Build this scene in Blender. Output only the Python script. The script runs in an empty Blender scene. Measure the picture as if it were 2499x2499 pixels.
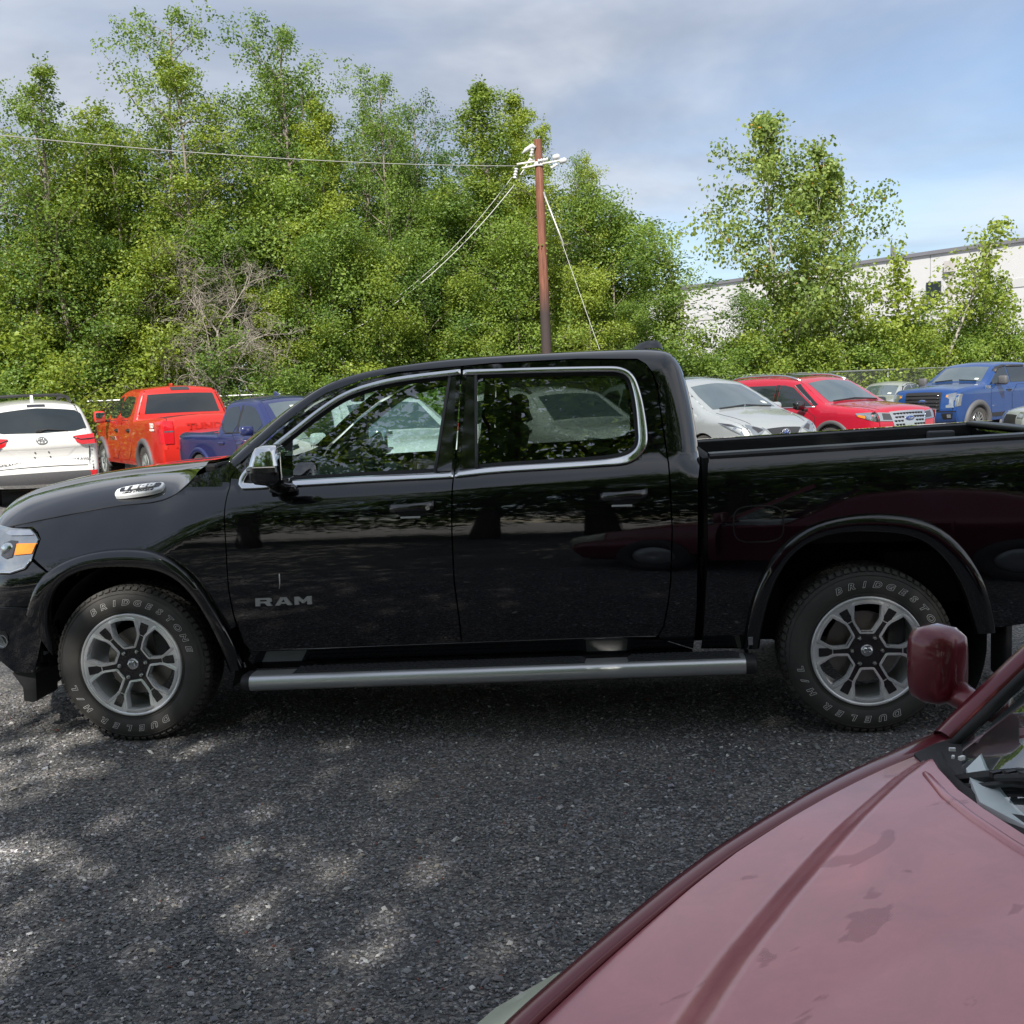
import bpy, bmesh, math, random
import numpy as np
from mathutils import Vector, Matrix, noise as mnoise
from mathutils.geometry import delaunay_2d_cdt

R = math.radians
random.seed(7)
rng = np.random.default_rng(11)
scene = bpy.context.scene
COL = scene.collection

# ------------------------------------------------------------------ camera
cam_data = bpy.data.cameras.new('camera')
cam_data.sensor_width = 36.0
cam_data.lens = 38.12
cam_data.clip_start = 0.05
cam_data.clip_end = 900.0
cam = bpy.data.objects.new('camera', cam_data)
COL.objects.link(cam)
cr = Vector((0.99453, 0.09539, -0.04249)); cu = Vector((0.03154, 0.11350, 0.99304)); cf = Vector((-0.09955, 0.98895, -0.10987))
m = Matrix(((cr.x, cu.x, -cf.x, 2.5159), (cr.y, cu.y, -cf.y, -5.2094), (cr.z, cu.z, -cf.z, 1.7030), (0, 0, 0, 1)))
cam.matrix_world = m
scene.camera = cam

# ------------------------------------------------------------------ sun, sky, exposure
SUN_DIR = Vector((-0.10, -1.0, 0)).normalized()
SUN_EL = 43.0
to_sun = Vector((SUN_DIR.x * math.cos(R(SUN_EL)), SUN_DIR.y * math.cos(R(SUN_EL)), math.sin(R(SUN_EL))))
sd = bpy.data.lights.new('sun', 'SUN')
sd.energy = 4.4
sd.angle = R(0.55)
sd.color = (1.0, 0.95, 0.87)
sun = bpy.data.objects.new('sun', sd)
COL.objects.link(sun)
sun.rotation_euler = to_sun.to_track_quat('Z', 'Y').to_euler()
sun.location = (0, -20, 40)

world = bpy.data.worlds.new('World')
scene.world = world
world.use_nodes = True
nt = world.node_tree
nt.nodes.clear()
N = lambda t, tree=None: (tree or nt).nodes.new(t)
out = N('ShaderNodeOutputWorld'); bg = N('ShaderNodeBackground')
sky = N('ShaderNodeTexSky'); sky.sky_type = 'NISHITA'; sky.sun_disc = False
sky.sun_elevation = R(SUN_EL); sky.sun_rotation = math.atan2(SUN_DIR.x, SUN_DIR.y)
sky.air_density = 0.9; sky.dust_density = 0.25; sky.ozone_density = 2.0
bg.inputs['Strength'].default_value = 0.090
tc = N('ShaderNodeTexCoord'); sep = N('ShaderNodeSeparateXYZ')
nt.links.new(tc.outputs['Generated'], sep.inputs[0])
def wmath(op, a, b=None, clamp=False):
    n = N('ShaderNodeMath'); n.operation = op; n.use_clamp = clamp
    for i, v in enumerate((a, b)):
        if v is None: continue
        if isinstance(v, (int, float)): n.inputs[i].default_value = v
        else: nt.links.new(v, n.inputs[i])
    return n.outputs[0]
zc = wmath('ADD', wmath('MAXIMUM', sep.outputs[2], 0.0), 0.16)
cx = wmath('DIVIDE', sep.outputs[0], zc); cy = wmath('DIVIDE', sep.outputs[1], zc)
comb = N('ShaderNodeCombineXYZ'); nt.links.new(cx, comb.inputs[0]); nt.links.new(cy, comb.inputs[1])
def cloud_layer(scale, loc, lo, hi, detail=7, rough=0.55, stretch=(1, 1, 1)):
    mp = N('ShaderNodeMapping'); mp.inputs['Location'].default_value = loc; mp.inputs['Scale'].default_value = stretch
    nt.links.new(comb.outputs[0], mp.inputs[0])
    nz = N('ShaderNodeTexNoise'); nz.inputs['Scale'].default_value = scale; nz.inputs['Detail'].default_value = detail
    nz.inputs['Roughness'].default_value = rough; nz.inputs['Distortion'].default_value = 0.35
    nt.links.new(mp.outputs[0], nz.inputs['Vector'])
    mr = N('ShaderNodeMapRange'); mr.interpolation_type = 'SMOOTHSTEP'
    mr.inputs['From Min'].default_value = lo; mr.inputs['From Max'].default_value = hi
    nt.links.new(nz.outputs[0], mr.inputs['Value'])
    return mr.outputs[0]
CLOUD_LOC = (-1.21, 5.24, 2.78)
c1 = cloud_layer(0.34, CLOUD_LOC, 0.38, 0.58)
c2 = cloud_layer(0.62, (-2.41, 2.89, 1.4), 0.40, 0.62, detail=6)
colmix = N('ShaderNodeMixRGB'); nt.links.new(c2, colmix.inputs[0])
colmix.inputs[1].default_value = (2.7, 3.05, 3.75, 1)      # shaded grey-blue cloud
colmix.inputs[2].default_value = (5.4, 5.55, 5.8, 1)      # bright cloud
mixs = N('ShaderNodeMixRGB')
nt.links.new(wmath('ADD', wmath('MULTIPLY', c1, 0.74), 0.16), mixs.inputs[0]); nt.links.new(sky.outputs[0], mixs.inputs[1]); nt.links.new(colmix.outputs[0], mixs.inputs[2])
nt.links.new(mixs.outputs[0], bg.inputs[0]); nt.links.new(bg.outputs[0], out.inputs[0])

scene.view_settings.view_transform = 'Standard'
scene.view_settings.look = 'None'
scene.view_settings.exposure = 0.80
scene.view_settings.gamma = 1.0
scene.view_settings.use_curve_mapping = False
scene.cycles.max_bounces = 10
scene.cycles.transparent_max_bounces = 16
scene.cycles.sample_clamp_indirect = 6.0

# ------------------------------------------------------------------ materials
def new_mat(name):
    mt = bpy.data.materials.new(name); mt.use_nodes = True
    t = mt.node_tree; t.nodes.clear()
    o = t.nodes.new('ShaderNodeOutputMaterial')
    return mt, t, o

def principled(name, col, rough=0.5, metal=0.0, coat=0.0, coat_rough=0.03, ior=1.5, noise_scale=0.0, noise_amt=0.0,
               bump=0.0, bump_scale=200.0, rough_var=0.0, emit=None, trans=0.0, alpha=1.0):
    mt, t, o = new_mat(name)
    p = t.nodes.new('ShaderNodeBsdfPrincipled')
    t.links.new(p.outputs[0], o.inputs[0])
    p.inputs['Base Color'].default_value = (*col, 1)
    p.inputs['Roughness'].default_value = rough
    p.inputs['Metallic'].default_value = metal
    p.inputs['IOR'].default_value = ior
    p.inputs['Coat Weight'].default_value = coat
    p.inputs['Coat Roughness'].default_value = coat_rough
    if trans: p.inputs['Transmission Weight'].default_value = trans
    if emit: 
        p.inputs['Emission Color'].default_value = (*emit[:3], 1); p.inputs['Emission Strength'].default_value = emit[3]
    tcn = t.nodes.new('ShaderNodeTexCoord')
    if noise_amt or rough_var:
        nz = t.nodes.new('ShaderNodeTexNoise'); nz.inputs['Scale'].default_value = noise_scale or 8.0
        nz.inputs['Detail'].default_value = 6; nz.inputs['Roughness'].default_value = 0.65
        t.links.new(tcn.outputs['Object'], nz.inputs['Vector'])
        if noise_amt:
            mx = t.nodes.new('ShaderNodeMixRGB'); mx.blend_type = 'MIX'
            a = tuple(max(0, c * (1 - noise_amt)) for c in col); b = tuple(min(1, c * (1 + noise_amt)) for c in col)
            mx.inputs[1].default_value = (*a, 1); mx.inputs[2].default_value = (*b, 1)
            t.links.new(nz.outputs[0], mx.inputs[0]); t.links.new(mx.outputs[0], p.inputs['Base Color'])
        if rough_var:
            mr = t.nodes.new('ShaderNodeMapRange'); mr.inputs['From Min'].default_value = 0.3; mr.inputs['From Max'].default_value = 0.7
            mr.inputs['To Min'].default_value = max(0.0, rough - rough_var); mr.inputs['To Max'].default_value = rough + rough_var
            t.links.new(nz.outputs[0], mr.inputs['Value']); t.links.new(mr.outputs[0], p.inputs['Roughness'])
    if bump:
        nb = t.nodes.new('ShaderNodeTexNoise'); nb.inputs['Scale'].default_value = bump_scale; nb.inputs['Detail'].default_value = 3
        t.links.new(tcn.outputs['Object'], nb.inputs['Vector'])
        bp = t.nodes.new('ShaderNodeBump'); bp.inputs['Strength'].default_value = bump; bp.inputs['Distance'].default_value = 0.01
        t.links.new(nb.outputs[0], bp.inputs['Height']); t.links.new(bp.outputs[0], p.inputs['Normal'])
    return mt

def glass_mat(name, tint, refl_rough=0.0, ior=2.3):
    """a single pane: tinted see-through plus mirror reflection by angle"""
    mt, t, o = new_mat(name)
    tr = t.nodes.new('ShaderNodeBsdfTransparent'); tr.inputs[0].default_value = (*tint, 1)
    gl = t.nodes.new('ShaderNodeBsdfGlossy'); gl.inputs['Roughness'].default_value = refl_rough; gl.inputs[0].default_value = (1, 1, 1, 1)
    geo = t.nodes.new('ShaderNodeNewGeometry')
    io = t.nodes.new('ShaderNodeMapRange'); io.inputs['To Min'].default_value = ior; io.inputs['To Max'].default_value = 1 / ior
    t.links.new(geo.outputs['Backfacing'], io.inputs['Value'])
    fr = t.nodes.new('ShaderNodeFresnel'); t.links.new(io.outputs[0], fr.inputs['IOR'])
    mx = t.nodes.new('ShaderNodeMixShader')
    t.links.new(fr.outputs[0], mx.inputs[0]); t.links.new(tr.outputs[0], mx.inputs[1]); t.links.new(gl.outputs[0], mx.inputs[2])
    t.links.new(mx.outputs[0], o.inputs[0])
    return mt

def paint(name, col, metal=0.0, rough=0.35, coat_rough=0.02, na=0.06):
    return principled(name, col, rough=rough, metal=metal, coat=1.0, coat_rough=coat_rough, noise_scale=3.0, noise_amt=na)

M = {}
M['black_paint'] = principled('black_paint', (0.0030, 0.0032, 0.0050), rough=0.02, ior=1.60, coat=0.8, coat_rough=0.015, noise_scale=2.0, rough_var=0.012, bump=0.10, bump_scale=3.0)
M['black_gloss'] = principled('black_gloss', (0.006, 0.006, 0.007), rough=0.06, ior=1.9, rough_var=0.02, noise_scale=5)
M['black_plastic'] = principled('black_plastic', (0.018, 0.018, 0.020), rough=0.55, noise_scale=30, noise_amt=0.25, bump=0.15, bump_scale=400)
M['grey_plastic'] = principled('grey_plastic', (0.085, 0.085, 0.09), rough=0.6, noise_scale=25, noise_amt=0.2, bump=0.15, bump_scale=300)
M['seal'] = principled('rubber_seal', (0.008, 0.008, 0.009), rough=0.6, noise_scale=20, noise_amt=0.2)
M['dark_void'] = principled('underbody_black', (0.004, 0.004, 0.004), rough=0.9, noise_scale=9, noise_amt=0.4)
M['chrome'] = principled('chrome', (0.86, 0.87, 0.88), rough=0.05, metal=1.0, rough_var=0.03, noise_scale=6)
M['satin_chrome'] = principled('satin_chrome', (0.72, 0.73, 0.74), rough=0.22, metal=1.0, rough_var=0.08, noise_scale=12)
M['alu'] = principled('machined_aluminium', (0.84, 0.85, 0.87), rough=0.30, metal=0.40, rough_var=0.06, noise_scale=18)
M['polished'] = principled('polished_aluminium', (0.90, 0.91, 0.93), rough=0.20, metal=0.50, rough_var=0.04, noise_scale=18)
M['wheel_dark'] = principled('wheel_dark_paint', (0.022, 0.020, 0.023), rough=0.25, coat=0.5, noise_scale=14, noise_amt=0.2)
M['wheel_barrel'] = principled('wheel_barrel_paint', (0.05, 0.05, 0.052), rough=0.5, metal=0.5, noise_scale=14, noise_amt=0.3)
M['tyre'] = principled('tyre_rubber', (0.062, 0.059, 0.056), rough=0.72, noise_scale=9, noise_amt=0.35, bump=0.12, bump_scale=260)
M['letter_white'] = principled('tyre_letter_white', (0.88, 0.87, 0.83), rough=0.7, noise_scale=30, noise_amt=0.25)
M['brake'] = principled('brake_disc_steel', (0.30, 0.28, 0.26), rough=0.4, metal=0.9, noise_scale=30, noise_amt=0.3)
M['glass_clear'] = glass_mat('glass_front_tint', (0.60, 0.74, 0.72))
M['glass_dark'] = glass_mat('glass_privacy_tint', (0.27, 0.32, 0.30))
M['glass_mid'] = glass_mat('glass_car_tint', (0.34, 0.42, 0.42))
M['interior_dark'] = principled('interior_dark', (0.02, 0.02, 0.022), rough=0.7, noise_scale=30, noise_amt=0.3)
M['interior_tan'] = principled('interior_tan', (0.11, 0.06, 0.035), rough=0.7, noise_scale=30, noise_amt=0.2)
M['interior_grey'] = principled('interior_grey', (0.30, 0.31, 0.30), rough=0.7, noise_scale=30, noise_amt=0.15)
M['lamp_clear'] = principled('lamp_clear_lens', (0.46, 0.49, 0.51), rough=0.05, metal=0.85, rough_var=0.04, noise_scale=40, noise_amt=0.15)
M['lamp_amber'] = principled('lamp_amber_lens', (0.80, 0.24, 0.02), rough=0.12, coat=1.0, noise_scale=50, noise_amt=0.25)
M['lamp_red'] = principled('lamp_red_lens', (0.52, 0.012, 0.018), rough=0.10, coat=1.0, noise_scale=40, noise_amt=0.25)
M['lamp_dark'] = principled('lamp_dark_housing', (0.03, 0.03, 0.034), rough=0.15, coat=1.0, noise_scale=40, noise_amt=0.4)
M['mirror_glass'] = principled('mirror_glass', (0.85, 0.9, 0.9), rough=0.02, metal=1.0, rough_var=0.01, noise_scale=5)
M['white_paint'] = paint('white_pearl_paint', (0.66, 0.65, 0.63))
M['orange_red_paint'] = paint('orange_red_paint', (0.52, 0.020, 0.012))
M['dark_blue_paint'] = paint('dark_blue_metallic', (0.013, 0.021, 0.100), metal=0.25)
M['silver_paint'] = paint('silver_metallic', (0.42, 0.45, 0.455), metal=0.50, rough=0.42)
M['crimson_paint'] = paint('crimson_metallic', (0.42, 0.008, 0.028), metal=0.15)
M['blue_paint'] = paint('bright_blue_metallic', (0.009, 0.055, 0.215), metal=0.3)
M['charcoal_paint'] = paint('charcoal_metallic', (0.06, 0.065, 0.07), metal=0.4)
M['sticker'] = principled('paper_sticker', (0.72, 0.76, 0.70), rough=0.6, noise_scale=40, noise_amt=0.1)
M['emblem_blue'] = principled('emblem_blue', (0.01, 0.04, 0.20), rough=0.15, coat=1.0, noise_scale=30, noise_amt=0.15)
M['letter_steel'] = principled('letter_steel', (.50, .51, .53), rough=.28, metal=.65, noise_scale=20, noise_amt=.08)
M['step_pad'] = principled('step_pad_rubber', (0.028, 0.03, 0.033), rough=0.62, noise_scale=60, noise_amt=0.3, bump=0.5, bump_scale=90)
M['step_steel'] = principled('brushed_steel', (0.66, 0.67, 0.68), rough=0.30, metal=0.80, rough_var=0.03, noise_scale=5)
M['liner'] = principled('bed_liner', (0.012, 0.012, 0.013), rough=0.75, noise_scale=60, noise_amt=0.4, bump=0.4, bump_scale=220)
# ------------------------------------------------------------------ object helpers
def link(o, parent=None):
    COL.objects.link(o)
    if parent is not None: o.parent = parent
    return o

def thing(name, label, cat, loc=(0, 0, 0), rz=0.0, group=None):
    o = bpy.data.objects.new(name, None); o.empty_display_size = 0.3
    COL.objects.link(o); o.location = loc; o.rotation_euler = (0, 0, rz)
    o['label'] = label; o['category'] = cat
    if group: o['group'] = group
    return o

def tag(o, label=None, cat=None, group=None, kind=None):
    for k, v in (('label', label), ('category', cat), ('group', group), ('kind', kind)):
        if v: o[k] = v
    return o

def mk(name, V, F, mats, parent=None, smooth=True, fm=None, nrm=None, data=None):
    """one mesh object from vertex and face lists"""
    if not isinstance(mats, (list, tuple)): mats = [mats]
    me = bpy.data.meshes.new(name)
    V = np.asarray(V, float)
    me.from_pydata([tuple(v) for v in V.tolist()], [], [tuple(int(i) for i in f) for f in F])
    for mt in mats: me.materials.append(M[mt] if isinstance(mt, str) else mt)
    if fm is not None: me.polygons.foreach_set('material_index', np.asarray(fm, np.int32))
    if smooth: me.polygons.foreach_set('use_smooth', [True] * len(me.polygons))
    me.update()
    if nrm is not None: me.normals_split_custom_set_from_vertices([tuple(n) for n in np.asarray(nrm).tolist()])
    LAST[0] = me
    return link(bpy.data.objects.new(name, me), parent)
LAST = [None]

class MB:
    """collects simple solids for one mesh"""
    def __init__(self): self.V = []; self.F = []; self.m = []
    def add(self, V, F, mi=0):
        b = len(self.V); self.V += [tuple(map(float, v)) for v in V]; self.F += [tuple(i + b for i in f) for f in F]; self.m += [mi] * len(F)
        return self
    def box(self, c, s, mi=0, rot=None, bev=0.0):
        bm = bmesh.new(); bmesh.ops.create_cube(bm, size=1.0)
        for v in bm.verts: v.co = Vector((v.co.x * s[0], v.co.y * s[1], v.co.z * s[2]))
        if bev: bmesh.ops.bevel(bm, geom=list(bm.edges), offset=bev, segments=2, affect='EDGES', profile=0.5)
        Mx = Matrix.Translation(Vector(c)) @ (rot.to_4x4() if rot is not None else Matrix())
        bm.verts.ensure_lookup_table(); bm.verts.index_update()
        self.add([tuple(Mx @ v.co) for v in bm.verts], [[v.index for v in f.verts] for f in bm.faces], mi); bm.free()
        return self
    def tube(self, pts, r, seg=8, mi=0, caps=True):
        pts = [Vector(p) for p in pts]; n = len(pts)
        rr = r if hasattr(r, '__len__') else [r] * n
        V = []; F = []
        t0 = (pts[1] - pts[0]).normalized(); up = Vector((0, 0, 1)) if abs(t0.z) < .9 else Vector((1, 0, 0))
        a = t0.cross(up).normalized()
        for i in range(n):
            t = (pts[min(i + 1, n - 1)] - pts[max(i - 1, 0)]).normalized()
            a = (a - t * a.dot(t)).normalized(); b = t.cross(a)
            for k in range(seg):
                th = 2 * math.pi * k / seg
                V.append(pts[i] + (a * math.cos(th) + b * math.sin(th)) * rr[i])
        for i in range(n - 1):
            for k in range(seg):
                k2 = (k + 1) % seg
                F.append((i * seg + k, i * seg + k2, (i + 1) * seg + k2, (i + 1) * seg + k))
        if caps:
            F.append(tuple(range(seg))[::-1]); F.append(tuple((n - 1) * seg + k for k in range(seg)))
        return self.add(V, F, mi)
    def lathe(self, prof, seg=48, c=(0, 0, 0), axis='y', mi=0, a0=0, a1=2 * math.pi, flip=False):
        """prof: (radius, offset along axis)"""
        full = abs(a1 - a0 - 2 * math.pi) < 1e-6
        ns = seg if full else seg + 1; V = []; F = []; n = len(prof)
        for k in range(ns):
            th = a0 + (a1 - a0) * k / seg; ct, st = math.cos(th), math.sin(th)
            for r, h in prof:
                if axis == 'y': V.append((c[0] + r * ct, c[1] + h, c[2] + r * st))
                elif axis == 'z': V.append((c[0] + r * ct, c[1] + r * st, c[2] + h))
                else: V.append((c[0] + h, c[1] + r * ct, c[2] + r * st))
        for k in range(seg):
            k2 = (k + 1) % ns
            for i in range(n - 1):
                f = (k * n + i, k * n + i + 1, k2 * n + i + 1, k2 * n + i)
                F.append(f[::-1] if flip else f)
        return self.add(V, F, mi)
    def prism(self, poly, y0, y1, mi=0, plane='xz'):
        n = len(poly)
        mp = (lambda a, b, h: (a, h, b)) if plane == 'xz' else ((lambda a, b, h: (a, b, h)) if plane == 'xy' else (lambda a, b, h: (h, a, b)))
        V = [mp(a, b, y0) for a, b in poly] + [mp(a, b, y1) for a, b in poly]
        F = [tuple(range(n)), tuple(range(2 * n - 1, n - 1, -1))] + [(i, i + n, (i + 1) % n + n, (i + 1) % n) for i in range(n)]
        return self.add(V, F, mi)
    def build(self, name, mats, parent=None, smooth=False, recalc=True, angle=None):
        o = mk(name, self.V, self.F, mats, parent, smooth=smooth, fm=self.m)
        if recalc:
            bm = bmesh.new(); bm.from_mesh(o.data); bmesh.ops.recalc_face_normals(bm, faces=bm.faces); bm.to_mesh(o.data); bm.free()
        if angle: o.data.set_sharp_from_angle(angle=R(angle))
        return o

# ------------------------------------------------------------------ planar polygon tools
def resample(P, sp, closed=True):
    P = np.asarray(P, float); Q = []
    n = len(P)
    for i in range(n if closed else n - 1):
        a, b = P[i], P[(i + 1) % n]; k = max(1, int(math.ceil(np.linalg.norm(b - a) / sp)))
        for j in range(k): Q.append(a + (b - a) * j / k)
    if not closed: Q.append(P[-1])
    return np.array(Q)

def chaikin(P, it=2, closed=True):
    P = np.asarray(P, float)
    for _ in range(it):
        if closed:
            Nx = np.roll(P, -1, 0); P = np.stack([P * .75 + Nx * .25, P * .25 + Nx * .75], 1).reshape(-1, P.shape[1])
        else:
            a, b = P[:-1], P[1:]; Q = np.stack([a * .75 + b * .25, a * .25 + b * .75], 1).reshape(-1, P.shape[1])
            P = np.vstack([P[:1], Q[1:-1], P[-1:]])
    return P

def inside(P, pts):
    P = np.asarray(P); x, y = pts[:, 0], pts[:, 1]; r = np.zeros(len(pts), bool)
    j = len(P) - 1
    for i in range(len(P)):
        xi, yi = P[i]; xj, yj = P[j]
        c = ((yi > y) != (yj > y)) & (x < (xj - xi) * (y - yi) / (yj - yi + 1e-12) + xi)
        r ^= c; j = i
    return r

def dist_to(P, pts, closed=True):
    P = np.asarray(P); n = len(P); d = np.full(len(pts), 1e9)
    for i in range(n if closed else n - 1):
        a = P[i]; b = P[(i + 1) % n]; ab = b - a
        t = np.clip(((pts - a) @ ab) / (ab @ ab + 1e-12), 0, 1)
        d = np.minimum(d, np.linalg.norm(pts - (a + t[:, None] * ab), axis=1))
    return d

def area2(P):
    P = np.asarray(P); return 0.5 * np.sum(P[:, 0] * np.roll(P[:, 1], -1) - np.roll(P[:, 0], -1) * P[:, 1])

def triangulate(outer, holes=(), sp=0.05, extra=None, osp=None, grid=True):
    """points and triangles (counter-clockwise) of a polygon with holes, filled with a regular grid"""
    outs = [resample(p, osp or sp) for p in [outer, *holes]]
    pts = []; edges = []
    for o in outs:
        b = len(pts); n = len(o); pts += o.tolist(); edges += [(b + i, b + (i + 1) % n) for i in range(n)]
    nb = len(pts)
    O = np.asarray(outer, float)
    if grid:
        lo, hi = O.min(0), O.max(0)
        gx, gy = np.meshgrid(np.arange(lo[0] + sp * .5, hi[0], sp), np.arange(lo[1] + sp * .5, hi[1], sp))
        g = np.stack([gx.ravel(), gy.ravel()], 1)
        if extra is not None and len(extra): g = np.vstack([g, extra])
        if len(g):
            k = inside(O, g)
            for h in holes: k &= ~inside(h, g)
            g = g[k]
            if len(g):
                d = dist_to(O, g)
                for h in holes: d = np.minimum(d, dist_to(np.asarray(h, float), g))
                g = g[d > min(sp * .35, 0.4 * sp if extra is None else 0.0015)]
                pts += g.tolist()
    r = delaunay_2d_cdt([Vector(p) for p in pts], edges, [], 0, 1e-6)
    V = np.array([tuple(v) for v in r[0]]); F = np.array([f for f in r[2] if len(f) == 3])
    c = V[F].mean(1); k = inside(O, c)
    for h in holes: k &= ~inside(np.asarray(h, float), c)
    F = F[k]
    a = V[F[:, 1]] - V[F[:, 0]]; b = V[F[:, 2]] - V[F[:, 0]]
    cr_ = a[:, 0] * b[:, 1] - a[:, 1] * b[:, 0]
    F = F[np.abs(cr_) > 1e-10]; cr_ = cr_[np.abs(cr_) > 1e-10]
    F[cr_ < 0] = F[cr_ < 0][:, ::-1]
    return V, F, outs

def skin(name, outer, fy, mats, parent, holes=(), sp=0.05, off=0.0, flange=0.02, side=-1, extra=None, mirror_at=None, osp=None):
    """a sheet over the (x, z) polygon on the surface y = fy(x, z); side -1 faces -y.  Exact normals; the rim is turned inward."""
    V2, F, outs = triangulate(outer, holes, sp, extra, osp)
    x, z = V2[:, 0], V2[:, 1]; e = 1e-3
    y = fy(x, z) + off * (1 if side > 0 else -1)
    gx = (fy(x + e, z) - fy(x - e, z)) / (2 * e); gz = (fy(x, z + e) - fy(x, z - e)) / (2 * e)
    gx = np.clip(gx, -6, 6); gz = np.clip(gz, -6, 6)
    n = np.stack([gx, -np.ones_like(gx), gz], 1)
    if side > 0: n = -n; F = F[:, ::-1]
    n /= np.linalg.norm(n, axis=1)[:, None]
    V = np.stack([x, y, z], 1); Fl = F.tolist(); Nn = n.tolist(); Vl = V.tolist()
    if flange:
        for hi, o in enumerate(outs):
            o = np.asarray(o); m_ = len(o); ccw = area2(o) > 0
            yy = fy(o[:, 0], o[:, 1]) + off * (1 if side > 0 else -1)
            tdir = np.roll(o, -1, 0) - np.roll(o, 1, 0); tdir /= np.linalg.norm(tdir, axis=1)[:, None] + 1e-9
            on = np.stack([tdir[:, 1], -tdir[:, 0]], 1) * (1 if ccw else -1) * (1 if hi == 0 else -1)
            b = len(Vl); s = -side * flange
            for i in range(m_):
                Vl.append([o[i, 0], yy[i], o[i, 1]]); Nn.append([on[i, 0], 0.3 * side, on[i, 1]])
            for i in range(m_):
                Vl.append([o[i, 0] - on[i, 0] * .002, yy[i] + s, o[i, 1] - on[i, 1] * .002]); Nn.append([on[i, 0], 0, on[i, 1]])
            flip = (ccw != (hi == 0)) != (side > 0)
            for i in range(m_):
                j = (i + 1) % m_; f = [b + i, b + m_ + i, b + m_ + j, b + j]
                Fl.append(f[::-1] if flip else f)
    Nn = np.array(Nn); Nn /= np.linalg.norm(Nn, axis=1)[:, None]
    V = np.array(Vl)
    o1 = mk(name, V, Fl, mats, parent, nrm=Nn)
    if mirror_at is not None:
        V2m = V.copy(); V2m[:, 1] = 2 * mirror_at - V2m[:, 1]; Nm = Nn.copy(); Nm[:, 1] *= -1
        mk(name, V2m, [f[::-1] for f in Fl], mats, parent, nrm=Nm)
    return o1

def path_strip(name, path, fy, w, h, mats, parent, side=-1, closed=False, prof=None, mirror_at=None):
    """a moulding that follows a path on the body side; w wide, h proud"""
    P = np.asarray(path, float); n = len(P)
    t = (np.roll(P, -1, 0) - np.roll(P, 1, 0)) if closed else np.gradient(P, axis=0)
    t /= np.linalg.norm(t, axis=1)[:, None] + 1e-9
    nn = np.stack([-t[:, 1], t[:, 0]], 1)
    ww = w if hasattr(w, '__len__') else np.full(n, w)
    prof = prof or [(-.5, -0.3), (-.48, .55), (-.3, .95), (0, 1.0), (.3, .95), (.48, .55), (.5, -0.3)]
    V = []; F = []; k = len(prof)
    for i in range(n):
        for a, b in prof:
            q = P[i] + nn[i] * a * ww[i]; V.append((q[0], float(fy(q[0], q[1])) + side * b * h, q[1]))
    for i in range(n if closed else n - 1):
        j = (i + 1) % n
        for c in range(k - 1): F.append((i * k + c, i * k + c + 1, j * k + c + 1, j * k + c))
    if not closed: F += [tuple(range(k)), tuple((n - 1) * k + c for c in range(k))[::-1]]
    mb = MB(); mb.add(V, F); o = mb.build(name, mats, parent, smooth=True)
    if mirror_at is not None:
        mb2 = MB(); mb2.add([(a, 2 * mirror_at - b, c) for a, b, c in V], F); mb2.build(name, mats, parent, smooth=True)
    return o

def text_mesh(body, size=1.0, extrude=0.0, bevel=0.0, outline=False, shear=0.0, offset=0.0, sx=1.0):
    """vertices and faces of a line of lettering, centred, in the xy plane"""
    cu_ = bpy.data.curves.new('lettering', 'FONT'); cu_.body = body; cu_.size = size; cu_.align_x = 'CENTER'; cu_.align_y = 'CENTER'
    cu_.extrude = extrude; cu_.bevel_depth = bevel; cu_.shear = shear; cu_.offset = offset; cu_.resolution_u = 3; cu_.bevel_resolution = 0
    if outline: cu_.fill_mode = 'NONE'
    o = bpy.data.objects.new('lettering', cu_); COL.objects.link(o)
    dg = bpy.context.evaluated_depsgraph_get(); ev = o.evaluated_get(dg); me = ev.to_mesh()
    V = np.array([tuple(v.co) for v in me.vertices]); F = [tuple(p.vertices) for p in me.polygons]
    ev.to_mesh_clear(); bpy.data.objects.remove(o); bpy.data.curves.remove(cu_)
    if len(V): V[:, 0] *= sx
    return V, F

def put_text(mb, body, size, origin, right, up, mi=0, **kw):
    V, F = text_mesh(body, size, **kw)
    o = Vector(origin); r = Vector(right).normalized(); u = Vector(up).normalized(); n = r.cross(u)
    mb.add([tuple(o + r * v[0] + u * v[1] + n * v[2]) for v in V], F, mi)

def ring_tube(mb, c, rx, rz, r, right, up, seg=24, mi=0):
    c = Vector(c); right = Vector(right).normalized(); up = Vector(up).normalized()
    P = [c + right * rx * math.cos(2 * math.pi * i / seg) + up * rz * math.sin(2 * math.pi * i / seg) for i in range(seg + 1)]
    mb.tube(P, r, 5, mi, caps=False)

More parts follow.
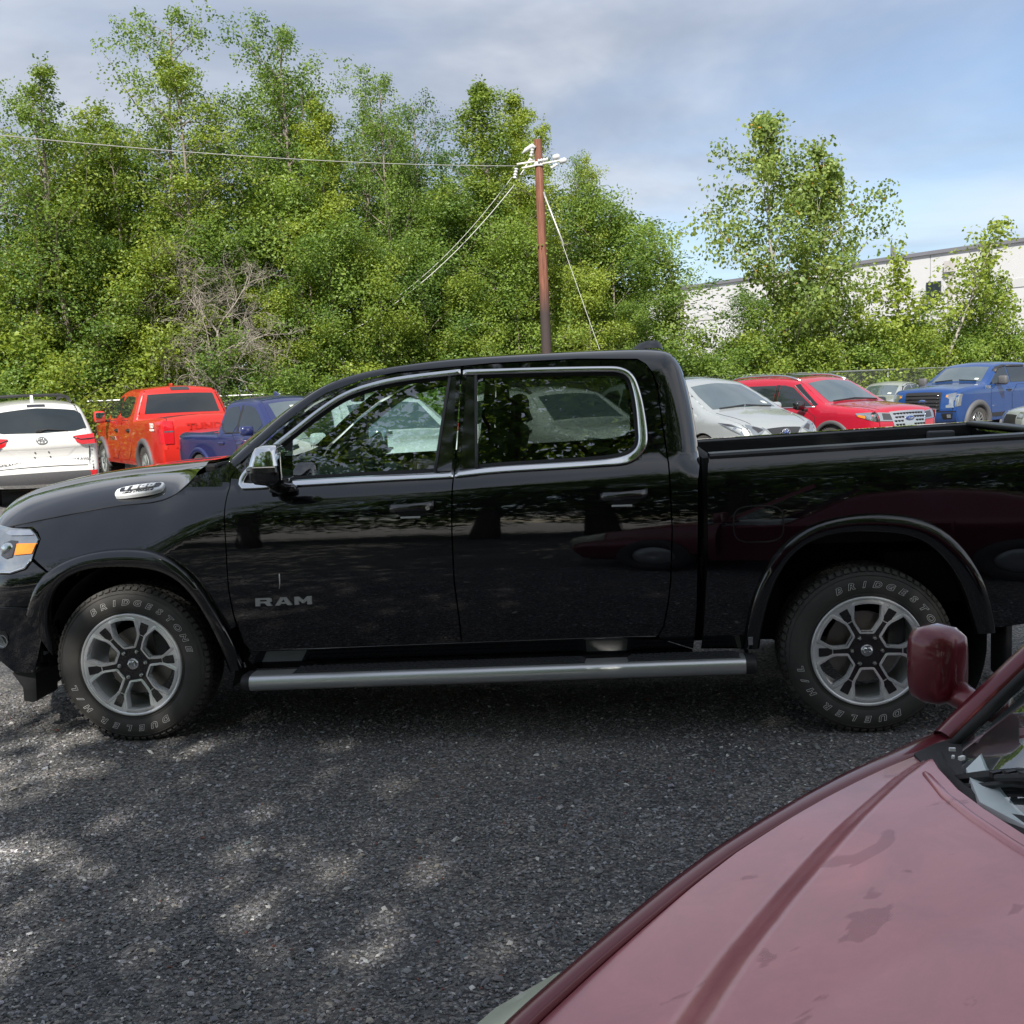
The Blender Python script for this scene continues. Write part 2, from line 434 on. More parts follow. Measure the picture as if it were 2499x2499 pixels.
GLYPH = {
 'R': ([(0, 0), (0, 1), (.86, 1), (1, .88), (1, .52), (.86, .42), (1, 0), (.70, 0), (.56, .36), (.28, .36), (.28, 0)], [[(.28, .58), (.28, .78), (.68, .78), (.71, .68), (.68, .58)]]),
 'A': ([(0, 0), (.34, 1), (.72, 1), (1.04, 0), (.75, 0), (.69, .2), (.34, .2), (.28, 0)], [[(.40, .40), (.62, .40), (.53, .74), (.50, .74)]]),
 'M': ([(0, 0), (0, 1), (.28, 1), (.52, .55), (.76, 1), (1.04, 1), (1.04, 0), (.77, 0), (.77, .54), (.58, .18), (.46, .18), (.27, .54), (.27, 0)], []),
 '1': ([(.30, 0), (.30, .72), (.06, .72), (.06, .86), (.34, 1), (.72, 1), (.72, 0)], []),
 '5': ([(0, 0), (.86, 0), (1, .14), (1, .50), (.86, .63), (.34, .63), (.34, .77), (1, .77), (1, 1), (.04, 1), (.04, .42), (.66, .42), (.66, .23), (0, .23)], []),
 '0': ([(.12, 0), (.88, 0), (1, .15), (1, .85), (.88, 1), (.12, 1), (0, .85), (0, .15)], [[(.34, .27), (.66, .27), (.66, .73), (.34, .73)]])}
def block_text(mb, body, w, h, sp, origin, right, up, depth, shear=0.0, mi=0):
    """heavy block letters built from outlines; origin is the centre of the word"""
    n = len(body); total = n * w + (n - 1) * sp; o = Vector(origin); r = Vector(right).normalized(); u = Vector(up).normalized(); nn = r.cross(u)
    for k, ch in enumerate(body):
        outer, holes = GLYPH[ch]; V2, F, outs = triangulate(outer, holes, 5.0, grid=False)
        f = lambda a, b, c: tuple(o + r * (k * (w + sp) - total / 2 + a * w + b * h * shear) + u * ((b - .5) * h) + nn * c)
        mb.add([f(a, b, depth) for a, b in V2], F.tolist(), mi)
        for q in outs: m_ = len(q); mb.add([f(a, b, depth) for a, b in q] + [f(a, b, -depth) for a, b in q], [(i, (i + 1) % m_, m_ + (i + 1) % m_, m_ + i) for i in range(m_)], mi)
# ------------------------------------------------------------------ ground, gravel
def ground():
    mt, t, o = new_mat('asphalt_millings')
    p = t.nodes.new('ShaderNodeBsdfPrincipled'); t.links.new(p.outputs[0], o.inputs[0])
    tcn = t.nodes.new('ShaderNodeTexCoord')
    def noise(sc, det=6, ro=.6):
        n = t.nodes.new('ShaderNodeTexNoise'); n.inputs['Scale'].default_value = sc; n.inputs['Detail'].default_value = det; n.inputs['Roughness'].default_value = ro
        t.links.new(tcn.outputs['Object'], n.inputs['Vector']); return n.outputs[0]
    vo = t.nodes.new('ShaderNodeTexVoronoi'); vo.inputs['Scale'].default_value = 95; t.links.new(tcn.outputs['Object'], vo.inputs['Vector'])
    vo2 = t.nodes.new('ShaderNodeTexVoronoi'); vo2.inputs['Scale'].default_value = 210; t.links.new(tcn.outputs['Object'], vo2.inputs['Vector'])
    sepc = t.nodes.new('ShaderNodeSeparateColor'); t.links.new(vo.outputs['Color'], sepc.inputs[0])
    rmp = t.nodes.new('ShaderNodeValToRGB'); e = rmp.color_ramp.elements
    e[0].position = 0.0; e[0].color = (.060, .061, .063, 1); e[1].position = 1.0; e[1].color = (.42, .40, .37, 1)
    for pos, c in ((.55, (.15, .15, .152)), (.86, (.25, .247, .24)), (.95, (.36, .34, .31))):
        k = e.new(pos); k.color = (*c, 1)
    t.links.new(sepc.outputs[0], rmp.inputs[0])
    mx = t.nodes.new('ShaderNodeMixRGB'); mx.blend_type = 'MULTIPLY'; mx.inputs[0].default_value = 1.0
    dust = t.nodes.new('ShaderNodeValToRGB'); d = dust.color_ramp.elements
    d[0].position = .35; d[0].color = (.72, .73, .76, 1); d[1].position = .68; d[1].color = (1.30, 1.22, 1.12, 1)
    t.links.new(noise(0.8, 5, .6), dust.inputs[0])
    t.links.new(rmp.outputs[0], mx.inputs[1]); t.links.new(dust.outputs[0], mx.inputs[2]); t.links.new(mx.outputs[0], p.inputs['Base Color'])
    p.inputs['Roughness'].default_value = .82
    h = t.nodes.new('ShaderNodeMath'); h.operation = 'ADD'; t.links.new(vo.outputs['Distance'], h.inputs[0]); t.links.new(vo2.outputs['Distance'], h.inputs[1])
    bp = t.nodes.new('ShaderNodeBump'); bp.invert = True; bp.inputs['Strength'].default_value = 1.0; bp.inputs['Distance'].default_value = .006
    t.links.new(h.outputs[0], bp.inputs['Height']); t.links.new(bp.outputs[0], p.inputs['Normal'])
    # fine near, coarse far; slight unevenness
    xs = np.concatenate([np.linspace(-400, -14, 10)[:-1], np.arange(-14, 18, .25), np.linspace(18, 400, 10)])
    ys = np.concatenate([np.linspace(-120, -9, 7)[:-1], np.arange(-9, 8, .25), np.arange(8, 46, 2), np.linspace(46, 600, 9)])
    X, Y = np.meshgrid(xs, ys)
    Z = np.array([[(.010 * mnoise.noise(Vector((x * .55, y * .55, 3.0))) + .006 * mnoise.noise(Vector((x * 1.7, y * 1.7, 7.0)))) if (-14 < x < 18 and -9 < y < 8) else 0.0 for x in xs] for y in ys])
    Z -= .008
    V = np.stack([X.ravel(), Y.ravel(), Z.ravel()], 1); nx = len(xs)
    F = [(j * nx + i, j * nx + i + 1, (j + 1) * nx + i + 1, (j + 1) * nx + i) for j in range(len(ys) - 1) for i in range(nx - 1)]
    g = mk('ground', V, F, mt); tag(g, kind='structure')
ground()

def fast_mesh(name, V, T, mat, parent=None, col=None, smooth=False, cname='tint'):
    """large triangle mesh with an optional per-vertex grey/colour attribute"""
    me = bpy.data.meshes.new(name)
    me.vertices.add(len(V)); me.vertices.foreach_set('co', np.asarray(V, np.float32).ravel())
    k = T.shape[1]
    me.loops.add(T.size); me.loops.foreach_set('vertex_index', T.astype(np.int32).ravel())
    me.polygons.add(len(T)); me.polygons.foreach_set('loop_start', np.arange(0, T.size, k, dtype=np.int32))
    if col is not None:
        a = me.attributes.new(cname, 'FLOAT_COLOR', 'POINT'); a.data.foreach_set('color', np.asarray(col, np.float32).ravel())
    me.materials.append(mat)
    me.update(calc_edges=True)
    me.polygons.foreach_set('use_smooth', np.full(len(T), smooth))
    return me

def gravel():
    mt, t, o = new_mat('gravel_stone')
    p = t.nodes.new('ShaderNodeBsdfPrincipled'); t.links.new(p.outputs[0], o.inputs[0]); p.inputs['Roughness'].default_value = .72
    a = t.nodes.new('ShaderNodeAttribute'); a.attribute_name = 'tint'; t.links.new(a.outputs['Color'], p.inputs['Base Color'])
    # unit stones: jittered octahedra with a chopped top
    base = np.array([(1, 0, 0), (0, 1, 0), (-1, 0, 0), (0, -1, 0), (.45, .35, .6), (-.4, .45, .55), (-.1, -.55, .62), (.1, .1, -.5)], float)
    tri = np.array([(0, 1, 4), (1, 5, 4), (1, 2, 5), (2, 6, 5), (2, 3, 6), (3, 0, 6), (0, 4, 6), (4, 5, 6), (1, 0, 7), (2, 1, 7), (3, 2, 7), (0, 3, 7)])
    def scatter(n, box, smin, smax, power, pale):
        x = rng.uniform(box[0], box[1], n); y = box[2] + (box[3] - box[2]) * rng.random(n)
        s = smin + (smax - smin) * rng.random(n) ** power
        V = base[None] * (1 + rng.normal(0, .22, (n, 8, 3)))
        V = V * np.stack([np.ones(n), rng.uniform(.5, .95, n), rng.uniform(.45, .85, n)], 1)[:, None, :]
        th = rng.uniform(0, 2 * np.pi, n); c, sn = np.cos(th), np.sin(th)
        tx = rng.normal(0, .22, n); 
        Vx = V[:, :, 0] * c[:, None] - V[:, :, 1] * sn[:, None]; Vy = V[:, :, 0] * sn[:, None] + V[:, :, 1] * c[:, None]
        Vz = V[:, :, 2] + Vx * tx[:, None]
        gz = np.array([.010 * mnoise.noise(Vector((a_ * .55, b_ * .55, 3.0))) + .006 * mnoise.noise(Vector((a_ * 1.7, b_ * 1.7, 7.0))) - .008 for a_, b_ in zip(x, y)])
        P = np.stack([Vx, Vy, Vz], 2) * s[:, None, None] * .5
        P += np.stack([x, y, gz + s * .10], 1)[:, None, :]
        g = np.clip(rng.gamma(5.0, .040, n), .055, .46)
        colr = np.stack([g * rng.uniform(.95, 1.06, n), g, g * rng.uniform(.97, 1.12, n)], 1)
        u = rng.random(n)
        w = u < pale; colr[w] = rng.uniform(.40, .78, w.sum())[:, None] * np.array([1, .97, .92])
        w = (u >= pale) & (u < pale * 1.9); colr[w] = rng.uniform(.22, .38, w.sum())[:, None] * np.array([1.05, .95, .80])
        w = (u > .994); colr[w] = np.array([.20, .085, .06])
        w = (u > .985) & (u <= .994); colr[w] = np.array([.12, .16, .17])
        C = np.concatenate([np.repeat(colr, 8, 0), np.ones((n * 8, 1))], 1)
        T = (tri[None] + (np.arange(n) * 8)[:, None, None]).reshape(-1, 3)
        return P.reshape(-1, 3), T, C
    parts = [scatter(62000, (-1.0, 4.4, -3.7, -.9), .007, .019, 1.5, .022), scatter(30000, (-1.5, 5.2, -1.2, 1.0), .008, .021, 1.5, .022),
             scatter(12000, (-1.2, 4.8, -3.7, 0.9), .016, .030, 2.2, .04), scatter(420, (-1.1, 4.6, -3.6, .6), .028, .050, 1.8, .12),
             scatter(7000, (-8, 12, .8, 8), .012, .03, 1.5, .05)]
    V = []; T = []; C = []; b = 0
    for v, tt, c in parts:
        V.append(v); T.append(tt + b); C.append(c); b += len(v)
    me = fast_mesh('gravel', np.vstack(V), np.vstack(T), mt, col=np.vstack(C))
    o = link(bpy.data.objects.new('gravel', me)); tag(o, kind='stuff')
gravel()

# ------------------------------------------------------------------ warehouse, fence, pole
def warehouse():
    mt = principled('white_panel_wall', (0.50, 0.50, 0.505), rough=.75, noise_scale=.35, noise_amt=.05, bump=.05, bump_scale=14)
    band = principled('grey_wall_band', (0.46, 0.46, 0.46), rough=.75, noise_scale=2, noise_amt=.06)
    cop = principled('roof_coping', (0.16, 0.16, 0.18), rough=.5, noise_scale=3, noise_amt=.1)
    pipe = principled('downspout_grey', (0.42, 0.40, 0.39), rough=.5, noise_scale=3, noise_amt=.15)
    win = principled('window_black_glass', (0.012, 0.014, 0.018), rough=.05, rough_var=.02, noise_scale=1)
    A = Vector((7.0, 106.4, 0)); B = Vector((32.4, 78.8, 0)); u = (B - A).normalized(); L0 = -46.0; H = 11.0
    root = thing('warehouse', 'long white panel warehouse behind the trees on the right', 'building', (A.x, A.y, 0), math.atan2(u.y, u.x))
    ext = 80.0; z1 = 8.1
    # wall panels with recessed joints, in the frame of the facade (x along, -y out)
    xs = np.arange(L0, ext, 7.6)
    me = None
    for x0 in xs:
        nm = 'wall_panel'
        if me is None:
            mb = MB(); mb.box((3.8, .15, H / 2), (7.53, .3, H)); o = mb.build(nm, mt, root); me = o.data
        else:
            o = link(bpy.data.objects.new(nm, me), root)
        o.location = (x0, 0, 0)
    mb = MB(); mb.box(((L0 + ext) / 2, 12, H / 2 - .2), (ext - L0, 23.6, H - .4)); mb.build('inner_block', mt, root)
    mb = MB(); mb.box(((L0 + ext) / 2, -.03, z1), (ext - L0, .06, .62)); mb.build('wall_band', band, root)
    mb = MB(); mb.box(((L0 + ext) / 2, .05, H + .14), (ext - L0 + .3, .5, .28)); mb.build('coping', cop, root)
    for dx in (3.34, 31.8, -25.1, 60.3):
        mb = MB(); mb.box((dx, -.10, H / 2 - .4), (.32, .18, H - .9)); mb.box((dx, -.22, H - 1.1), (.75, .42, .85)); mb.build('downspout', pipe, root)
    for dx, zc in ((30.35, 8.2), (1.67, 8.06), (-27, 8.1), (58.8, 8.2)):
        f = MB(); f.box((dx, -.10, zc), (1.25, .10, 1.35)); fo = f.build('window', M['black_gloss'], root)
        g = MB(); g.box((dx, -.155, zc), (1.08, .015, 1.18)); g.build('pane', win, fo)
    mb = MB(); mb.box((26.7, 0, H + .55), (.3, .3, .9)); mb.build('roof_post', cop, root)
warehouse()

def fence():
    metal = principled('galvanised_steel', (0.42, 0.43, 0.44), rough=.45, metal=.8, noise_scale=12, noise_amt=.15)
    root = thing('chain_link_fence', 'chain link fence with a grey top rail along the tree line', 'fence', (-11.2, 22.5, 0), math.atan2(.501, .865))
    L0, L1, Hh = -16.0, 46.0, 1.93
    mb = MB(); mb.tube([(L0, 0, Hh), (15, 0, Hh), (L1, 0, Hh)], .030, 8); mb.build('top_rail', metal, root, smooth=True)
    me = None
    for x in np.arange(L0, L1 + .1, 3.1):
        if me is None:
            mb = MB(); mb.tube([(0, .04, 0), (0, .04, Hh)], .03, 8); mb.tube([(0, .04, Hh), (0, .04, Hh + .05)], .038, 8)
            o = mb.build('post', metal, root, smooth=True); me = o.data
        else: o = link(bpy.data.objects.new('post', me), root)
        o.location = (x, 0, 0)
    # woven wire: two families of thin diagonal wires
    V = []; F = []
    st = .075
    for sgn in (1, -1):
        for x in np.arange(L0 - Hh, L1, st):
            a = (x, .0 + .003 * sgn, .05) if sgn > 0 else (x, .003 * sgn, Hh)
            b = (x + Hh, .003 * sgn, Hh) if sgn > 0 else (x + Hh, .003 * sgn, .05)
            k = len(V); w = .0028
            V += [(a[0] - w, a[1], a[2]), (a[0] + w, a[1], a[2]), (b[0] + w, b[1], b[2]), (b[0] - w, b[1], b[2]), (a[0], a[1] + w, a[2]), (b[0], b[1] + w, b[2])]
            F += [(k, k + 1, k + 2, k + 3), (k + 1, k + 4, k + 5, k + 2), (k + 4, k, k + 3, k + 5)]
    wm = mk('wire_mesh', V, F, metal, root, smooth=False); wm['kind'] = 'stuff'
fence()

def utility_pole():
    mt, t, o = new_mat('pole_wood')
    p = t.nodes.new('ShaderNodeBsdfPrincipled'); t.links.new(p.outputs[0], o.inputs[0]); p.inputs['Roughness'].default_value = .85
    tcn = t.nodes.new('ShaderNodeTexCoord'); mp = t.nodes.new('ShaderNodeMapping'); mp.inputs['Scale'].default_value = (14, 14, .8)
    t.links.new(tcn.outputs['Object'], mp.inputs[0]); nz = t.nodes.new('ShaderNodeTexNoise'); nz.inputs['Scale'].default_value = 2.2; nz.inputs['Detail'].default_value = 7
    t.links.new(mp.outputs[0], nz.inputs['Vector'])
    rm = t.nodes.new('ShaderNodeValToRGB'); rm.color_ramp.elements[0].position = .3; rm.color_ramp.elements[0].color = (.10, .038, .024, 1)
    rm.color_ramp.elements[1].position = .72; rm.color_ramp.elements[1].color = (.27, .11, .068, 1); t.links.new(nz.outputs[0], rm.inputs[0])
    # creosote-dark foot below 4.6 m
    sp_ = t.nodes.new('ShaderNodeSeparateXYZ'); t.links.new(tcn.outputs['Object'], sp_.inputs[0])
    mr = t.nodes.new('ShaderNodeMapRange'); mr.inputs['From Min'].default_value = 4.0; mr.inputs['From Max'].default_value = 4.9; t.links.new(sp_.outputs[2], mr.inputs[0])
    mx = t.nodes.new('ShaderNodeMixRGB'); mx.inputs[1].default_value = (.045, .032, .030, 1); t.links.new(mr.outputs[0], mx.inputs[0]); t.links.new(rm.outputs[0], mx.inputs[2])
    t.links.new(mx.outputs[0], p.inputs['Base Color'])
    steel = principled('pole_hardware', (.45, .45, .45), rough=.45, metal=.6, noise_scale=15, noise_amt=.2)
    porc = principled('grey_porcelain', (.56, .57, .58), rough=.25, noise_scale=12, noise_amt=.08)
    rod = principled('pale_fibreglass_rod', (.78, .77, .70), rough=.4, noise_scale=12, noise_amt=.08)
    root = thing('utility_pole', 'reddish brown wooden utility pole with grey insulators, leaning slightly left', 'utility pole', (.44, 28.0, 0))
    T = Vector((-.02, 0, 9.13)); P = lambda z, dx=0, dy=0: (-.0022 * z + dx, dy, z)
    mb = MB(); mb.tube([P(0), P(3), P(6), P(8.6), P(9.12)], [.175, .155, .135, .12, .115], 16); mb.build('pole_shaft', mt, root, smooth=True, angle=50)
    z0 = 8.42
    mb = MB(); mb.box(P(z0 - .02), (.27, .30, .12), bev=.01); mb.build('pole_band', steel, root)
    for s, x1 in ((.05, -.64), (-.07, -.5)):
        mb = MB(); mb.tube([P(z0 + s, -.10, -.14), P(z0 + s - .06, x1, -.2)], .028, 8); mb.build('standoff_arm', rod, root, smooth=True)
    mb = MB(); mb.tube([P(z0 - .03, .1, -.14), P(z0 + .02, .62, -.18)], .026, 8); mb.build('standoff_arm', rod, root, smooth=True)
    def shed(c, d, n, r, nm='insulator'):
        c = Vector(c); d = Vector(d).normalized(); mb = MB(); pts = []; rr = []
        for i in range(n):
            for a, k in ((0, .55), (.25, 1.0), (.5, .95), (.7, .55)): pts.append(c + d * (i + a) * .085); rr.append(r * k)
        mb.tube(pts, rr, 12); return mb.build(nm, porc, root, smooth=True)
    shed(P(z0 + .05, -.02, -.17), (1, 0, .12), 4, .055); shed(P(z0 - .18, .36, -.18), (1, 0, .5), 3, .055)
    for c in (P(z0 + .11, .42, -.18), P(z0 - .01, .62, -.18)):
        mb = MB(); mb.tube([c, Vector(c) + Vector((.03, 0, .005)), Vector(c) + Vector((.16, 0, .03)), Vector(c) + Vector((.22, 0, .035))], [.03, .075, .085, .05], 12); mb.build('end_cap', porc, root, smooth=True)
    shed(P(8.55, -.21, -.12), (-.25, 0, -1), 1, .06); shed(P(8.84, -.16, -.12), (-.28, 0, -1), 3, .06)
    mb = MB(); mb.tube([P(8.86, -.08, -.12), P(8.93, -.16, -.12), P(8.82, -.36, -.12), P(8.72, -.48, -.12)], [.05, .07, .06, .02], 10); mb.build('cutout_switch', porc, root, smooth=True)
    shed(P(8.30, -.66, -.2), (-.22, 0, -1), 4, .07)
    mb = MB(); mb.tube([P(8.58, -.24, -.12), P(8.25, -.44, -.16), P(8.1, -.55, -.2)], .02, 6); mb.build('jumper_rod', rod, root, smooth=True)
    mb = MB(); mb.tube([P(7.58, .12, -.1), P(7.4, .16, -.12)], .03, 6); mb.build('guy_bracket', steel, root)
    # cables are strung between things: each its own thing
    wire = principled('aluminium_cable', (.55, .55, .52), rough=.45, metal=.4, noise_scale=30, noise_amt=.1)
    def cable(name, label, pts, r, sag=0.0, n=24):
        a, b = Vector(pts[0]), Vector(pts[-1]); Q = []
        for i in range(n + 1):
            u_ = i / n; q = a.lerp(b, u_); q.z -= 4 * sag * u_ * (1 - u_); Q.append(q)
        mb = MB(); mb.tube(Q, r, 6); o = mb.build(name, wire, smooth=True); tag(o, label, 'cable'); return o
    X, Y = .44, 28.0
    cable('overhead_cable', 'long pale overhead cable running left from the pole in front of the trees', [(X - .62, Y - .2, 8.36), (-13.2, 13.0, 7.35)], .010, .28, 30)
    cable('drop_cable', 'upper thin cable sagging from the insulators down into the left trees', [(X - .82, Y - .2, 8.05), (-4.6, 27.6, 4.35)], .009, .35)
    cable('drop_cable', 'thick white cable sagging from the lowest left insulator into the trees', [(X - .76, Y - .2, 7.82), (-6.4, 27.2, 3.35)], .013, .62)
    cable('guy_wire', 'straight guy wire running down to the right of the pole', [(X + .14, Y - .1, 7.50), (2.45, 26.6, 1.6)], .007, .02)
    cable('guy_strain_rod', 'short pale strain rod at the top of the guy wire', [(X + .13, Y - .12, 7.45), (X + .66, Y - .48, 5.95)], .024, 0, 3)
utility_pole()
# ------------------------------------------------------------------ trees
def leaf_material(name, dark, light, accent=None, transl=.46):
    mt, t, o = new_mat(name)
    a = t.nodes.new('ShaderNodeAttribute'); a.attribute_name = 'tint'
    sepc = t.nodes.new('ShaderNodeSeparateColor'); t.links.new(a.outputs['Color'], sepc.inputs[0])
    oi = t.nodes.new('ShaderNodeObjectInfo')
    ad = t.nodes.new('ShaderNodeMath'); ad.operation = 'MULTIPLY_ADD'; ad.inputs[1].default_value = .56; ad.inputs[2].default_value = -.28
    t.links.new(oi.outputs['Random'], ad.inputs[0])
    a2 = t.nodes.new('ShaderNodeMath'); a2.operation = 'ADD'; a2.use_clamp = True; t.links.new(ad.outputs[0], a2.inputs[0]); t.links.new(sepc.outputs[0], a2.inputs[1])
    mx = t.nodes.new('ShaderNodeMixRGB'); mx.inputs[1].default_value = (*dark, 1); mx.inputs[2].default_value = (*light, 1); t.links.new(a2.outputs[0], mx.inputs[0])
    col = mx.outputs[0]
    if accent:
        m2 = t.nodes.new('ShaderNodeMixRGB'); m2.inputs[2].default_value = (*accent, 1); t.links.new(sepc.outputs[1], m2.inputs[0]); t.links.new(col, m2.inputs[1]); col = m2.outputs[0]
    df = t.nodes.new('ShaderNodeBsdfDiffuse'); tl = t.nodes.new('ShaderNodeBsdfTranslucent'); gl = t.nodes.new('ShaderNodeBsdfGlossy')
    gl.inputs['Roughness'].default_value = .42; gl.inputs[0].default_value = (.8, .85, .8, 1)
    tb = t.nodes.new('ShaderNodeMixRGB'); tb.blend_type = 'MULTIPLY'; tb.inputs[0].default_value = 1; tb.inputs[2].default_value = (1.35, 1.25, .55, 1); t.links.new(col, tb.inputs[1])
    t.links.new(col, df.inputs[0]); t.links.new(tb.outputs[0], tl.inputs[0])
    s1 = t.nodes.new('ShaderNodeMixShader'); s1.inputs[0].default_value = transl; t.links.new(df.outputs[0], s1.inputs[1]); t.links.new(tl.outputs[0], s1.inputs[2])
    s2 = t.nodes.new('ShaderNodeMixShader'); s2.inputs[0].default_value = .022; t.links.new(s1.outputs[0], s2.inputs[1]); t.links.new(gl.outputs[0], s2.inputs[2])
    t.links.new(s2.outputs[0], o.inputs[0])
    return mt

LEAF = {
 'mid': leaf_material('leaf_mid_green', (.085, .165, .034), (.270, .375, .072)),
 'yellow': leaf_material('leaf_yellow_green', (.125, .205, .034), (.350, .425, .072)),
 'dark': leaf_material('leaf_dark_green', (.060, .130, .036), (.200, .305, .072)),
 'cotton': leaf_material('leaf_cottonwood', (.125, .200, .050), (.320, .400, .105), accent=(.55, .26, .03)),
 'spruce': leaf_material('spruce_needle', (.020, .050, .024), (.050, .095, .040), transl=.1),
}
def bark(name, a, b):
    mt, t, o = new_mat(name)
    p = t.nodes.new('ShaderNodeBsdfPrincipled'); t.links.new(p.outputs[0], o.inputs[0]); p.inputs['Roughness'].default_value = .9
    tcn = t.nodes.new('ShaderNodeTexCoord'); mp = t.nodes.new('ShaderNodeMapping'); mp.inputs['Scale'].default_value = (9, 9, 1.6)
    t.links.new(tcn.outputs['Object'], mp.inputs[0]); nz = t.nodes.new('ShaderNodeTexNoise'); nz.inputs['Scale'].default_value = 2; nz.inputs['Detail'].default_value = 6
    t.links.new(mp.outputs[0], nz.inputs['Vector']); mx = t.nodes.new('ShaderNodeMixRGB'); mx.inputs[1].default_value = (*a, 1); mx.inputs[2].default_value = (*b, 1)
    t.links.new(nz.outputs[0], mx.inputs[0]); t.links.new(mx.outputs[0], p.inputs['Base Color'])
    bp = t.nodes.new('ShaderNodeBump'); bp.inputs['Distance'].default_value = .02; t.links.new(nz.outputs[0], bp.inputs['Height']); t.links.new(bp.outputs[0], p.inputs['Normal'])
    return mt
BARK = {'mid': bark('bark_grey', (.12, .10, .085), (.30, .26, .22)), 'brown': bark('bark_grey_brown', (.06, .045, .035), (.17, .14, .115)), 'pale': bark('bark_pale', (.22, .20, .17), (.42, .39, .34)), 'dead': bark('bark_dead_grey', (.20, .18, .155), (.38, .34, .29))}

def leaves(pts, nrm_bias, size, aspect=.62, tint=None, accent=None, droop=.25):
    """one folded quad pair per leaf; pts (n,3); returns verts, quads, colours"""
    n = len(pts)
    d = rng.normal(0, 1, (n, 3)); d[:, 2] = d[:, 2] * .55 - droop; d /= np.linalg.norm(d, axis=1)[:, None]
    up = rng.normal(0, .30, (n, 3)) + nrm_bias; up /= np.linalg.norm(up, axis=1)[:, None]
    s = np.cross(d, up); s /= np.linalg.norm(s, axis=1)[:, None] + 1e-9; u = np.cross(s, d)
    L = size * rng.uniform(.65, 1.25, n)[:, None]; w = L * aspect * .5
    a = pts; b = pts + d * L * .45 + s * w + u * L * .10; c = pts + d * L; e = pts + d * L * .45 - s * w + u * L * .10
    V = np.stack([a, b, c, e], 1).reshape(-1, 3)
    Q = np.arange(n * 4).reshape(n, 4)
    t = rng.uniform(.1, .9, n) if tint is None else np.clip(tint + rng.normal(0, .16, n), 0, 1)
    g = np.zeros(n) if accent is None else accent
    C = np.repeat(np.stack([t, g, t, np.ones(n)], 1), 4, 0)
    return V, Q, C

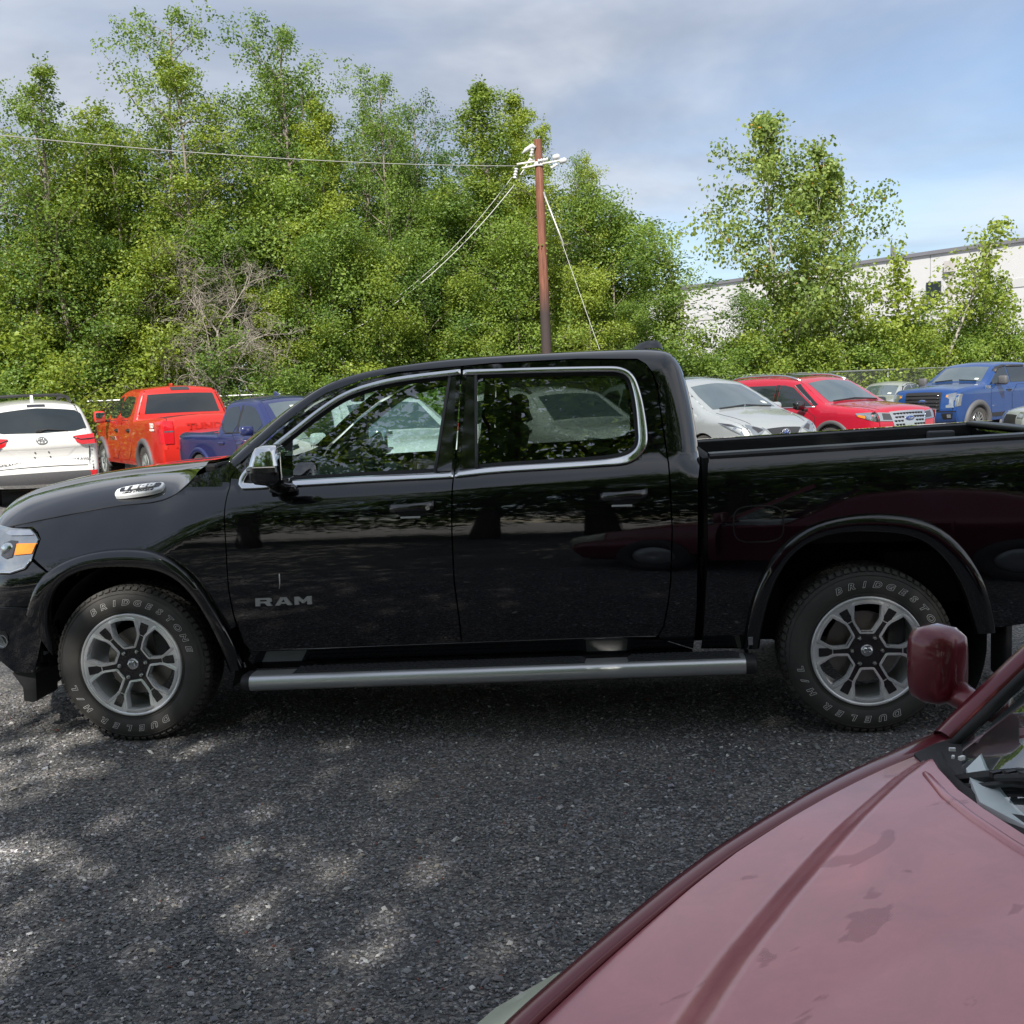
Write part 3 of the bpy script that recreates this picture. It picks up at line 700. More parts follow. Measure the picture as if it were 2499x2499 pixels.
def tree_mesh(key, H, R0, hb, nleaf, size, mat, brk='brown', trunk_r=.14, shape='oval', leaders=1, lean=(0, 0), spread=.42, twig=3, up=.55, accent=0.0, seed=1, sparse=0.0, aspect=.62):
    r = np.random.default_rng(seed); mb = MB(); tips = []
    for ld in range(leaders):
        off = np.array([(-.42, .55, .05)[ld % 3], r.normal(0, .15) + .3 * (ld == 2)]) * (leaders > 1); kx, ky = r.normal(0, .03 * H, 2)
        Hl = H * (1 - .10 * ld)
        def tp(u):
            return np.array([lean[0] * u * H + off[0] * min(1, u * 1.6) * (1 if leaders > 1 else 0) * H * .22 + kx * math.sin(u * 3.1) * .5, lean[1] * u * H + off[1] * min(1, u * 1.6) * H * .22 * (leaders > 1) + ky * math.sin(u * 2.6) * .5, u * Hl])
        mb.tube([tp(u) for u in np.linspace(0, .97, 9)], [trunk_r * (1 - .93 * u) * (1.25 if u == 0 else 1) for u in np.linspace(0, .97, 9)], 7)
        nl = max(8, int(H * 2.6)); az = r.uniform(0, 6.28)
        for i in range(nl):
            f = (i + r.uniform(-.3, .3)) / nl; f = min(max(f, 0), 1); u = hb + (1 - hb) * f * .97; az += 2.4 + r.normal(0, .35)
            if shape == 'oval': lr = R0 * (math.sin(math.pi * min(1, .18 + .80 * f)) ** .7)
            elif shape == 'cone': lr = R0 * (1.0 - f) ** .75 + .18
            elif shape == 'egg': lr = R0 * (math.sin(math.pi * min(1, .30 + .66 * f)) ** .9) * (1.0 if ld == 0 else .8)
            elif shape == 'bush': lr = R0 * (1 - f ** 2.2) ** .6 + .1
            else: lr = R0 * (.55 + .45 * math.sin(math.pi * f)) * (1 - .55 * f)
            lr *= r.uniform(.40, 1.32); el = up + .16 * f + r.normal(0, .22)
            if shape == 'spruce': lr = R0 * (1 - f) + .06; el = -.05 + .3 * f
            p0 = tp(u); dr = np.array([math.cos(az) * math.cos(el), math.sin(az) * math.cos(el), math.sin(el)])
            pts = [p0]; nseg = 4
            for k in range(nseg):
                dr = dr + r.normal(0, .10, 3) + np.array([0, 0, -.03]); dr /= np.linalg.norm(dr); pts.append(pts[-1] + dr * lr / nseg)
            br = trunk_r * .30 * (1 - .75 * u) + .006
            mb.tube(pts, [br * (1 - .8 * k / nseg) for k in range(nseg + 1)], 5, caps=False)
            for k in range(1, nseg + 1):
                for _ in range(twig):
                    td = dr + r.normal(0, .75, 3); td /= np.linalg.norm(td); tl = lr * r.uniform(.14, .36) + .08
                    q = pts[k] + td * tl; 
                    if r.random() > sparse: tips.append(np.append(q, f))
                    if r.random() < .35: mb.tube([pts[k], q], [br * .30, .003], 4, caps=False)
            if r.random() > sparse: tips.append(np.append(pts[-1], f))
        tips.append(np.append(tp(.99), 1)); tips.append(np.append(tp(.95), 1))
    tr = mb
    tips = np.array(tips); w = r.uniform(.35, 1.6, len(tips)) * (1 - (.6 if shape in ('oval', 'cone', 'egg', 'col') else 0) * tips[:, 3] ** 2); w /= w.sum()
    idx = r.choice(len(tips), nleaf, p=w); base = tips[idx]
    g = r.normal(0, 1, (nleaf, 3)); g /= np.maximum(1, np.linalg.norm(g, axis=1) / 1.6)[:, None]
    sc = spread * (np.array([1, 1, .62]))
    P = base[:, :3] + g * sc * (1 - .45 * base[:, 3:4] ** 2 if shape in ('oval', 'col', 'cone', 'egg') else 1.0)
    ax = np.array([lean[0], lean[1]]) * H * .6
    outw = np.stack([P[:, 0] - ax[0], P[:, 1] - ax[1], np.full(nleaf, .8)], 1); outw /= np.linalg.norm(outw, axis=1)[:, None]
    clump = r.uniform(.15, .85, len(tips))[idx]
    ac = (r.random(nleaf) < accent).astype(float) * r.uniform(.5, 1, nleaf) if accent else None
    V, Q, C = leaves(P, outw * .30 + g * .75 + np.array([0, 0, .35]), size, aspect, clump, ac)
    V[:, 2] = np.maximum(V[:, 2], .05)
    crown = fast_mesh('crown', V, Q, LEAF[mat], col=C)
    to = tr.build('trunk', BARK[brk], None, smooth=True, recalc=False); tm = to.data; bpy.data.objects.remove(to)
    return tm, crown

TM = {}
def kind(key, **kw): TM[key] = tree_mesh(key, **kw)
kind('tall_a', H=13.0, R0=2.7, hb=.26, nleaf=30000, size=.100, mat='mid', brk='mid', shape='oval', leaders=2, seed=3, trunk_r=.14, spread=.27, twig=4, up=.62, sparse=.18)
kind('tall_b', H=12.0, R0=2.4, hb=.20, nleaf=26000, size=.098, mat='yellow', brk='mid', shape='cone', leaders=2, seed=5, trunk_r=.12, spread=.26, twig=4, up=.66, sparse=.15)
kind('tall_c', H=11.5, R0=2.6, hb=.16, nleaf=26000, size=.098, mat='yellow', brk='mid', shape='cone', seed=8, trunk_r=.12, spread=.26, twig=5, up=.72, sparse=.15)
kind('tall_d', H=12.5, R0=2.5, hb=.22, nleaf=26000, size=.098, mat='dark', brk='mid', shape='oval', leaders=3, seed=12, trunk_r=.14, spread=.27, twig=4, up=.58, sparse=.22)
kind('mid_a', H=7.5, R0=2.2, hb=.18, nleaf=15000, size=.102, mat='mid', brk='mid', shape='bush', seed=15, trunk_r=.08, spread=.30, twig=3, up=.6)
kind('mid_b', H=6.5, R0=1.9, hb=.16, nleaf=13500, size=.102, mat='yellow', brk='mid', shape='bush', seed=19, trunk_r=.07, spread=.28, twig=3, up=.6)
kind('shrub', H=2.9, R0=1.6, hb=.03, nleaf=5600, size=.110, mat='mid', shape='bush', seed=22, trunk_r=.035, spread=.28, twig=4, up=.7)
kind('shrub_y', H=2.6, R0=1.5, hb=.03, nleaf=4600, size=.115, mat='yellow', shape='bush', seed=25, trunk_r=.035, spread=.28, twig=4, up=.7)
kind('cotton', H=11.0, R0=3.7, hb=.10, nleaf=22000, size=.150, mat='cotton', brk='pale', shape='egg', leaders=2, seed=31, trunk_r=.12, spread=.34, twig=4, up=.80, accent=.008, aspect=.95)
kind('sapling', H=5.6, R0=1.25, hb=.18, nleaf=1900, size=.150, mat='yellow', brk='pale', shape='cone', seed=33, trunk_r=.055, spread=.32, twig=3, up=.8, aspect=.9)
kind('poplar', H=6.0, R0=.85, hb=.10, nleaf=2600, size=.150, mat='cotton', brk='pale', shape='col', seed=37, trunk_r=.05, spread=.28, twig=3, up=.95, aspect=.9)
kind('leaning', H=7.2, R0=1.5, hb=.45, nleaf=1300, size=.150, mat='yellow', brk='pale', shape='cone', lean=(.42, .05), seed=41, trunk_r=.085, spread=.3, twig=3, up=.8, aspect=.9)
kind('spruce', H=5.0, R0=1.0, hb=.06, nleaf=6500, size=.085, mat='spruce', shape='spruce', seed=44, trunk_r=.05, spread=.13, twig=6, aspect=.22)
kind('shade', H=12.5, R0=4.0, hb=.10, nleaf=10500, size=.19, mat='dark', shape='oval', seed=51, trunk_r=.2, spread=.60, twig=3)
kind('shade_b', H=10.0, R0=3.4, hb=.08, nleaf=9000, size=.19, mat='dark', shape='bush', seed=53, trunk_r=.16, spread=.55, twig=3)

def plant(key, name, label, cat, x, y, h, rz, group=None, wide=1.0):
    tm, cm = TM[key]; H0 = {'tall_a': 13.0, 'tall_b': 12.0, 'tall_c': 11.5, 'tall_d': 12.5, 'mid_a': 7.5, 'mid_b': 6.5, 'shrub': 2.9, 'shrub_y': 2.6, 'cotton': 11.0, 'sapling': 5.6, 'poplar': 6.0, 'leaning': 7.2, 'spruce': 5.0, 'shade': 12.5, 'shade_b': 10.0}[key]
    o = thing(name, label, cat, (x, y, 0), rz, group); s = h / H0; o.scale = (s * wide, s * wide, s)
    link(bpy.data.objects.new('trunk', tm), o); link(bpy.data.objects.new('crown', cm), o)
    return o

def back_off(x, y, h):
    """set the left part of the wood further back behind the fence"""
    k = 1 + 2.4 * min(1, max(0, (2 - x) / 14)) / (y + 5.2); return 2.516 + k * (x - 2.516), -5.21 + k * (y + 5.21), 1.7 + k * (h - 1.7)
G1 = 'tall trees of the wood behind the fence'
front = [  # kind, x, y, height, rz, width, label
 ('tall_d', -13.2, 21.6, 10.9, .3, 1.0, 'dark leafy tree at the left edge of the photo behind the white suv'),
 ('tall_b', -11.4, 22.6, 10.6, 1.2, 1.0, 'tall leafy tree with loose top, second from the left edge'),
 ('tall_b', -10.3, 24.2, 11.4, 2.9, 1.05, 'pointed yellow-green tree above the right end of the white suv'),
 ('tall_d', -10.2, 27.6, 11.3, 4.0, 1.0, 'dark narrow tree between the yellow-green tree and the tallest tree'),
 ('tall_a', -8.5, 26.8, 13.2, .8, .95, 'tallest tree of the wood with open branching top'),
 ('tall_a', -7.2, 29.2, 12.9, 2.2, .95, 'broad green tree touching the tallest tree on its right'),
 ('tall_c', -6.0, 27.0, 10.6, 3.7, 1.0, 'bright tree of medium height right of the tallest tree'),
 ('tall_d', -5.7, 32.2, 12.0, 5.1, 1.0, 'grey-green tree with airy crown in the middle of the wood'),
 ('tall_a', -4.2, 30.4, 11.8, 1.9, .8, 'rounded green tree top near the middle of the wood'),
 ('tall_d', -3.3, 33.6, 12.1, .2, .9, 'slim dark tree left of the yellow-green pyramid tree'),
 ('tall_c', -1.7, 30.6, 11.8, 2.6, 1.05, 'yellow-green pyramid shaped tree left of the utility pole'),
 ('tall_c', -.5, 33.0, 12.0, 4.4, .95, 'tree with upright bright shoots just behind the utility pole'),
 ('tall_b', .9, 31.6, 10.6, .5, .75, 'feathery tree peeping out right of the pole top'),
 ('tall_d', 1.6, 33.0, 9.6, 1.4, .75, 'green tree with drooping side right of the utility pole'),
 ('mid_a', 2.5, 32.0, 7.9, 2.2, .95, 'shoulder-high step of the wood right of the pole, rounded crown'),
 ('mid_a', 3.5, 32.4, 6.7, 3.9, .95, 'low rounded tree at the right end of the wood'),
 ('poplar', 4.35, 32.2, 6.1, 1.0, .9, 'thin upright sapling at the right end of the wood'),
]
for k, x, y, h, rz, w, lb in front:
    x, y, h = back_off(x, y, h); plant(k, 'broadleaf_tree', lb, 'tree', x, y, h, rz, G1, w)
# lower storey along the fence
low = [('mid_b', -12.4, 20.6, 5.6, .4), ('mid_a', -10.9, 21.4, 6.3, 1.4), ('mid_b', -9.6, 22.3, 5.6, 2.5), ('mid_a', -8.2, 24.0, 6.5, 3.2), ('mid_b', -7.0, 24.3, 4.6, 4.1), ('mid_a', -5.6, 25.4, 6.6, 5.0),
       ('mid_b', -4.3, 26.0, 5.6, .9), ('mid_a', -3.2, 27.6, 6.4, 1.8), ('mid_b', -2.0, 27.6, 5.0, 2.8), ('mid_a', -.6, 29.0, 6.6, 3.9), ('mid_b', 1.7, 30.2, 5.2, 4.6), ('mid_a', 3.1, 30.9, 4.6, 5.5), ('mid_a', -2.6, 29.4, 8.0, .2), ('mid_a', -6.4, 26.4, 8.0, 1.7), ('mid_b', -11.8, 22.2, 7.6, 3.1)]
lowlab = ['low bushy tree at the far left edge, leaning over the fence', 'leafy understorey tree behind the white suv roof', 'bright low tree above the gap between white suv and red pickup', 'understorey tree behind the dead grey branches', 'small yellow-green tree right behind the red pickup roof', 'leafy understorey tree above the dark blue pickup', 'small bright tree behind the dark blue pickup roof', 'understorey tree above the black pickup windscreen pillar', 'small yellowish tree above the front roof of the black pickup', 'leafy low tree left of the pole foot', 'bright low tree right of the pole foot', 'low green tree above the roof fin of the black pickup', 'middle-height leafy tree left of the pole', 'middle-height leafy tree below the tallest trees', 'middle-height bright tree near the left edge']
for (k, x, y, h, rz), lb in zip(low, lowlab):
    x, y, h = back_off(x, y, h); y += .9 * min(1, max(0, (2 - x) / 14)); plant(k, 'understorey_tree', lb, 'tree', x, y, h, rz, 'low trees along the fence')
# brush that grows through the fence
i = 0
shr = []
for L in np.arange(-6.0, 17.2, 1.35):
    x = -10.6 + .865 * L + rng.normal(0, .25); y = 22.85 + .501 * L + .9 + abs(rng.normal(0, .35))
    shr.append((x, y, rng.uniform(1.9, 3.1)))
for L in [-5.5, -4.2, -3.0, -1.9, 4.4, 5.4, 6.3, 7.6, 9.0, 10.5, 12.0]:
    shr.append((-10.6 + .865 * L + .25, 22.85 + .501 * L - .45, rng.uniform(1.9, 2.6)))
for x, y, h in shr:
    plant('shrub' if rng.random() < .6 else 'shrub_y', 'bush', 'leafy bush growing at the foot of the wood behind the fence', 'bush', x, y, h, rng.uniform(0, 6), 'bushes at the foot of the wood')
# deep wood: read as one dark mass
def crowd(spots, name, mat='dark'):
    """one leaf mass made of thinned crowns"""
    Vs = []; Qs = []; Cs = []; b = 0
    for k, x, y, h, rz in spots:
        cm = TM[k][1]; n = len(cm.vertices); co = np.empty(n * 3, np.float32); cm.vertices.foreach_get('co', co); co = co.reshape(-1, 4, 3)[::2]
        cl = np.empty(n * 4, np.float32); cm.attributes['tint'].data.foreach_get('color', cl); cl = cl.reshape(-1, 4, 4)[::2].reshape(-1, 4)
        c0 = co.mean(1, keepdims=True); co = (c0 + (co - c0) * 1.5).reshape(-1, 3); c, s_ = math.cos(rz), math.sin(rz); k_ = h / 12.5
        V = np.stack([(co[:, 0] * c - co[:, 1] * s_) * 1.25 + x, (co[:, 0] * s_ + co[:, 1] * c) * 1.25 + y, co[:, 2] * k_], 1)
        Vs.append(V); Cs.append(cl); Qs.append(np.arange(len(V)).reshape(-1, 4) + b); b += len(V)
    o = link(bpy.data.objects.new(name, fast_mesh(name, np.vstack(Vs), np.vstack(Qs), LEAF[mat], col=np.vstack(Cs)))); tag(o, kind='stuff'); return o
crowd([(('tall_d', 'tall_a')[j % 2], x, y, h, j * 1.3) for j, (x, y, h) in enumerate(
    [(-17, 25, 8.5), (-15.5, 28, 9.5), (-13, 29, 9.5), (-11.8, 32, 10), (-9.5, 33, 10.5), (-7.5, 35, 10.5), (-5, 37, 10.5), (-2.5, 38, 10), (-.2, 37, 9.5), (1.5, 36, 8.0), (-20, 27, 8.5), (-14, 34, 10.5), (-10, 38, 11.5), (-6, 41, 11.5), (-2, 42, 11)])], 'deep_wood')

# right-hand side: cottonwood and saplings in front of the warehouse
plant('cotton', 'cottonwood_tree', 'tall two-leader cottonwood with pale trunk and a few orange leaves', 'tree', 9.2, 36.6, 11.3, 0, None, .90)
rt = [('mid_a', 'leafy low tree at the left foot of the cottonwood', 7.5, 35.2, 4.8, 1.1, .9), ('sapling', 'pointed yellow-green sapling in front of the white wall, right of the cottonwood', 13.4, 38.6, 6.4, 3.0, 1.0),
      ('sapling', 'thin yellow-green sapling left of the leaning tree', 17.6, 41.4, 6.8, 4.4, .55), ('leaning', 'slender pale tree leaning right, with few leaves, above the blue pickup', 14.5, 39.0, 7.6, .1, 1.0), ('sapling', 'yellow-green sapling at the right edge of the photo', 18.6, 42.6, 5.8, 5.2, 1.0),
      ('sapling', 'leafy sapling behind the red suv roof', 11.8, 37.6, 4.6, .4, 1.2)]
for k, lb, x, y, h, rz, w in rt: plant(k, 'young_tree', lb, 'tree', x, y, h, rz, None, w)
plant('spruce', 'spruce_tree', 'small dark spruce behind the pointed sapling', 'tree', 15.0, 40.8, 5.0, .3)
plant('spruce', 'spruce_tree', 'thin spruce tip below the black warehouse window', 'tree', 15.9, 40.4, 4.4, 1.3, None, .8)
plant('spruce', 'spruce_tree', 'dark spruce near the right edge behind the saplings', 'tree', 18.8, 44.0, 5.8, 2.3, None, .9)
for x, y, h in [(4.8, 32.0, 2.6), (5.9, 32.8, 2.6), (7.6, 34.0, 2.7), (9.0, 35.0, 2.4), (10.2, 35.6, 2.5), (11.6, 36.9, 2.8), (12.8, 37.4, 2.9), (13.9, 38.3, 2.7), (15.0, 39.3, 3.0), (16.2, 40.2, 3.0), (17.4, 41.2, 3.1), (18.6, 42.0, 3.0), (20.0, 43, 3.2), (8.3, 36, 3.4), (10.0, 37.4, 3.6), (12.4, 39.2, 3.6), (14.4, 40.6, 3.7), (17.2, 42.6, 4.0), (6.6, 35.4, 3.2)]:
    plant('shrub' if rng.random() < .4 else 'shrub_y', 'bush', 'yellow-green bush in the hedge row behind the cars on the right', 'bush', x, y, h, rng.uniform(0, 6), 'bushes of the right hedge row')

# trees on the photographer's side: they shade the foreground and mirror in the black truck
for k, x, y, h, rz, lb in [('shade', 2.2, -13.5, 17.0, .3, 'largest tree across the lot, mirrored in the rear window'), ('shade', 6.8, -13.0, 16.5, 1.9, 'large tree across the lot on the right'), ('shade_b', .3, -12.4, 14.0, 3.2, 'bushy tree across the lot mirrored in the front window'),
                           ('shade', -3.2, -11.0, 10.8, 4.6, 'lower tree across the lot on the left'), ('shade_b', -8.4, -14.0, 7.6, .9, 'bushy tree across the lot far left'), ('shade', 10.8, -15.5, 15.5, 2.7, 'large tree across the lot far right'),
                           ('shade_b', 4.4, -12.2, 14.5, 5.9, 'bushy tree in front of the large trees across the lot'), ('shade', -11.5, -15, 10.0, 1.1, 'large tree across the lot at the far left end'), ('shade_b', 15.5, -14, 13, 2.2, 'bushy tree across the lot at the far right end')]:
    plant(k, 'shade_tree', lb, 'tree', x, y, h, rz, "trees on the photographer's side")
crowd([('shade_b', x, -18 + (i % 3) * .8, 5.0 + (i * 7 % 4) * .5, i * 1.1) for i, x in enumerate(range(-30, 36, 3))], 'far_hedge')  # unseen hedge, added to block the bright horizon in the truck's reflections

def dead_tree():
    root = thing('dead_tree', 'bare grey dead tree with tangled curling twigs in front of the wood', 'tree', (-9.6, 25.3, 0)); root.scale = (1.06, 1.06, 1.06)
    r = np.random.default_rng(4); mb = MB(); tw = MB()
    def grow(p, d, L, rad, lv):
        pts = [p]; n = 6
        for k in range(n):
            d = d + r.normal(0, .16 + .05 * lv, 3) + np.array([0, 0, .03 if lv < 2 else -.05]); d /= np.linalg.norm(d); pts.append(pts[-1] + d * L / n)
        (mb if lv < 2 else tw).tube(pts, [rad * (1 - .75 * k / n) for k in range(n + 1)], 6 if lv < 2 else 4, caps=False)
        if lv < 4:
            for k in range(2, n + 1):
                for _ in range(2 if lv else 1):
                    if r.random() < (.95 if lv < 2 else .62):
                        nd = d + r.normal(0, .62, 3); nd /= np.linalg.norm(nd); grow(pts[k], nd, L * r.uniform(.42, .66), rad * .50, lv + 1)
    for a in ((-.14, .02), (.12, -.05), (.28, .06), (-.32, 0)):
        grow(np.array([a[0] * .6, a[1], 0.0]), np.array([a[0], a[1], 1.0]), r.uniform(2.8, 3.8), .055, 0)
    mb.build('trunk', BARK['dead'], root, smooth=True, recalc=False); tw.build('twigs', BARK['dead'], root, smooth=True, recalc=False)
dead_tree()
# ------------------------------------------------------------------ parked cars
M['car_glass'] = principled('dark_car_window', (0.016, 0.022, 0.026), rough=.025, ior=1.65, coat=.3, rough_var=.01, noise_scale=3, noise_amt=.2)
M['screen_glass'] = principled('windscreen', (0.05, 0.075, 0.085), rough=.02, ior=2.5, coat=.5, rough_var=.01, noise_scale=3, noise_amt=.35)

class Car:
    """a body shell: side outline with a half-width W(x, z), rounded edges, and a crowned strip over the top.  x forward, y left"""
    def __init__(s, name, label, cat, loc, rz, prof, W0, belt, tumble, paint_, arches, zs, group=None, crown=.055, r=.10, it=2, plan=.13, xa=1.3, bed=None, tail_r=None):
        s.root = thing(name, label, cat, loc, rz, group); s.mat = paint_
        P = chaikin(np.array(prof, float), it, closed=False); s.P = resample(P, .06, closed=False); s.W0 = W0; s.belt = belt; s.tb = tumble
        s.r = r; s.plan = plan; s.xa = xa; s.xf = s.P[:, 0].max(); s.xr = s.P[:, 0].min(); s.crown = crown; s.zs = zs; s.bed = bed
        d = np.linalg.norm(np.diff(s.P, axis=0), axis=1); s.S = np.concatenate([[0], np.cumsum(d)])
        t = np.gradient(s.P, axis=0); t /= np.linalg.norm(t, axis=1)[:, None]; s.Nn = np.stack([-t[:, 1], t[:, 0]], 1) * -1
        if s.Nn[len(s.Nn) // 2, 1] < 0: s.Nn = -s.Nn
        out_ = []
        out_ += [tuple(p) for p in s.P]
        bot = [(s.xr + .02, zs)]
        for ax, ar in sorted(arches):
            th = np.linspace(math.pi, 0, 17); zc = .38
            bot += [(ax - ar, zs)] + [(ax + ar * math.cos(a), zc + ar * math.sin(a)) for a in th] + [(ax + ar, zs)]
        bot += [(s.xf - .02, zs)]
        s.outline = np.array(out_ + bot)[::-1]
        if area2(s.outline) < 0: s.outline = s.outline[::-1]
        ex = [s.P - s.Nn * dd for dd in (.008, .025, .05, .085)]
        ex = np.vstack(ex)
        for sd_ in (1, -1):
            skin('body_side', s.outline, (s.yl if sd_ > 0 else s.yr), s.mat, s.root, sp=.10, side=sd_, extra=ex, flange=.04, osp=.06)
        s.strip('body_shell', 0, s.S[-1])
        for ax, ar in arches:
            for sd_ in (1, -1):
                mb = MB(); mb.lathe([(ar - .005, 0), (ar - .005, -.30 * sd_), (.05, -.30 * sd_)], 28, (ax, sd_ * (s.W0 - .05), .38), 'y'); mb.build('wheel_well', 'dark_void', s.root)
        mb = MB(); mb.box(((s.xf + s.xr) / 2, 0, zs + .1), (s.xf - s.xr - .4, W0 * 1.5, .25)); mb.build('underbody', 'dark_void', s.root)
    def W(s, x, z):
        x = np.asarray(x, float); z = np.asarray(z, float)
        fx = np.clip((x - s.xa) / max(.1, s.xf - s.xa), 0, 1.2); rx = np.clip((-x - s.xa) / max(.1, -s.xr - s.xa), 0, 1.2)
        w = s.W0 - s.plan * fx ** 2.2 - s.plan * .8 * rx ** 2.2
        w = w - .06 * (np.maximum(0, .6 - z) / .35) ** 2 - .03 * np.clip((z - s.belt + .14) / .14, 0, 1) ** 2
        g = np.maximum(0, z - s.belt); return w - g * (s.tb + .10 * g)
    def yl(s, x, z):
        x = np.asarray(x, float); z = np.asarray(z, float)
        sh = np.broadcast(x, z).shape; pts = np.stack([np.broadcast_to(x, sh).ravel(), np.broadcast_to(z, sh).ravel()], 1)
        d = np.minimum(dist_to(s.P[::2], pts, closed=False), s.r).reshape(sh)
        return s.W(x, z) - (s.r - np.sqrt(np.maximum(0, s.r ** 2 - (s.r - d) ** 2)))
    def yr(s, x, z): return -s.yl(x, z)
    def s_of(s, x, z):
        q = np.array((x, z), float); A = s.P[:-1]; D = s.P[1:] - A; t = np.clip(((q - A) * D).sum(1) / (D * D).sum(1), 0, 1)
        i = int(np.argmin(np.linalg.norm(A + D * t[:, None] - q, axis=1))); return float(s.S[i] + t[i] * (s.S[i + 1] - s.S[i]))
    def pos(s, sv, y, off=0.0):
        sv = np.asarray(sv, float); y = np.asarray(y, float)
        x = np.interp(sv, s.S, s.P[:, 0]); z = np.interp(sv, s.S, s.P[:, 1]); nx = np.interp(sv, s.S, s.Nn[:, 0]); nz = np.interp(sv, s.S, s.Nn[:, 1])
        we = np.maximum(.1, s.W(x, z) - s.r); c = s.crown * (1 - np.clip(np.abs(y) / we, 0, 1) ** 2) + off
        return np.stack([x + nx * c, y, z + nz * c], -1)
    def strip(s, name, s0, s1, mat=None):
        k = [i for i in range(len(s.S)) if s0 <= s.S[i] <= s1]
        if s.bed is not None: k_all = [[i for i in k if s.S[i] <= s.bed[0]], [i for i in k if s.S[i] >= s.bed[1]]]
        else: k_all = [k]
        vv = np.sin(np.linspace(-1, 1, 13) * math.pi / 2); V = []; F = []
        for k in k_all:
            b = len(V)
            for i in k:
                we = s.W(s.P[i, 0], s.P[i, 1]) - s.r; V += s.pos(np.full(13, s.S[i]), vv * we).tolist()
            for a in range(len(k) - 1):
                for c in range(12): F.append((b + a * 13 + c, b + (a + 1) * 13 + c, b + (a + 1) * 13 + c + 1, b + a * 13 + c + 1))
        mb = MB(); mb.add(V, F); mb.build(name, mat or s.mat, s.root, smooth=True)
    def top(s, name, poly, mat, off=.004, sp=.07, parent=None, soft=0, smooth=True, thick=.012):
        """panel on the strip; poly of (x, z, y) with (x, z) snapped to the outline"""
        P = np.array([(s.s_of(x, z), y) for x, z, y in poly])
        if soft: P = chaikin(P, soft)
        V2, F, outs = triangulate(P, (), sp)
        V = s.pos(V2[:, 0], V2[:, 1], off); Fl = F.tolist(); o = outs[0]; n = len(o); b = len(V)
        E = s.pos(o[:, 0], o[:, 1], off); E2 = s.pos(o[:, 0], o[:, 1], off - thick)
        V = np.vstack([V, E, E2]); Fl += [(b + i, b + (i + 1) % n, b + n + (i + 1) % n, b + n + i) for i in range(n)]
        mb = MB(); mb.add(V, Fl); ob = mb.build(name, mat, parent or s.root, smooth=True); ob.data.set_sharp_from_angle(angle=R(50)); return ob
    def side(s, name, poly, mat, off=.004, sd=1, sp=.08, soft=0, parent=None):
        P = np.array(poly, float)
        if soft: P = chaikin(P, soft)
        return skin(name, P, s.yl if sd > 0 else s.yr, mat, parent or s.root, sp=sp, off=off, side=sd, flange=.012)
    def both(s, name, poly, mat, off=.004, sp=.08, soft=0):
        for sd in (1, -1): s.side(name, poly, mat, off, sd, sp, soft)
    def door(s, poly, sds=(1, -1), soft=1):
        c = np.mean(poly, 0)
        for sd in sds:
            P = chaikin(np.array(poly, float), soft) if soft else np.array(poly, float)
            cc = P.mean(0); grow = P + (P - cc) / np.linalg.norm(P - cc, axis=1)[:, None] * .012
            s.side('door_seal', grow, 'seal', .0015, sd, .10); d = s.side('door', P, s.mat, .005, sd, .10)
    def wheel(s, x, r=.38, w=.24, rim='silver_paint', n=5, y=None, sds=(1, -1), dark=False):
        for sd in sds:
            yy = (y or s.W0 - .03); root = bpy.data.objects.new('wheel', None); link(root, s.root); root.location = (x, sd * (yy - w / 2), r)
            mb = MB(); k = r
            prof = [(k * .60, -w * .5 + .01), (k * .66, -w * .5), (k * .90, -w * .5 + .005), (k * .985, -w * .36), (k, -w * .2), (k, w * .2), (k * .985, w * .36), (k * .90, w * .5 - .005), (k * .66, w * .5), (k * .60, w * .5 - .01)]
            mb.lathe(prof, 40); 
            for j in range(44):
                a = 2 * math.pi * j / 44; mb.box((math.cos(a) * k * .975, sd * w * .32, math.sin(a) * k * .975), (.05, w * .36, .028), rot=Matrix.Rotation(-a + .2, 3, 'Y'))
            mb.build('tyre', 'tyre', root, smooth=True, angle=40)
            mb = MB(); h = sd * w * .5; mb.lathe([(k * .62, h * .92), (k * .60, h * 1.0), (k * .56, h * .9), (k * .55, 0)], 40)
            mb.lathe([(0.001, h * .86), (k * .12, h * .88), (k * .14, h * .7)], 20)
            for j in range(n):
                for dq in ((-.16, .16) if n <= 6 else (0,)):
                    a = 2 * math.pi * j / n + dq; mb.box((math.cos(a) * k * .34, h * .82, math.sin(a) * k * .34), (k * .46, w * .10, k * .085), rot=Matrix.Rotation(-a, 3, 'Y'))
            mb.build('rim', rim, root, smooth=True, angle=40)
            mb = MB(); mb.lathe([(k * .54, h * .35), (.001, h * .35)], 24); mb.build('brake_disc', 'wheel_barrel', root)
    def mirror(s, x, z, mat, y=None, size=(.12, .24, .19), glass=True):
        for sd in (1, -1):
            yy = float(s.yl(x, z)); mb = MB(); V = []
            mb.box((x, sd * (yy + .06), z - .06), (.07, .16, .05), bev=.015)
            o = mb.build('mirror', 'black_plastic', s.root)
            mb = MB(); mb.box((x, sd * (yy + .13 + size[1] * .4), z + .03), size, bev=.055); h = mb.build('mirror_shell', mat, o, smooth=True, angle=60)
            mb = MB(); mb.box((x - size[0] / 2 - .004, sd * (yy + .13 + size[1] * .4), z + .03), (.006, size[1] * .8, size[2] * .72), bev=.002); mb.build('mirror_glass', 'mirror_glass', o)
    def flare(s, x, r, mat='grey_plastic', w=.075, h=.035, a0=-.15, a1=math.pi + .15, n=26):
        for sd in (1, -1):
            path = [(x + (r + w * .42) * math.cos(a), .38 + (r + w * .42) * math.sin(a)) for a in np.linspace(a1, a0, n)]
            path_strip('wheel_arch_trim', path, s.yl if sd > 0 else s.yr, w, h, mat, s.root, side=sd)
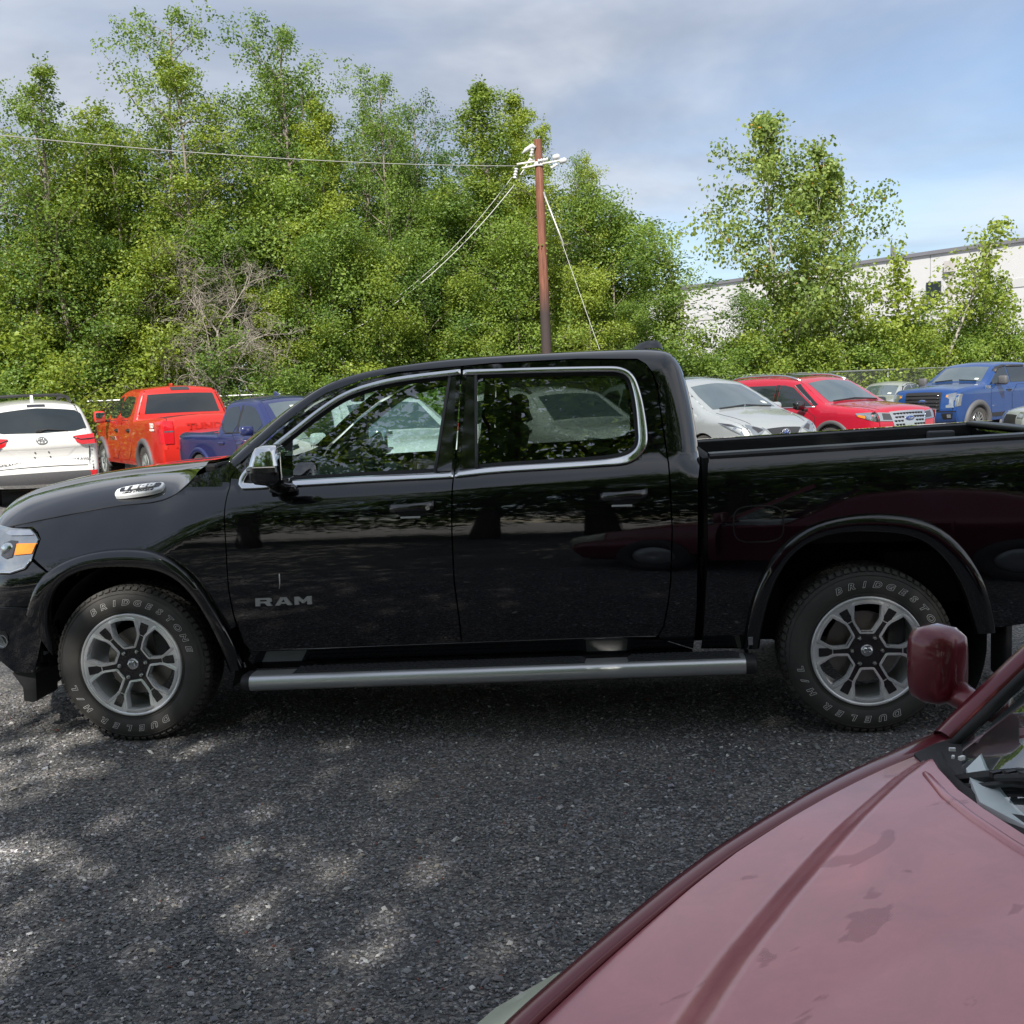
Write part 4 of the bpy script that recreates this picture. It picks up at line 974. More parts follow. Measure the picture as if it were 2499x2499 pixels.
    def rails(s, x1, x0, mat, dz=.07, r=.02):
        for sd in (1, -1):
            zt = lambda x: float(max(s.P[i, 1] for i in range(len(s.P)) if abs(s.P[i, 0] - x) < .07))
            yy = s.W((x0 + x1) / 2, zt((x0 + x1) / 2)) - s.r * .9
            xs = np.linspace(x0, x1, 12); pts = [(x, sd * yy, zt(x) + dz * min(1, 5 * min((x - x0), (x1 - x)) / abs(x1 - x0) + .0)) for x in xs]
            mb = MB(); mb.tube(pts, [r * 1.0] * 12, 8); mb.build('roof_rail', mat, s.root, smooth=True)
    def text_side(s, body, x, z, size, mat, sd=1, **kw):
        y = float((s.yl if sd > 0 else s.yr)(x, z)) + sd * .008; mb = MB()
        put_text(mb, body, size, (x, y, z), (-sd, 0, 0), (0, 0, 1), extrude=.002, **kw); return mb.build('lettering', mat, s.root)
    def text_end(s, body, x, z, y, size, mat, front=False, off=.008, **kw):
        p = s.pos(s.s_of(x, z), y, off); mb = MB(); put_text(mb, body, size, p, (0, 1 if front else -1, 0), (0, 0, 1), extrude=.002, **kw); return mb.build('lettering', mat, s.root)
    def lamp_tube(s, pts, r, mat, name, parent=None):
        mb = MB(); mb.tube([tuple(s.pos(s.s_of(x, z), y, .012)) for x, z, y in pts], r, 6); return mb.build(name, mat, parent or s.root, smooth=True)

def ring_badge(car, x, z, y, front, mats, w=.085, kind='rings'):
    c = car.pos(car.s_of(x, z), y, .022); right = (0, 1 if front else -1, 0); up = (0, 0, 1); mb = MB()
    if kind == 'rings':
        ring_tube(mb, c, w, w * .68, .008, right, up); ring_tube(mb, c, w * .34, w * .62, .006, right, up, 18)
        ring_tube(mb, Vector(c) + Vector((0, 0, w * .30)), w * .60, w * .30, .006, right, up, 18); o = mb.build('badge', mats[0], car.root, smooth=True)
        if len(mats) > 1:
            b = MB(); n = 24; sg = 1 if front else -1
            V = [(c[0] - .006 * sg, c[1] + w * .96 * math.cos(a), c[2] + w * .65 * math.sin(a)) for a in np.linspace(0, 2 * math.pi, n, endpoint=False)] + [(c[0] + .002 * sg, c[1], c[2])]
            b.add(V, [(i, (i + 1) % n, n) for i in range(n)]); b.build('badge_field', mats[1], o)
    else:
        n = 28; sg = 1 if front else -1
        for k, (a_, d_, mt_) in enumerate(((1.0, .0, 'chrome'), (.88, .008, 'emblem_blue'))):
            b = MB(); ring = [(c[0] + d_ * sg, c[1] + w * a_ * math.cos(t), c[2] + w * .42 * a_ * math.sin(t)) for t in np.linspace(0, 2 * math.pi, n, endpoint=False)]
            b.add(ring + [(p[0] - .02 * sg, p[1], p[2]) for p in ring] + [(c[0] + (d_ + .004) * sg, c[1], c[2])], [(i, (i + 1) % n, 2 * n) for i in range(n)] + [(i, (i + 1) % n, n + (i + 1) % n, n + i) for i in range(n)])
            if k == 0: o = b.build('badge', mt_, car.root, smooth=False)
            else: b.build('badge_field', mt_, o)
        b = MB(); put_text(b, 'Ford', w * .62, (c[0] + .016 * sg, c[1], c[2] - .004), right, up, shear=.3, extrude=.001, offset=.002); b.build('badge_lettering', 'satin_chrome', o)
    return o

CARS = {}
def interior_bits(c, x, z, y0):
    pass

def white_suv():
    pr = [(2.36, .30), (2.45, .45), (2.46, .75), (2.36, .98), (2.1, 1.06), (1.25, 1.16), (1.1, 1.2), (.45, 1.58), (.2, 1.68), (-.5, 1.735), (-1.4, 1.72), (-2.05, 1.655), (-2.13, 1.60), (-2.2, 1.50), (-2.35, 1.17), (-2.40, 1.12), (-2.43, .98), (-2.40, .93), (-2.38, .80), (-2.43, .66), (-2.47, .58), (-2.48, .45), (-2.40, .33)]
    c = Car('white_suv', 'white suv seen from behind at the left edge with black roof rails and red lamps', 'suv', (-9.50, 15.85, .0), R(125.4), pr, .965, 1.08, .30, 'white_paint', [(1.4, .42), (-1.42, .42)], .30)
    for x in (1.4, -1.42): c.wheel(x, .38); c.flare(x, .40, 'black_plastic', .05, .015)
    c.top('rear_window', [(-2.16, 1.555, .60), (-2.14, 1.575, 0), (-2.16, 1.555, -.60), (-2.19, 1.50, -.68), (-2.31, 1.26, -.74), (-2.335, 1.20, -.55), (-2.35, 1.165, 0), (-2.335, 1.20, .55), (-2.31, 1.26, .74), (-2.19, 1.50, .68)], 'car_glass', .006, .07)
    c.top('brake_lamp', [(-2.09, 1.63, .14), (-2.09, 1.63, -.14), (-2.13, 1.60, -.14), (-2.13, 1.60, .14)], 'lamp_dark', .006)
    w = MB(); p = [tuple(c.pos(c.s_of(x, z), y, .022)) for x, z, y in ((-2.335, 1.20, .02), (-2.325, 1.225, -.12), (-2.335, 1.20, -.42))]; w.tube(p, [.02, .014, .006], 6); w.box(p[0], (.03, .10, .05), bev=.01); w.build('rear_wiper', 'black_plastic', c.root)
    for sg in (1, -1):
        o = c.top('tail_lamp', [(-2.40, 1.115, sg * .50), (-2.36, 1.15, sg * .84), (-2.43, .99, sg * .84), (-2.42, .96, sg * .68), (-2.42, 1.02, sg * .55)], 'lamp_red', .010, .06)
        c.top('tail_lamp_clear', [(-2.43, .99, sg * .84), (-2.425, .975, sg * .84), (-2.42, .955, sg * .68), (-2.425, .985, sg * .60)], 'lamp_clear', .012, .06, parent=o)
        c.lamp_tube([(-2.41, 1.10, sg * .50), (-2.40, 1.06, sg * .62), (-2.40, 1.075, sg * .84)], .010, 'lamp_dark', 'lamp_bar', o)
        c.side('tail_lamp', [(-2.36, 1.14), (-2.08, 1.15), (-2.16, 1.05), (-2.40, .99)], 'lamp_red', .008, sg)
        c.top('rear_reflector', [(-2.46, .54, sg * .72), (-2.46, .54, sg * .83), (-2.45, .42, sg * .80), (-2.45, .42, sg * .75)], 'lamp_red', .016, .06)
        c.top('tailgate_seam', [(-2.42, .95, sg * .745), (-2.42, .95, sg * .755), (-2.45, .64, sg * .735), (-2.45, .64, sg * .725)], 'seal', .003, .05)
    c.top('bumper_insert', [(-2.475, .545, .86), (-2.475, .545, -.86), (-2.45, .40, -.80), (-2.43, .36, -.4), (-2.43, .36, .4), (-2.45, .40, .80)], 'grey_plastic', .008, .08)
    c.top('bumper_lip', [(-2.445, .385, .66), (-2.445, .385, -.66), (-2.42, .345, -.55), (-2.42, .345, .55)], 'satin_chrome', .012, .08)
    c.top('tailgate_seam', [(-2.44, .632, .70), (-2.44, .632, -.70), (-2.445, .617, -.70), (-2.445, .617, .70)], 'seal', .003, .06)
    c.top('plate_recess', [(-2.41, .94, .52), (-2.41, .94, -.52), (-2.385, .80, -.40), (-2.385, .80, .40)], 'white_paint', .002, .06)
    for y, z in ((.11, .90), (-.10, .90), (.12, .80), (-.12, .80)):
        mb = MB(); q = c.pos(c.s_of(-2.39, z), y, .008); mb.lathe([(.001, -.004), (.012, -.004), (.012, .004)], 10, tuple(q), 'x'); mb.build('plate_screw', 'seal', c.root)
    ring_badge(c, -2.415, 1.065, 0, False, ['satin_chrome'], .078)
    c.text_end('HIGHLANDER', -2.43, .70, .52, .062, 'satin_chrome', sx=1.25, offset=.001)
    c.text_end('XLE AWD', -2.43, .74, -.60, .055, 'satin_chrome', sx=1.2, offset=.001)
    c.rails(.25, -1.75, 'black_plastic', .085, .026)
    mb = MB(); mb.tube([(-1.35, y, z) for y, z in ((.62, 1.74), (.60, 1.80), (.50, 1.835), (0, 1.845), (-.50, 1.835), (-.60, 1.80), (-.62, 1.74))], .026, 8); mb.build('roof_cross_bar', 'black_plastic', c.root, smooth=True)
    mb = MB(); q = c.pos(c.s_of(-1.55, 1.715), 0, 0); mb.prism([(q[0] - .09, q[2] - .01), (q[0] + .10, q[2] - .01), (q[0] - .03, q[2] + .085), (q[0] - .07, q[2] + .085)], -.022, .022); mb.build('antenna_fin', 'white_paint', c.root)
    c.both('window', [(.95, 1.16), (.42, 1.52), (.1, 1.60), (-.9, 1.60), (-.9, 1.14)], 'car_glass', .005, soft=1)
    c.both('window', [(-.96, 1.14), (-.96, 1.60), (-1.75, 1.55), (-2.0, 1.22)], 'car_glass', .005, soft=1)
    c.top('windscreen', [(1.12, 1.20, .66), (1.15, 1.19, 0), (1.12, 1.20, -.66), (.42, 1.60, -.56), (.42, 1.60, .56)], 'screen_glass', .006)
    c.door([(.95, 1.12), (1.0, .5), (0.02, .48), (0.02, 1.12)]); c.door([(-.02, 1.12), (-.02, .48), (-.85, .5), (-1.02, .85), (-1.0, 1.12)])
    c.mirror(.85, 1.12, 'white_paint')
    c.top('grille', [(2.42, .90, .55), (2.42, .90, -.55), (2.46, .62, -.45), (2.46, .62, .45)], 'black_gloss', .01, .08)
    for sg in (1, -1): c.top('headlight', [(2.40, .94, sg * .55), (2.36, .99, sg * .76), (2.44, .82, sg * .76), (2.44, .80, sg * .58)], 'lamp_clear', .012, .06)
    c.root.scale = (1.10, 1.10, 1.10); CARS['white_suv'] = c
white_suv()

def pickup_shell(name, label, loc, rz, k, W0, paint_, arch, group=None, bedz=1.30, roof=1.90, cab=(-1.0, 1.35), hood=1.27, L=(2.92, -2.93), zs=.42, tb=.30, flare_mat='black_plastic', wr=.41):
    x1, x0 = L
    pr = [(x1 - .10, zs), (x1 + .01, zs + .16), (x1 + .02, .80), (x1 - .03, hood - .14), (x1 - .16, hood - .02), (x1 - .5, hood + .02), (cab[1] + .15, hood + .09), (cab[1], hood + .12), (cab[1] - .62, roof - .10), (cab[1] - .85, roof - .02), (cab[1] - 1.3, roof + .01), (cab[0] + .45, roof), (cab[0] + .12, roof - .02), (cab[0] + .03, roof - .12),
          (cab[0] - .03, bedz + .12), (cab[0] - .035, bedz + .02), (cab[0] - .04, bedz - .02), (cab[0] - .10, bedz), (x0 + .3, bedz + .01), (x0 + .05, bedz + .01), (x0, bedz - .04), (x0 - .01, .9), (x0 - .01, zs + .15), (x0 + .05, zs)]
    c = Car(name, label, 'pickup truck', loc, rz, pr, W0, bedz - .02, tb, paint_, [(arch[0], .47), (arch[1], .47)], zs, group, r=.085, plan=.10, xa=1.9)
    return c

def red_pickup():
    c = pickup_shell('red_pickup', 'bright orange-red crew cab pickup seen from behind at an angle', (-7.9, 19.33, 0), R(127.9), 1, 1.0, 'orange_red_paint', (1.95, -1.75), roof=1.93, bedz=1.33)
    for x in (1.95, -1.75): c.wheel(x, .415, .29, 'silver_paint', 6, y=.99); c.flare(x, .47, 'grey_plastic', .12, .045)
    c.top('rear_window', [(-.97, 1.80, .66), (-.97, 1.80, -.66), (-1.03, 1.42, -.76), (-1.03, 1.42, .76)], 'car_glass', .006, soft=0)
    c.top('brake_lamp', [(-.88, 1.905, .19), (-.88, 1.905, -.19), (-.95, 1.86, -.19), (-.95, 1.86, .19)], 'lamp_dark', .006)
    c.top('bed_liner', [(-1.16, 1.33, .84), (-1.16, 1.33, -.84), (-2.82, 1.34, -.84), (-2.82, 1.34, .84)], 'liner', -.035, .2)
    for sg in (1, -1):
        o = c.top('tail_lamp', [(-2.93, 1.28, sg * .73), (-2.91, 1.29, sg * .90), (-2.94, .86, sg * .90), (-2.94, .86, sg * .73)], 'lamp_red', .016, .06)
        c.top('lamp_bar', [(-2.94, 1.10, sg * .73), (-2.94, 1.10, sg * .90), (-2.94, 1.075, sg * .90), (-2.94, 1.075, sg * .73)], 'lamp_clear', .020, .06, parent=o)
        c.side('tail_lamp', [(-2.90, 1.29), (-2.70, 1.25), (-2.76, .88), (-2.93, .86)], 'lamp_red', .010, sg)
    c.top('tailgate', [(-2.93, 1.30, .70), (-2.93, 1.30, -.70), (-2.94, .78, -.70), (-2.94, .78, .70)], 'orange_red_paint', .012, .12)
    c.top('tailgate_inset', [(-2.93, 1.02, .48), (-2.93, 1.02, -.48), (-2.94, .86, -.48), (-2.94, .86, .48)], 'orange_red_paint', .020, .12)
    c.top('rear_bumper', [(-2.94, .76, .93), (-2.94, .76, -.93), (-2.90, .46, -.90), (-2.90, .46, .90)], 'orange_red_paint', .05, .1)
    c.top('bumper_step', [(-2.94, .77, .58), (-2.94, .77, -.58), (-2.94, .70, -.58), (-2.94, .70, .58)], 'black_plastic', .06, .1)
    c.text_end('TUNDRA', -2.93, 1.16, 0, .16, 'orange_red_paint', off=.016, sx=1.5, offset=.004)
    c.both('window', [(1.28, 1.36), (.72, 1.74), (.40, 1.80), (.30, 1.80), (.30, 1.35)], 'car_glass', .006, soft=1)
    c.both('window', [(.26, 1.35), (.26, 1.80), (-.62, 1.79), (-.74, 1.70), (-.70, 1.48), (-.58, 1.36)], 'car_glass', .006, soft=1)
    c.door([(1.25, 1.30), (1.30, .95), (1.28, .52), (.27, .50), (.27, 1.30)]); c.door([(.23, 1.30), (.23, .50), (-.72, .50), (-.78, 1.30)])
    for x in (.42, -.60):
        for sd in (1, -1):
            y = sd * (float(c.yl(x, 1.10)) + .02); mb = MB(); mb.box((x, y, 1.10), (.20, .035, .035), bev=.012); mb.box((x, y - sd * .015, 1.10), (.22, .012, .075), bev=.005); mb.build('door_handle', 'black_plastic', c.root)
    c.text_side('TUNDRA', .82, .93, .115, 'satin_chrome', 1, sx=1.25, offset=.003)
    c.text_side('TRD', -2.42, 1.20, .12, 'sticker', 1, sx=1.2, offset=.005); c.text_side('OFF ROAD', -2.42, 1.12, .055, 'sticker', 1, sx=1.2, offset=.002)
    c.top('windscreen', [(1.33, 1.40, .70), (1.33, 1.40, -.70), (.74, 1.82, -.60), (.74, 1.82, .60)], 'screen_glass', .006)
    c.mirror(1.12, 1.36, 'orange_red_paint', size=(.14, .24, .26))
    for sd in (1, -1):
        c.side('rocker', [(1.35, .50), (-1.2, .50), (-1.2, .42), (1.35, .42)], 'orange_red_paint', .03, sd)
    mb = MB(); mb.box(tuple(c.pos(c.s_of(-.3, 1.93), 0, .02)), (.2, .035, .05), bev=.015); mb.build('antenna_fin', 'orange_red_paint', c.root); c.root.scale = (1.10, 1.10, 1.10)
red_pickup()

def blue_compact_pickup():
    pr_loc = (-3.60, 14.12, .03)
    c = pickup_shell('compact_pickup', 'dark blue extended cab pickup parked between the red pickup and the black truck', pr_loc, R(-43.1), 1, .95, 'dark_blue_paint', (1.72, -1.62), roof=1.83, bedz=1.22, cab=(-.78, 1.25), hood=1.16, L=(2.66, -2.68), zs=.40, wr=.39)
    for x in (1.72, -1.62): c.wheel(x, .39, .26, 'silver_paint', 6, y=.94); c.flare(x, .47, 'dark_blue_paint', .10, .035)
    c.top('bed_liner', [(-.96, 1.22, .80), (-.96, 1.22, -.80), (-2.58, 1.23, -.80), (-2.58, 1.23, .80)], 'liner', -.03, .2)
    c.both('window', [(1.02, 1.27), (.55, 1.64), (.25, 1.72), (.02, 1.72), (.02, 1.25)], 'car_glass', .006, soft=1)
    c.both('window', [(-.06, 1.24), (-.06, 1.72), (-.55, 1.70), (-.66, 1.60), (-.64, 1.36), (-.50, 1.24)], 'car_glass', .006, soft=1)
    c.both('pillar_trim', [(.015, 1.25), (.015, 1.73), (-.055, 1.73), (-.055, 1.25)], 'black_plastic', .007)
    for sd in (1, -1):
        path_strip('window_seal', [(1.05, 1.25), (.5, 1.235), (-.48, 1.225), (-.60, 1.28), (-.68, 1.40)], c.yl if sd > 0 else c.yr, .03, .012, 'black_plastic', c.root, side=sd)
    c.door([(1.12, 1.20), (1.15, .9), (1.12, .5), (.03, .48), (.03, 1.20)]); c.door([(-.01, 1.20), (-.01, .48), (-.70, .50), (-.73, 1.20)])
    for x in (.16, -.58):
        for sd in (1, -1):
            y = sd * (float(c.yl(x, 1.03)) + .02); mb = MB(); mb.box((x, y, 1.03), (.22, .04, .04), bev=.014); mb.box((x, y - sd * .015, 1.03), (.17, .012, .08), bev=.005); mb.build('door_handle', 'dark_blue_paint', c.root)
    c.top('windscreen', [(1.23, 1.30, .68), (1.23, 1.30, -.68), (.62, 1.72, -.58), (.62, 1.72, .58)], 'screen_glass', .006)
    c.top('inspection_sticker', [(.74, 1.65, -.02), (.74, 1.65, -.22), (.79, 1.615, -.22), (.79, 1.615, -.02)], 'sticker', .010, .06)
    c.top('roof_panel', [(.45, 1.80, .62), (.45, 1.80, -.62), (-.62, 1.83, -.62), (-.62, 1.83, .62)], 'dark_blue_paint', .008, .1)
    mb = MB(); q = c.pos(c.s_of(-.05, 1.84), 0, 0); mb.prism([(q[0] - .10, q[2] - .01), (q[0] + .12, q[2] - .01), (q[0] - .05, q[2] + .075), (q[0] - .09, q[2] + .075)], -.02, .02); mb.build('antenna_fin', 'dark_blue_paint', c.root)
    c.mirror(.80, 1.24, 'dark_blue_paint', size=(.13, .25, .18))
    c.root.scale = (.95, .95, .95); c.text_side('SR5', -.82, 1.25, .06, 'satin_chrome', -1, sx=1.2, offset=.002)
    for sg in (1, -1): c.side('tail_lamp', [(-2.66, 1.15), (-2.56, 1.13), (-2.57, .86), (-2.67, .86)], 'lamp_red', .010, sg)
    c.top('tailgate', [(-2.68, 1.20, .66), (-2.68, 1.20, -.66), (-2.69, .72, -.66), (-2.69, .72, .66)], 'dark_blue_paint', .012, .12)
    c.top('grille', [(2.62, 1.02, .55), (2.62, 1.02, -.55), (2.68, .70, -.5), (2.68, .70, .5)], 'black_plastic', .01, .1)
blue_compact_pickup()

def minivan():
    pr = [(2.44, .25), (2.53, .40), (2.55, .62), (2.52, .78), (2.40, .90), (2.1, 1.0), (1.62, 1.10), (1.45, 1.17), (.62, 1.60), (.35, 1.69), (-.4, 1.745), (-1.6, 1.72), (-2.3, 1.62), (-2.45, 1.45), (-2.58, 1.0), (-2.60, .6), (-2.50, .3)]
    c = Car('minivan', 'silver minivan facing right behind the truck bed, with blue emblem', 'minivan', (4.02, 16.09, .06), R(-57.9), pr, .99, 1.06, .26, 'silver_paint', [(1.53, .40), (-1.53, .40)], .25, plan=.20, xa=1.2, r=.11)
    for x in (1.53, -1.53): c.wheel(x, .36, .23, 'silver_paint', 5)
    c.top('windscreen', [(1.47, 1.165, .70), (1.52, 1.15, 0), (1.47, 1.165, -.70), (1.0, 1.42, -.66), (.66, 1.585, -.58), (.62, 1.60, 0), (.66, 1.585, .58), (1.0, 1.42, .66)], 'screen_glass', .006)
    for sg in (1, -1):
        w = MB(); w.tube([tuple(c.pos(c.s_of(x, z), sg * y, .022)) for x, z, y in ((1.50, 1.155, .58), (1.50, 1.155, .3), (1.47, 1.17, .02))], .014, 6); w.build('wiper', 'black_plastic', c.root)
    c.top('roof_glass', [(.20, 1.71, .50), (.20, 1.71, -.50), (-.5, 1.745, -.5), (-.5, 1.745, .5)], 'car_glass', .005, .1)
    c.top('roof_glass', [(-.65, 1.745, .50), (-.65, 1.745, -.50), (-1.35, 1.73, -.5), (-1.35, 1.73, .5)], 'car_glass', .005, .1)
    for sg in (1, -1):
        o = c.top('headlight', [(2.50, .80, sg * .40), (2.44, .87, sg * .58), (2.36, .92, sg * .70), (2.42, .89, sg * .72), (2.53, .72, sg * .66), (2.53, .74, sg * .5)], 'lamp_clear', .010, .05)
        c.side('headlight', [(2.40, .86), (2.20, .935), (1.92, .96), (2.10, .88), (2.36, .77), (2.46, .74)], 'lamp_clear', .008, sg)
        c.side('headlight_housing', [(2.30, .89), (2.15, .935), (1.95, .955), (2.1, .91)], 'lamp_dark', .011, sg)
        c.top('headlight_housing', [(2.50, .795, sg * .44), (2.44, .865, sg * .60), (2.46, .85, sg * .64), (2.52, .76, sg * .56)], 'lamp_dark', .014, .05, parent=o)
        c.top('chrome_bar', [(2.51, .80, sg * .37), (2.48, .84, sg * .45), (2.55, .62, sg * .22), (2.55, .58, sg * .22)], 'satin_chrome', .016, .05)
        c.side('fog_trim', [(2.40, .70), (2.28, .72), (2.2, .60), (2.3, .56)], 'satin_chrome', .010, sg)
    c.top('upper_grille', [(2.50, .81, .38), (2.50, .82, 0), (2.50, .81, -.38), (2.55, .66, -.22), (2.55, .66, .22)], 'black_gloss', .009, .06)
    c.top('lower_grille', [(2.55, .60, .62), (2.55, .60, -.62), (2.53, .36, -.70), (2.53, .36, .70)], 'black_plastic', .010, .1)
    ring_badge(c, 2.535, .735, 0, True, ['satin_chrome', 'emblem_blue'], .085)
    c.both('window', [(1.36, 1.12), (.70, 1.46), (.35, 1.56), (-.25, 1.60), (-.25, 1.10)], 'car_glass', .006, soft=1)
    c.both('window', [(-.31, 1.10), (-.31, 1.60), (-1.3, 1.60), (-1.3, 1.12)], 'car_glass', .006); c.both('window', [(-1.36, 1.12), (-1.36, 1.60), (-2.05, 1.54), (-2.25, 1.22)], 'car_glass', .006, soft=1)
    c.door([(1.15, 1.06), (1.12, .5), (.0, .42), (0, 1.06)]); c.door([(-.04, 1.06), (-.04, .42), (-1.0, .45), (-1.2, 1.06)])
    path = [(x, y) for x, y in ((1.62, 0.70), (1.62, -.70))]
    for sg in (1, -1): c.top('bonnet_seam', [(1.62, 1.10, sg * .735), (1.62, 1.10, sg * .745), (2.38, .91, sg * .60), (2.38, .91, sg * .59)], 'seal', .003, .08)
    c.top('inspection_sticker', [(1.30, 1.26, .58), (1.30, 1.26, .50), (1.38, 1.215, .52), (1.38, 1.215, .60)], 'sticker', .010, .06)
    c.mirror(.95, 1.12, 'silver_paint')
minivan()

def crimson_suv():
    pr = [(2.40, .32), (2.50, .45), (2.53, .70), (2.50, .95), (2.42, 1.06), (2.2, 1.10), (1.35, 1.18), (1.18, 1.22), (.52, 1.63), (.25, 1.71), (-.4, 1.76), (-1.5, 1.74), (-2.1, 1.66), (-2.3, 1.5), (-2.46, 1.15), (-2.50, .7), (-2.42, .34)]
    c = Car('crimson_suv', 'crimson suv facing right with silver mesh grille and chrome roof rails', 'suv', (6.58, 18.38, 0), R(-54), pr, 1.0, 1.10, .28, 'crimson_paint', [(1.52, .46), (-1.50, .46)], .30, plan=.15, xa=1.5)
    for x in (1.52, -1.50): c.wheel(x, .40, .25, 'silver_paint', 5); c.flare(x, .44, 'grey_plastic', .075, .03)
    c.top('windscreen', [(1.20, 1.21, .70), (1.25, 1.195, 0), (1.20, 1.21, -.70), (.54, 1.615, -.60), (.50, 1.64, 0), (.54, 1.615, .60)], 'screen_glass', .006)
    for sg in (1, -1):
        w = MB(); w.tube([tuple(c.pos(c.s_of(x, z), sg * y, .022)) for x, z, y in ((1.22, 1.20, .62), (1.22, 1.20, .3), (1.19, 1.22, -.02))], .014, 6); w.build('wiper', 'black_plastic', c.root)
        c.side('pillar_trim', [(1.12, 1.20), (1.06, 1.18), (.40, 1.60), (.48, 1.62)], 'black_gloss', .010, sg, .03)
        path_strip('window_trim', [(1.06, 1.165), (.38, 1.585)], c.yl if sg > 0 else c.yr, .022, .01, 'chrome', c.root, side=sg)
        o = c.top('headlight', [(2.50, 1.00, sg * .50), (2.46, 1.03, sg * .78), (2.51, .86, sg * .76), (2.52, .84, sg * .44)], 'lamp_clear', .012, .06)
        c.top('headlight_housing', [(2.50, .98, sg * .50), (2.48, 1.0, sg * .68), (2.51, .88, sg * .68), (2.52, .865, sg * .47)], 'lamp_dark', .017, .05, parent=o)
        q = c.side('headlight', [(2.505, 1.02), (2.44, 1.035), (2.10, 1.02), (2.13, .96), (2.46, .86), (2.525, .855)], 'lamp_clear', .010, sg)
        c.side('turn_lamp', [(2.30, .965), (2.14, .99), (2.16, .95), (2.30, .915)], 'lamp_amber', .013, sg, parent=q)
    c.top('grille', [(2.49, 1.02, .50), (2.49, 1.02, -.50), (2.53, .66, -.40), (2.53, .66, .40)], 'satin_chrome', .012, .08)
    mb = MB()
    for r_ in range(5):
        for k_ in range(12):
            z = .975 - r_ * .068; y = -.46 + k_ * .083 + (r_ % 2) * .03
            if abs(y) < .44 - r_ * .012 and not (abs(y) < .13 and r_ in (1, 2, 3)):
                p = c.pos(c.s_of(2.51, z), y, .014); mb.box(tuple(p), (.012, .055, .026)); mb.box((p[0], p[1] + .012, p[2] - .017), (.012, .04, .014))
    mb.build('grille_opening', 'dark_void', c.root)['kind'] = 'stuff'
    ring_badge(c, 2.515, .875, .0, True, [], .125, 'oval')
    c.top('lower_grille', [(2.53, .60, .66), (2.53, .60, -.66), (2.46, .40, -.7), (2.46, .40, .7)], 'black_plastic', .010, .1)
    c.both('window', [(.98, 1.17), (.36, 1.55), (.10, 1.60), (-.02, 1.60), (-.02, 1.15)], 'car_glass', .006)
    c.both('window', [(-.14, 1.15), (-.14, 1.60), (-1.02, 1.60), (-1.02, 1.16)], 'car_glass', .006); c.both('window', [(-1.20, 1.16), (-1.14, 1.59), (-1.75, 1.57), (-2.1, 1.26)], 'car_glass', .006)
    c.both('pillar_trim', [(-.03, 1.15), (-.03, 1.61), (-.13, 1.61), (-.13, 1.15)], 'black_gloss', .007)
    for sd in (1, -1): path_strip('window_trim', [(1.05, 1.155), (-.02, 1.135), (-1.2, 1.14), (-2.1, 1.22)], c.yl if sd > 0 else c.yr, .02, .012, 'chrome', c.root, side=sd)
    c.door([(1.08, 1.11), (1.10, .5), (-.06, .46), (-.06, 1.11)]); c.door([(-.10, 1.11), (-.10, .46), (-.95, .48), (-1.10, .95), (-1.10, 1.12)])
    c.rails(.40, -1.85, 'satin_chrome', .055, .022)
    c.top('roof_glass', [(.15, 1.735, .45), (.15, 1.735, -.45), (-1.1, 1.76, -.45), (-1.1, 1.76, .45)], 'car_glass', .005, .1)
    c.mirror(.86, 1.16, 'black_gloss', size=(.13, .25, .18))
    for sg in (1, -1): c.top('bonnet_seam', [(1.32, 1.18, sg * .78), (1.32, 1.18, sg * .79), (2.40, 1.07, sg * .66), (2.40, 1.07, sg * .65)], 'seal', .003, .08)
crimson_suv()

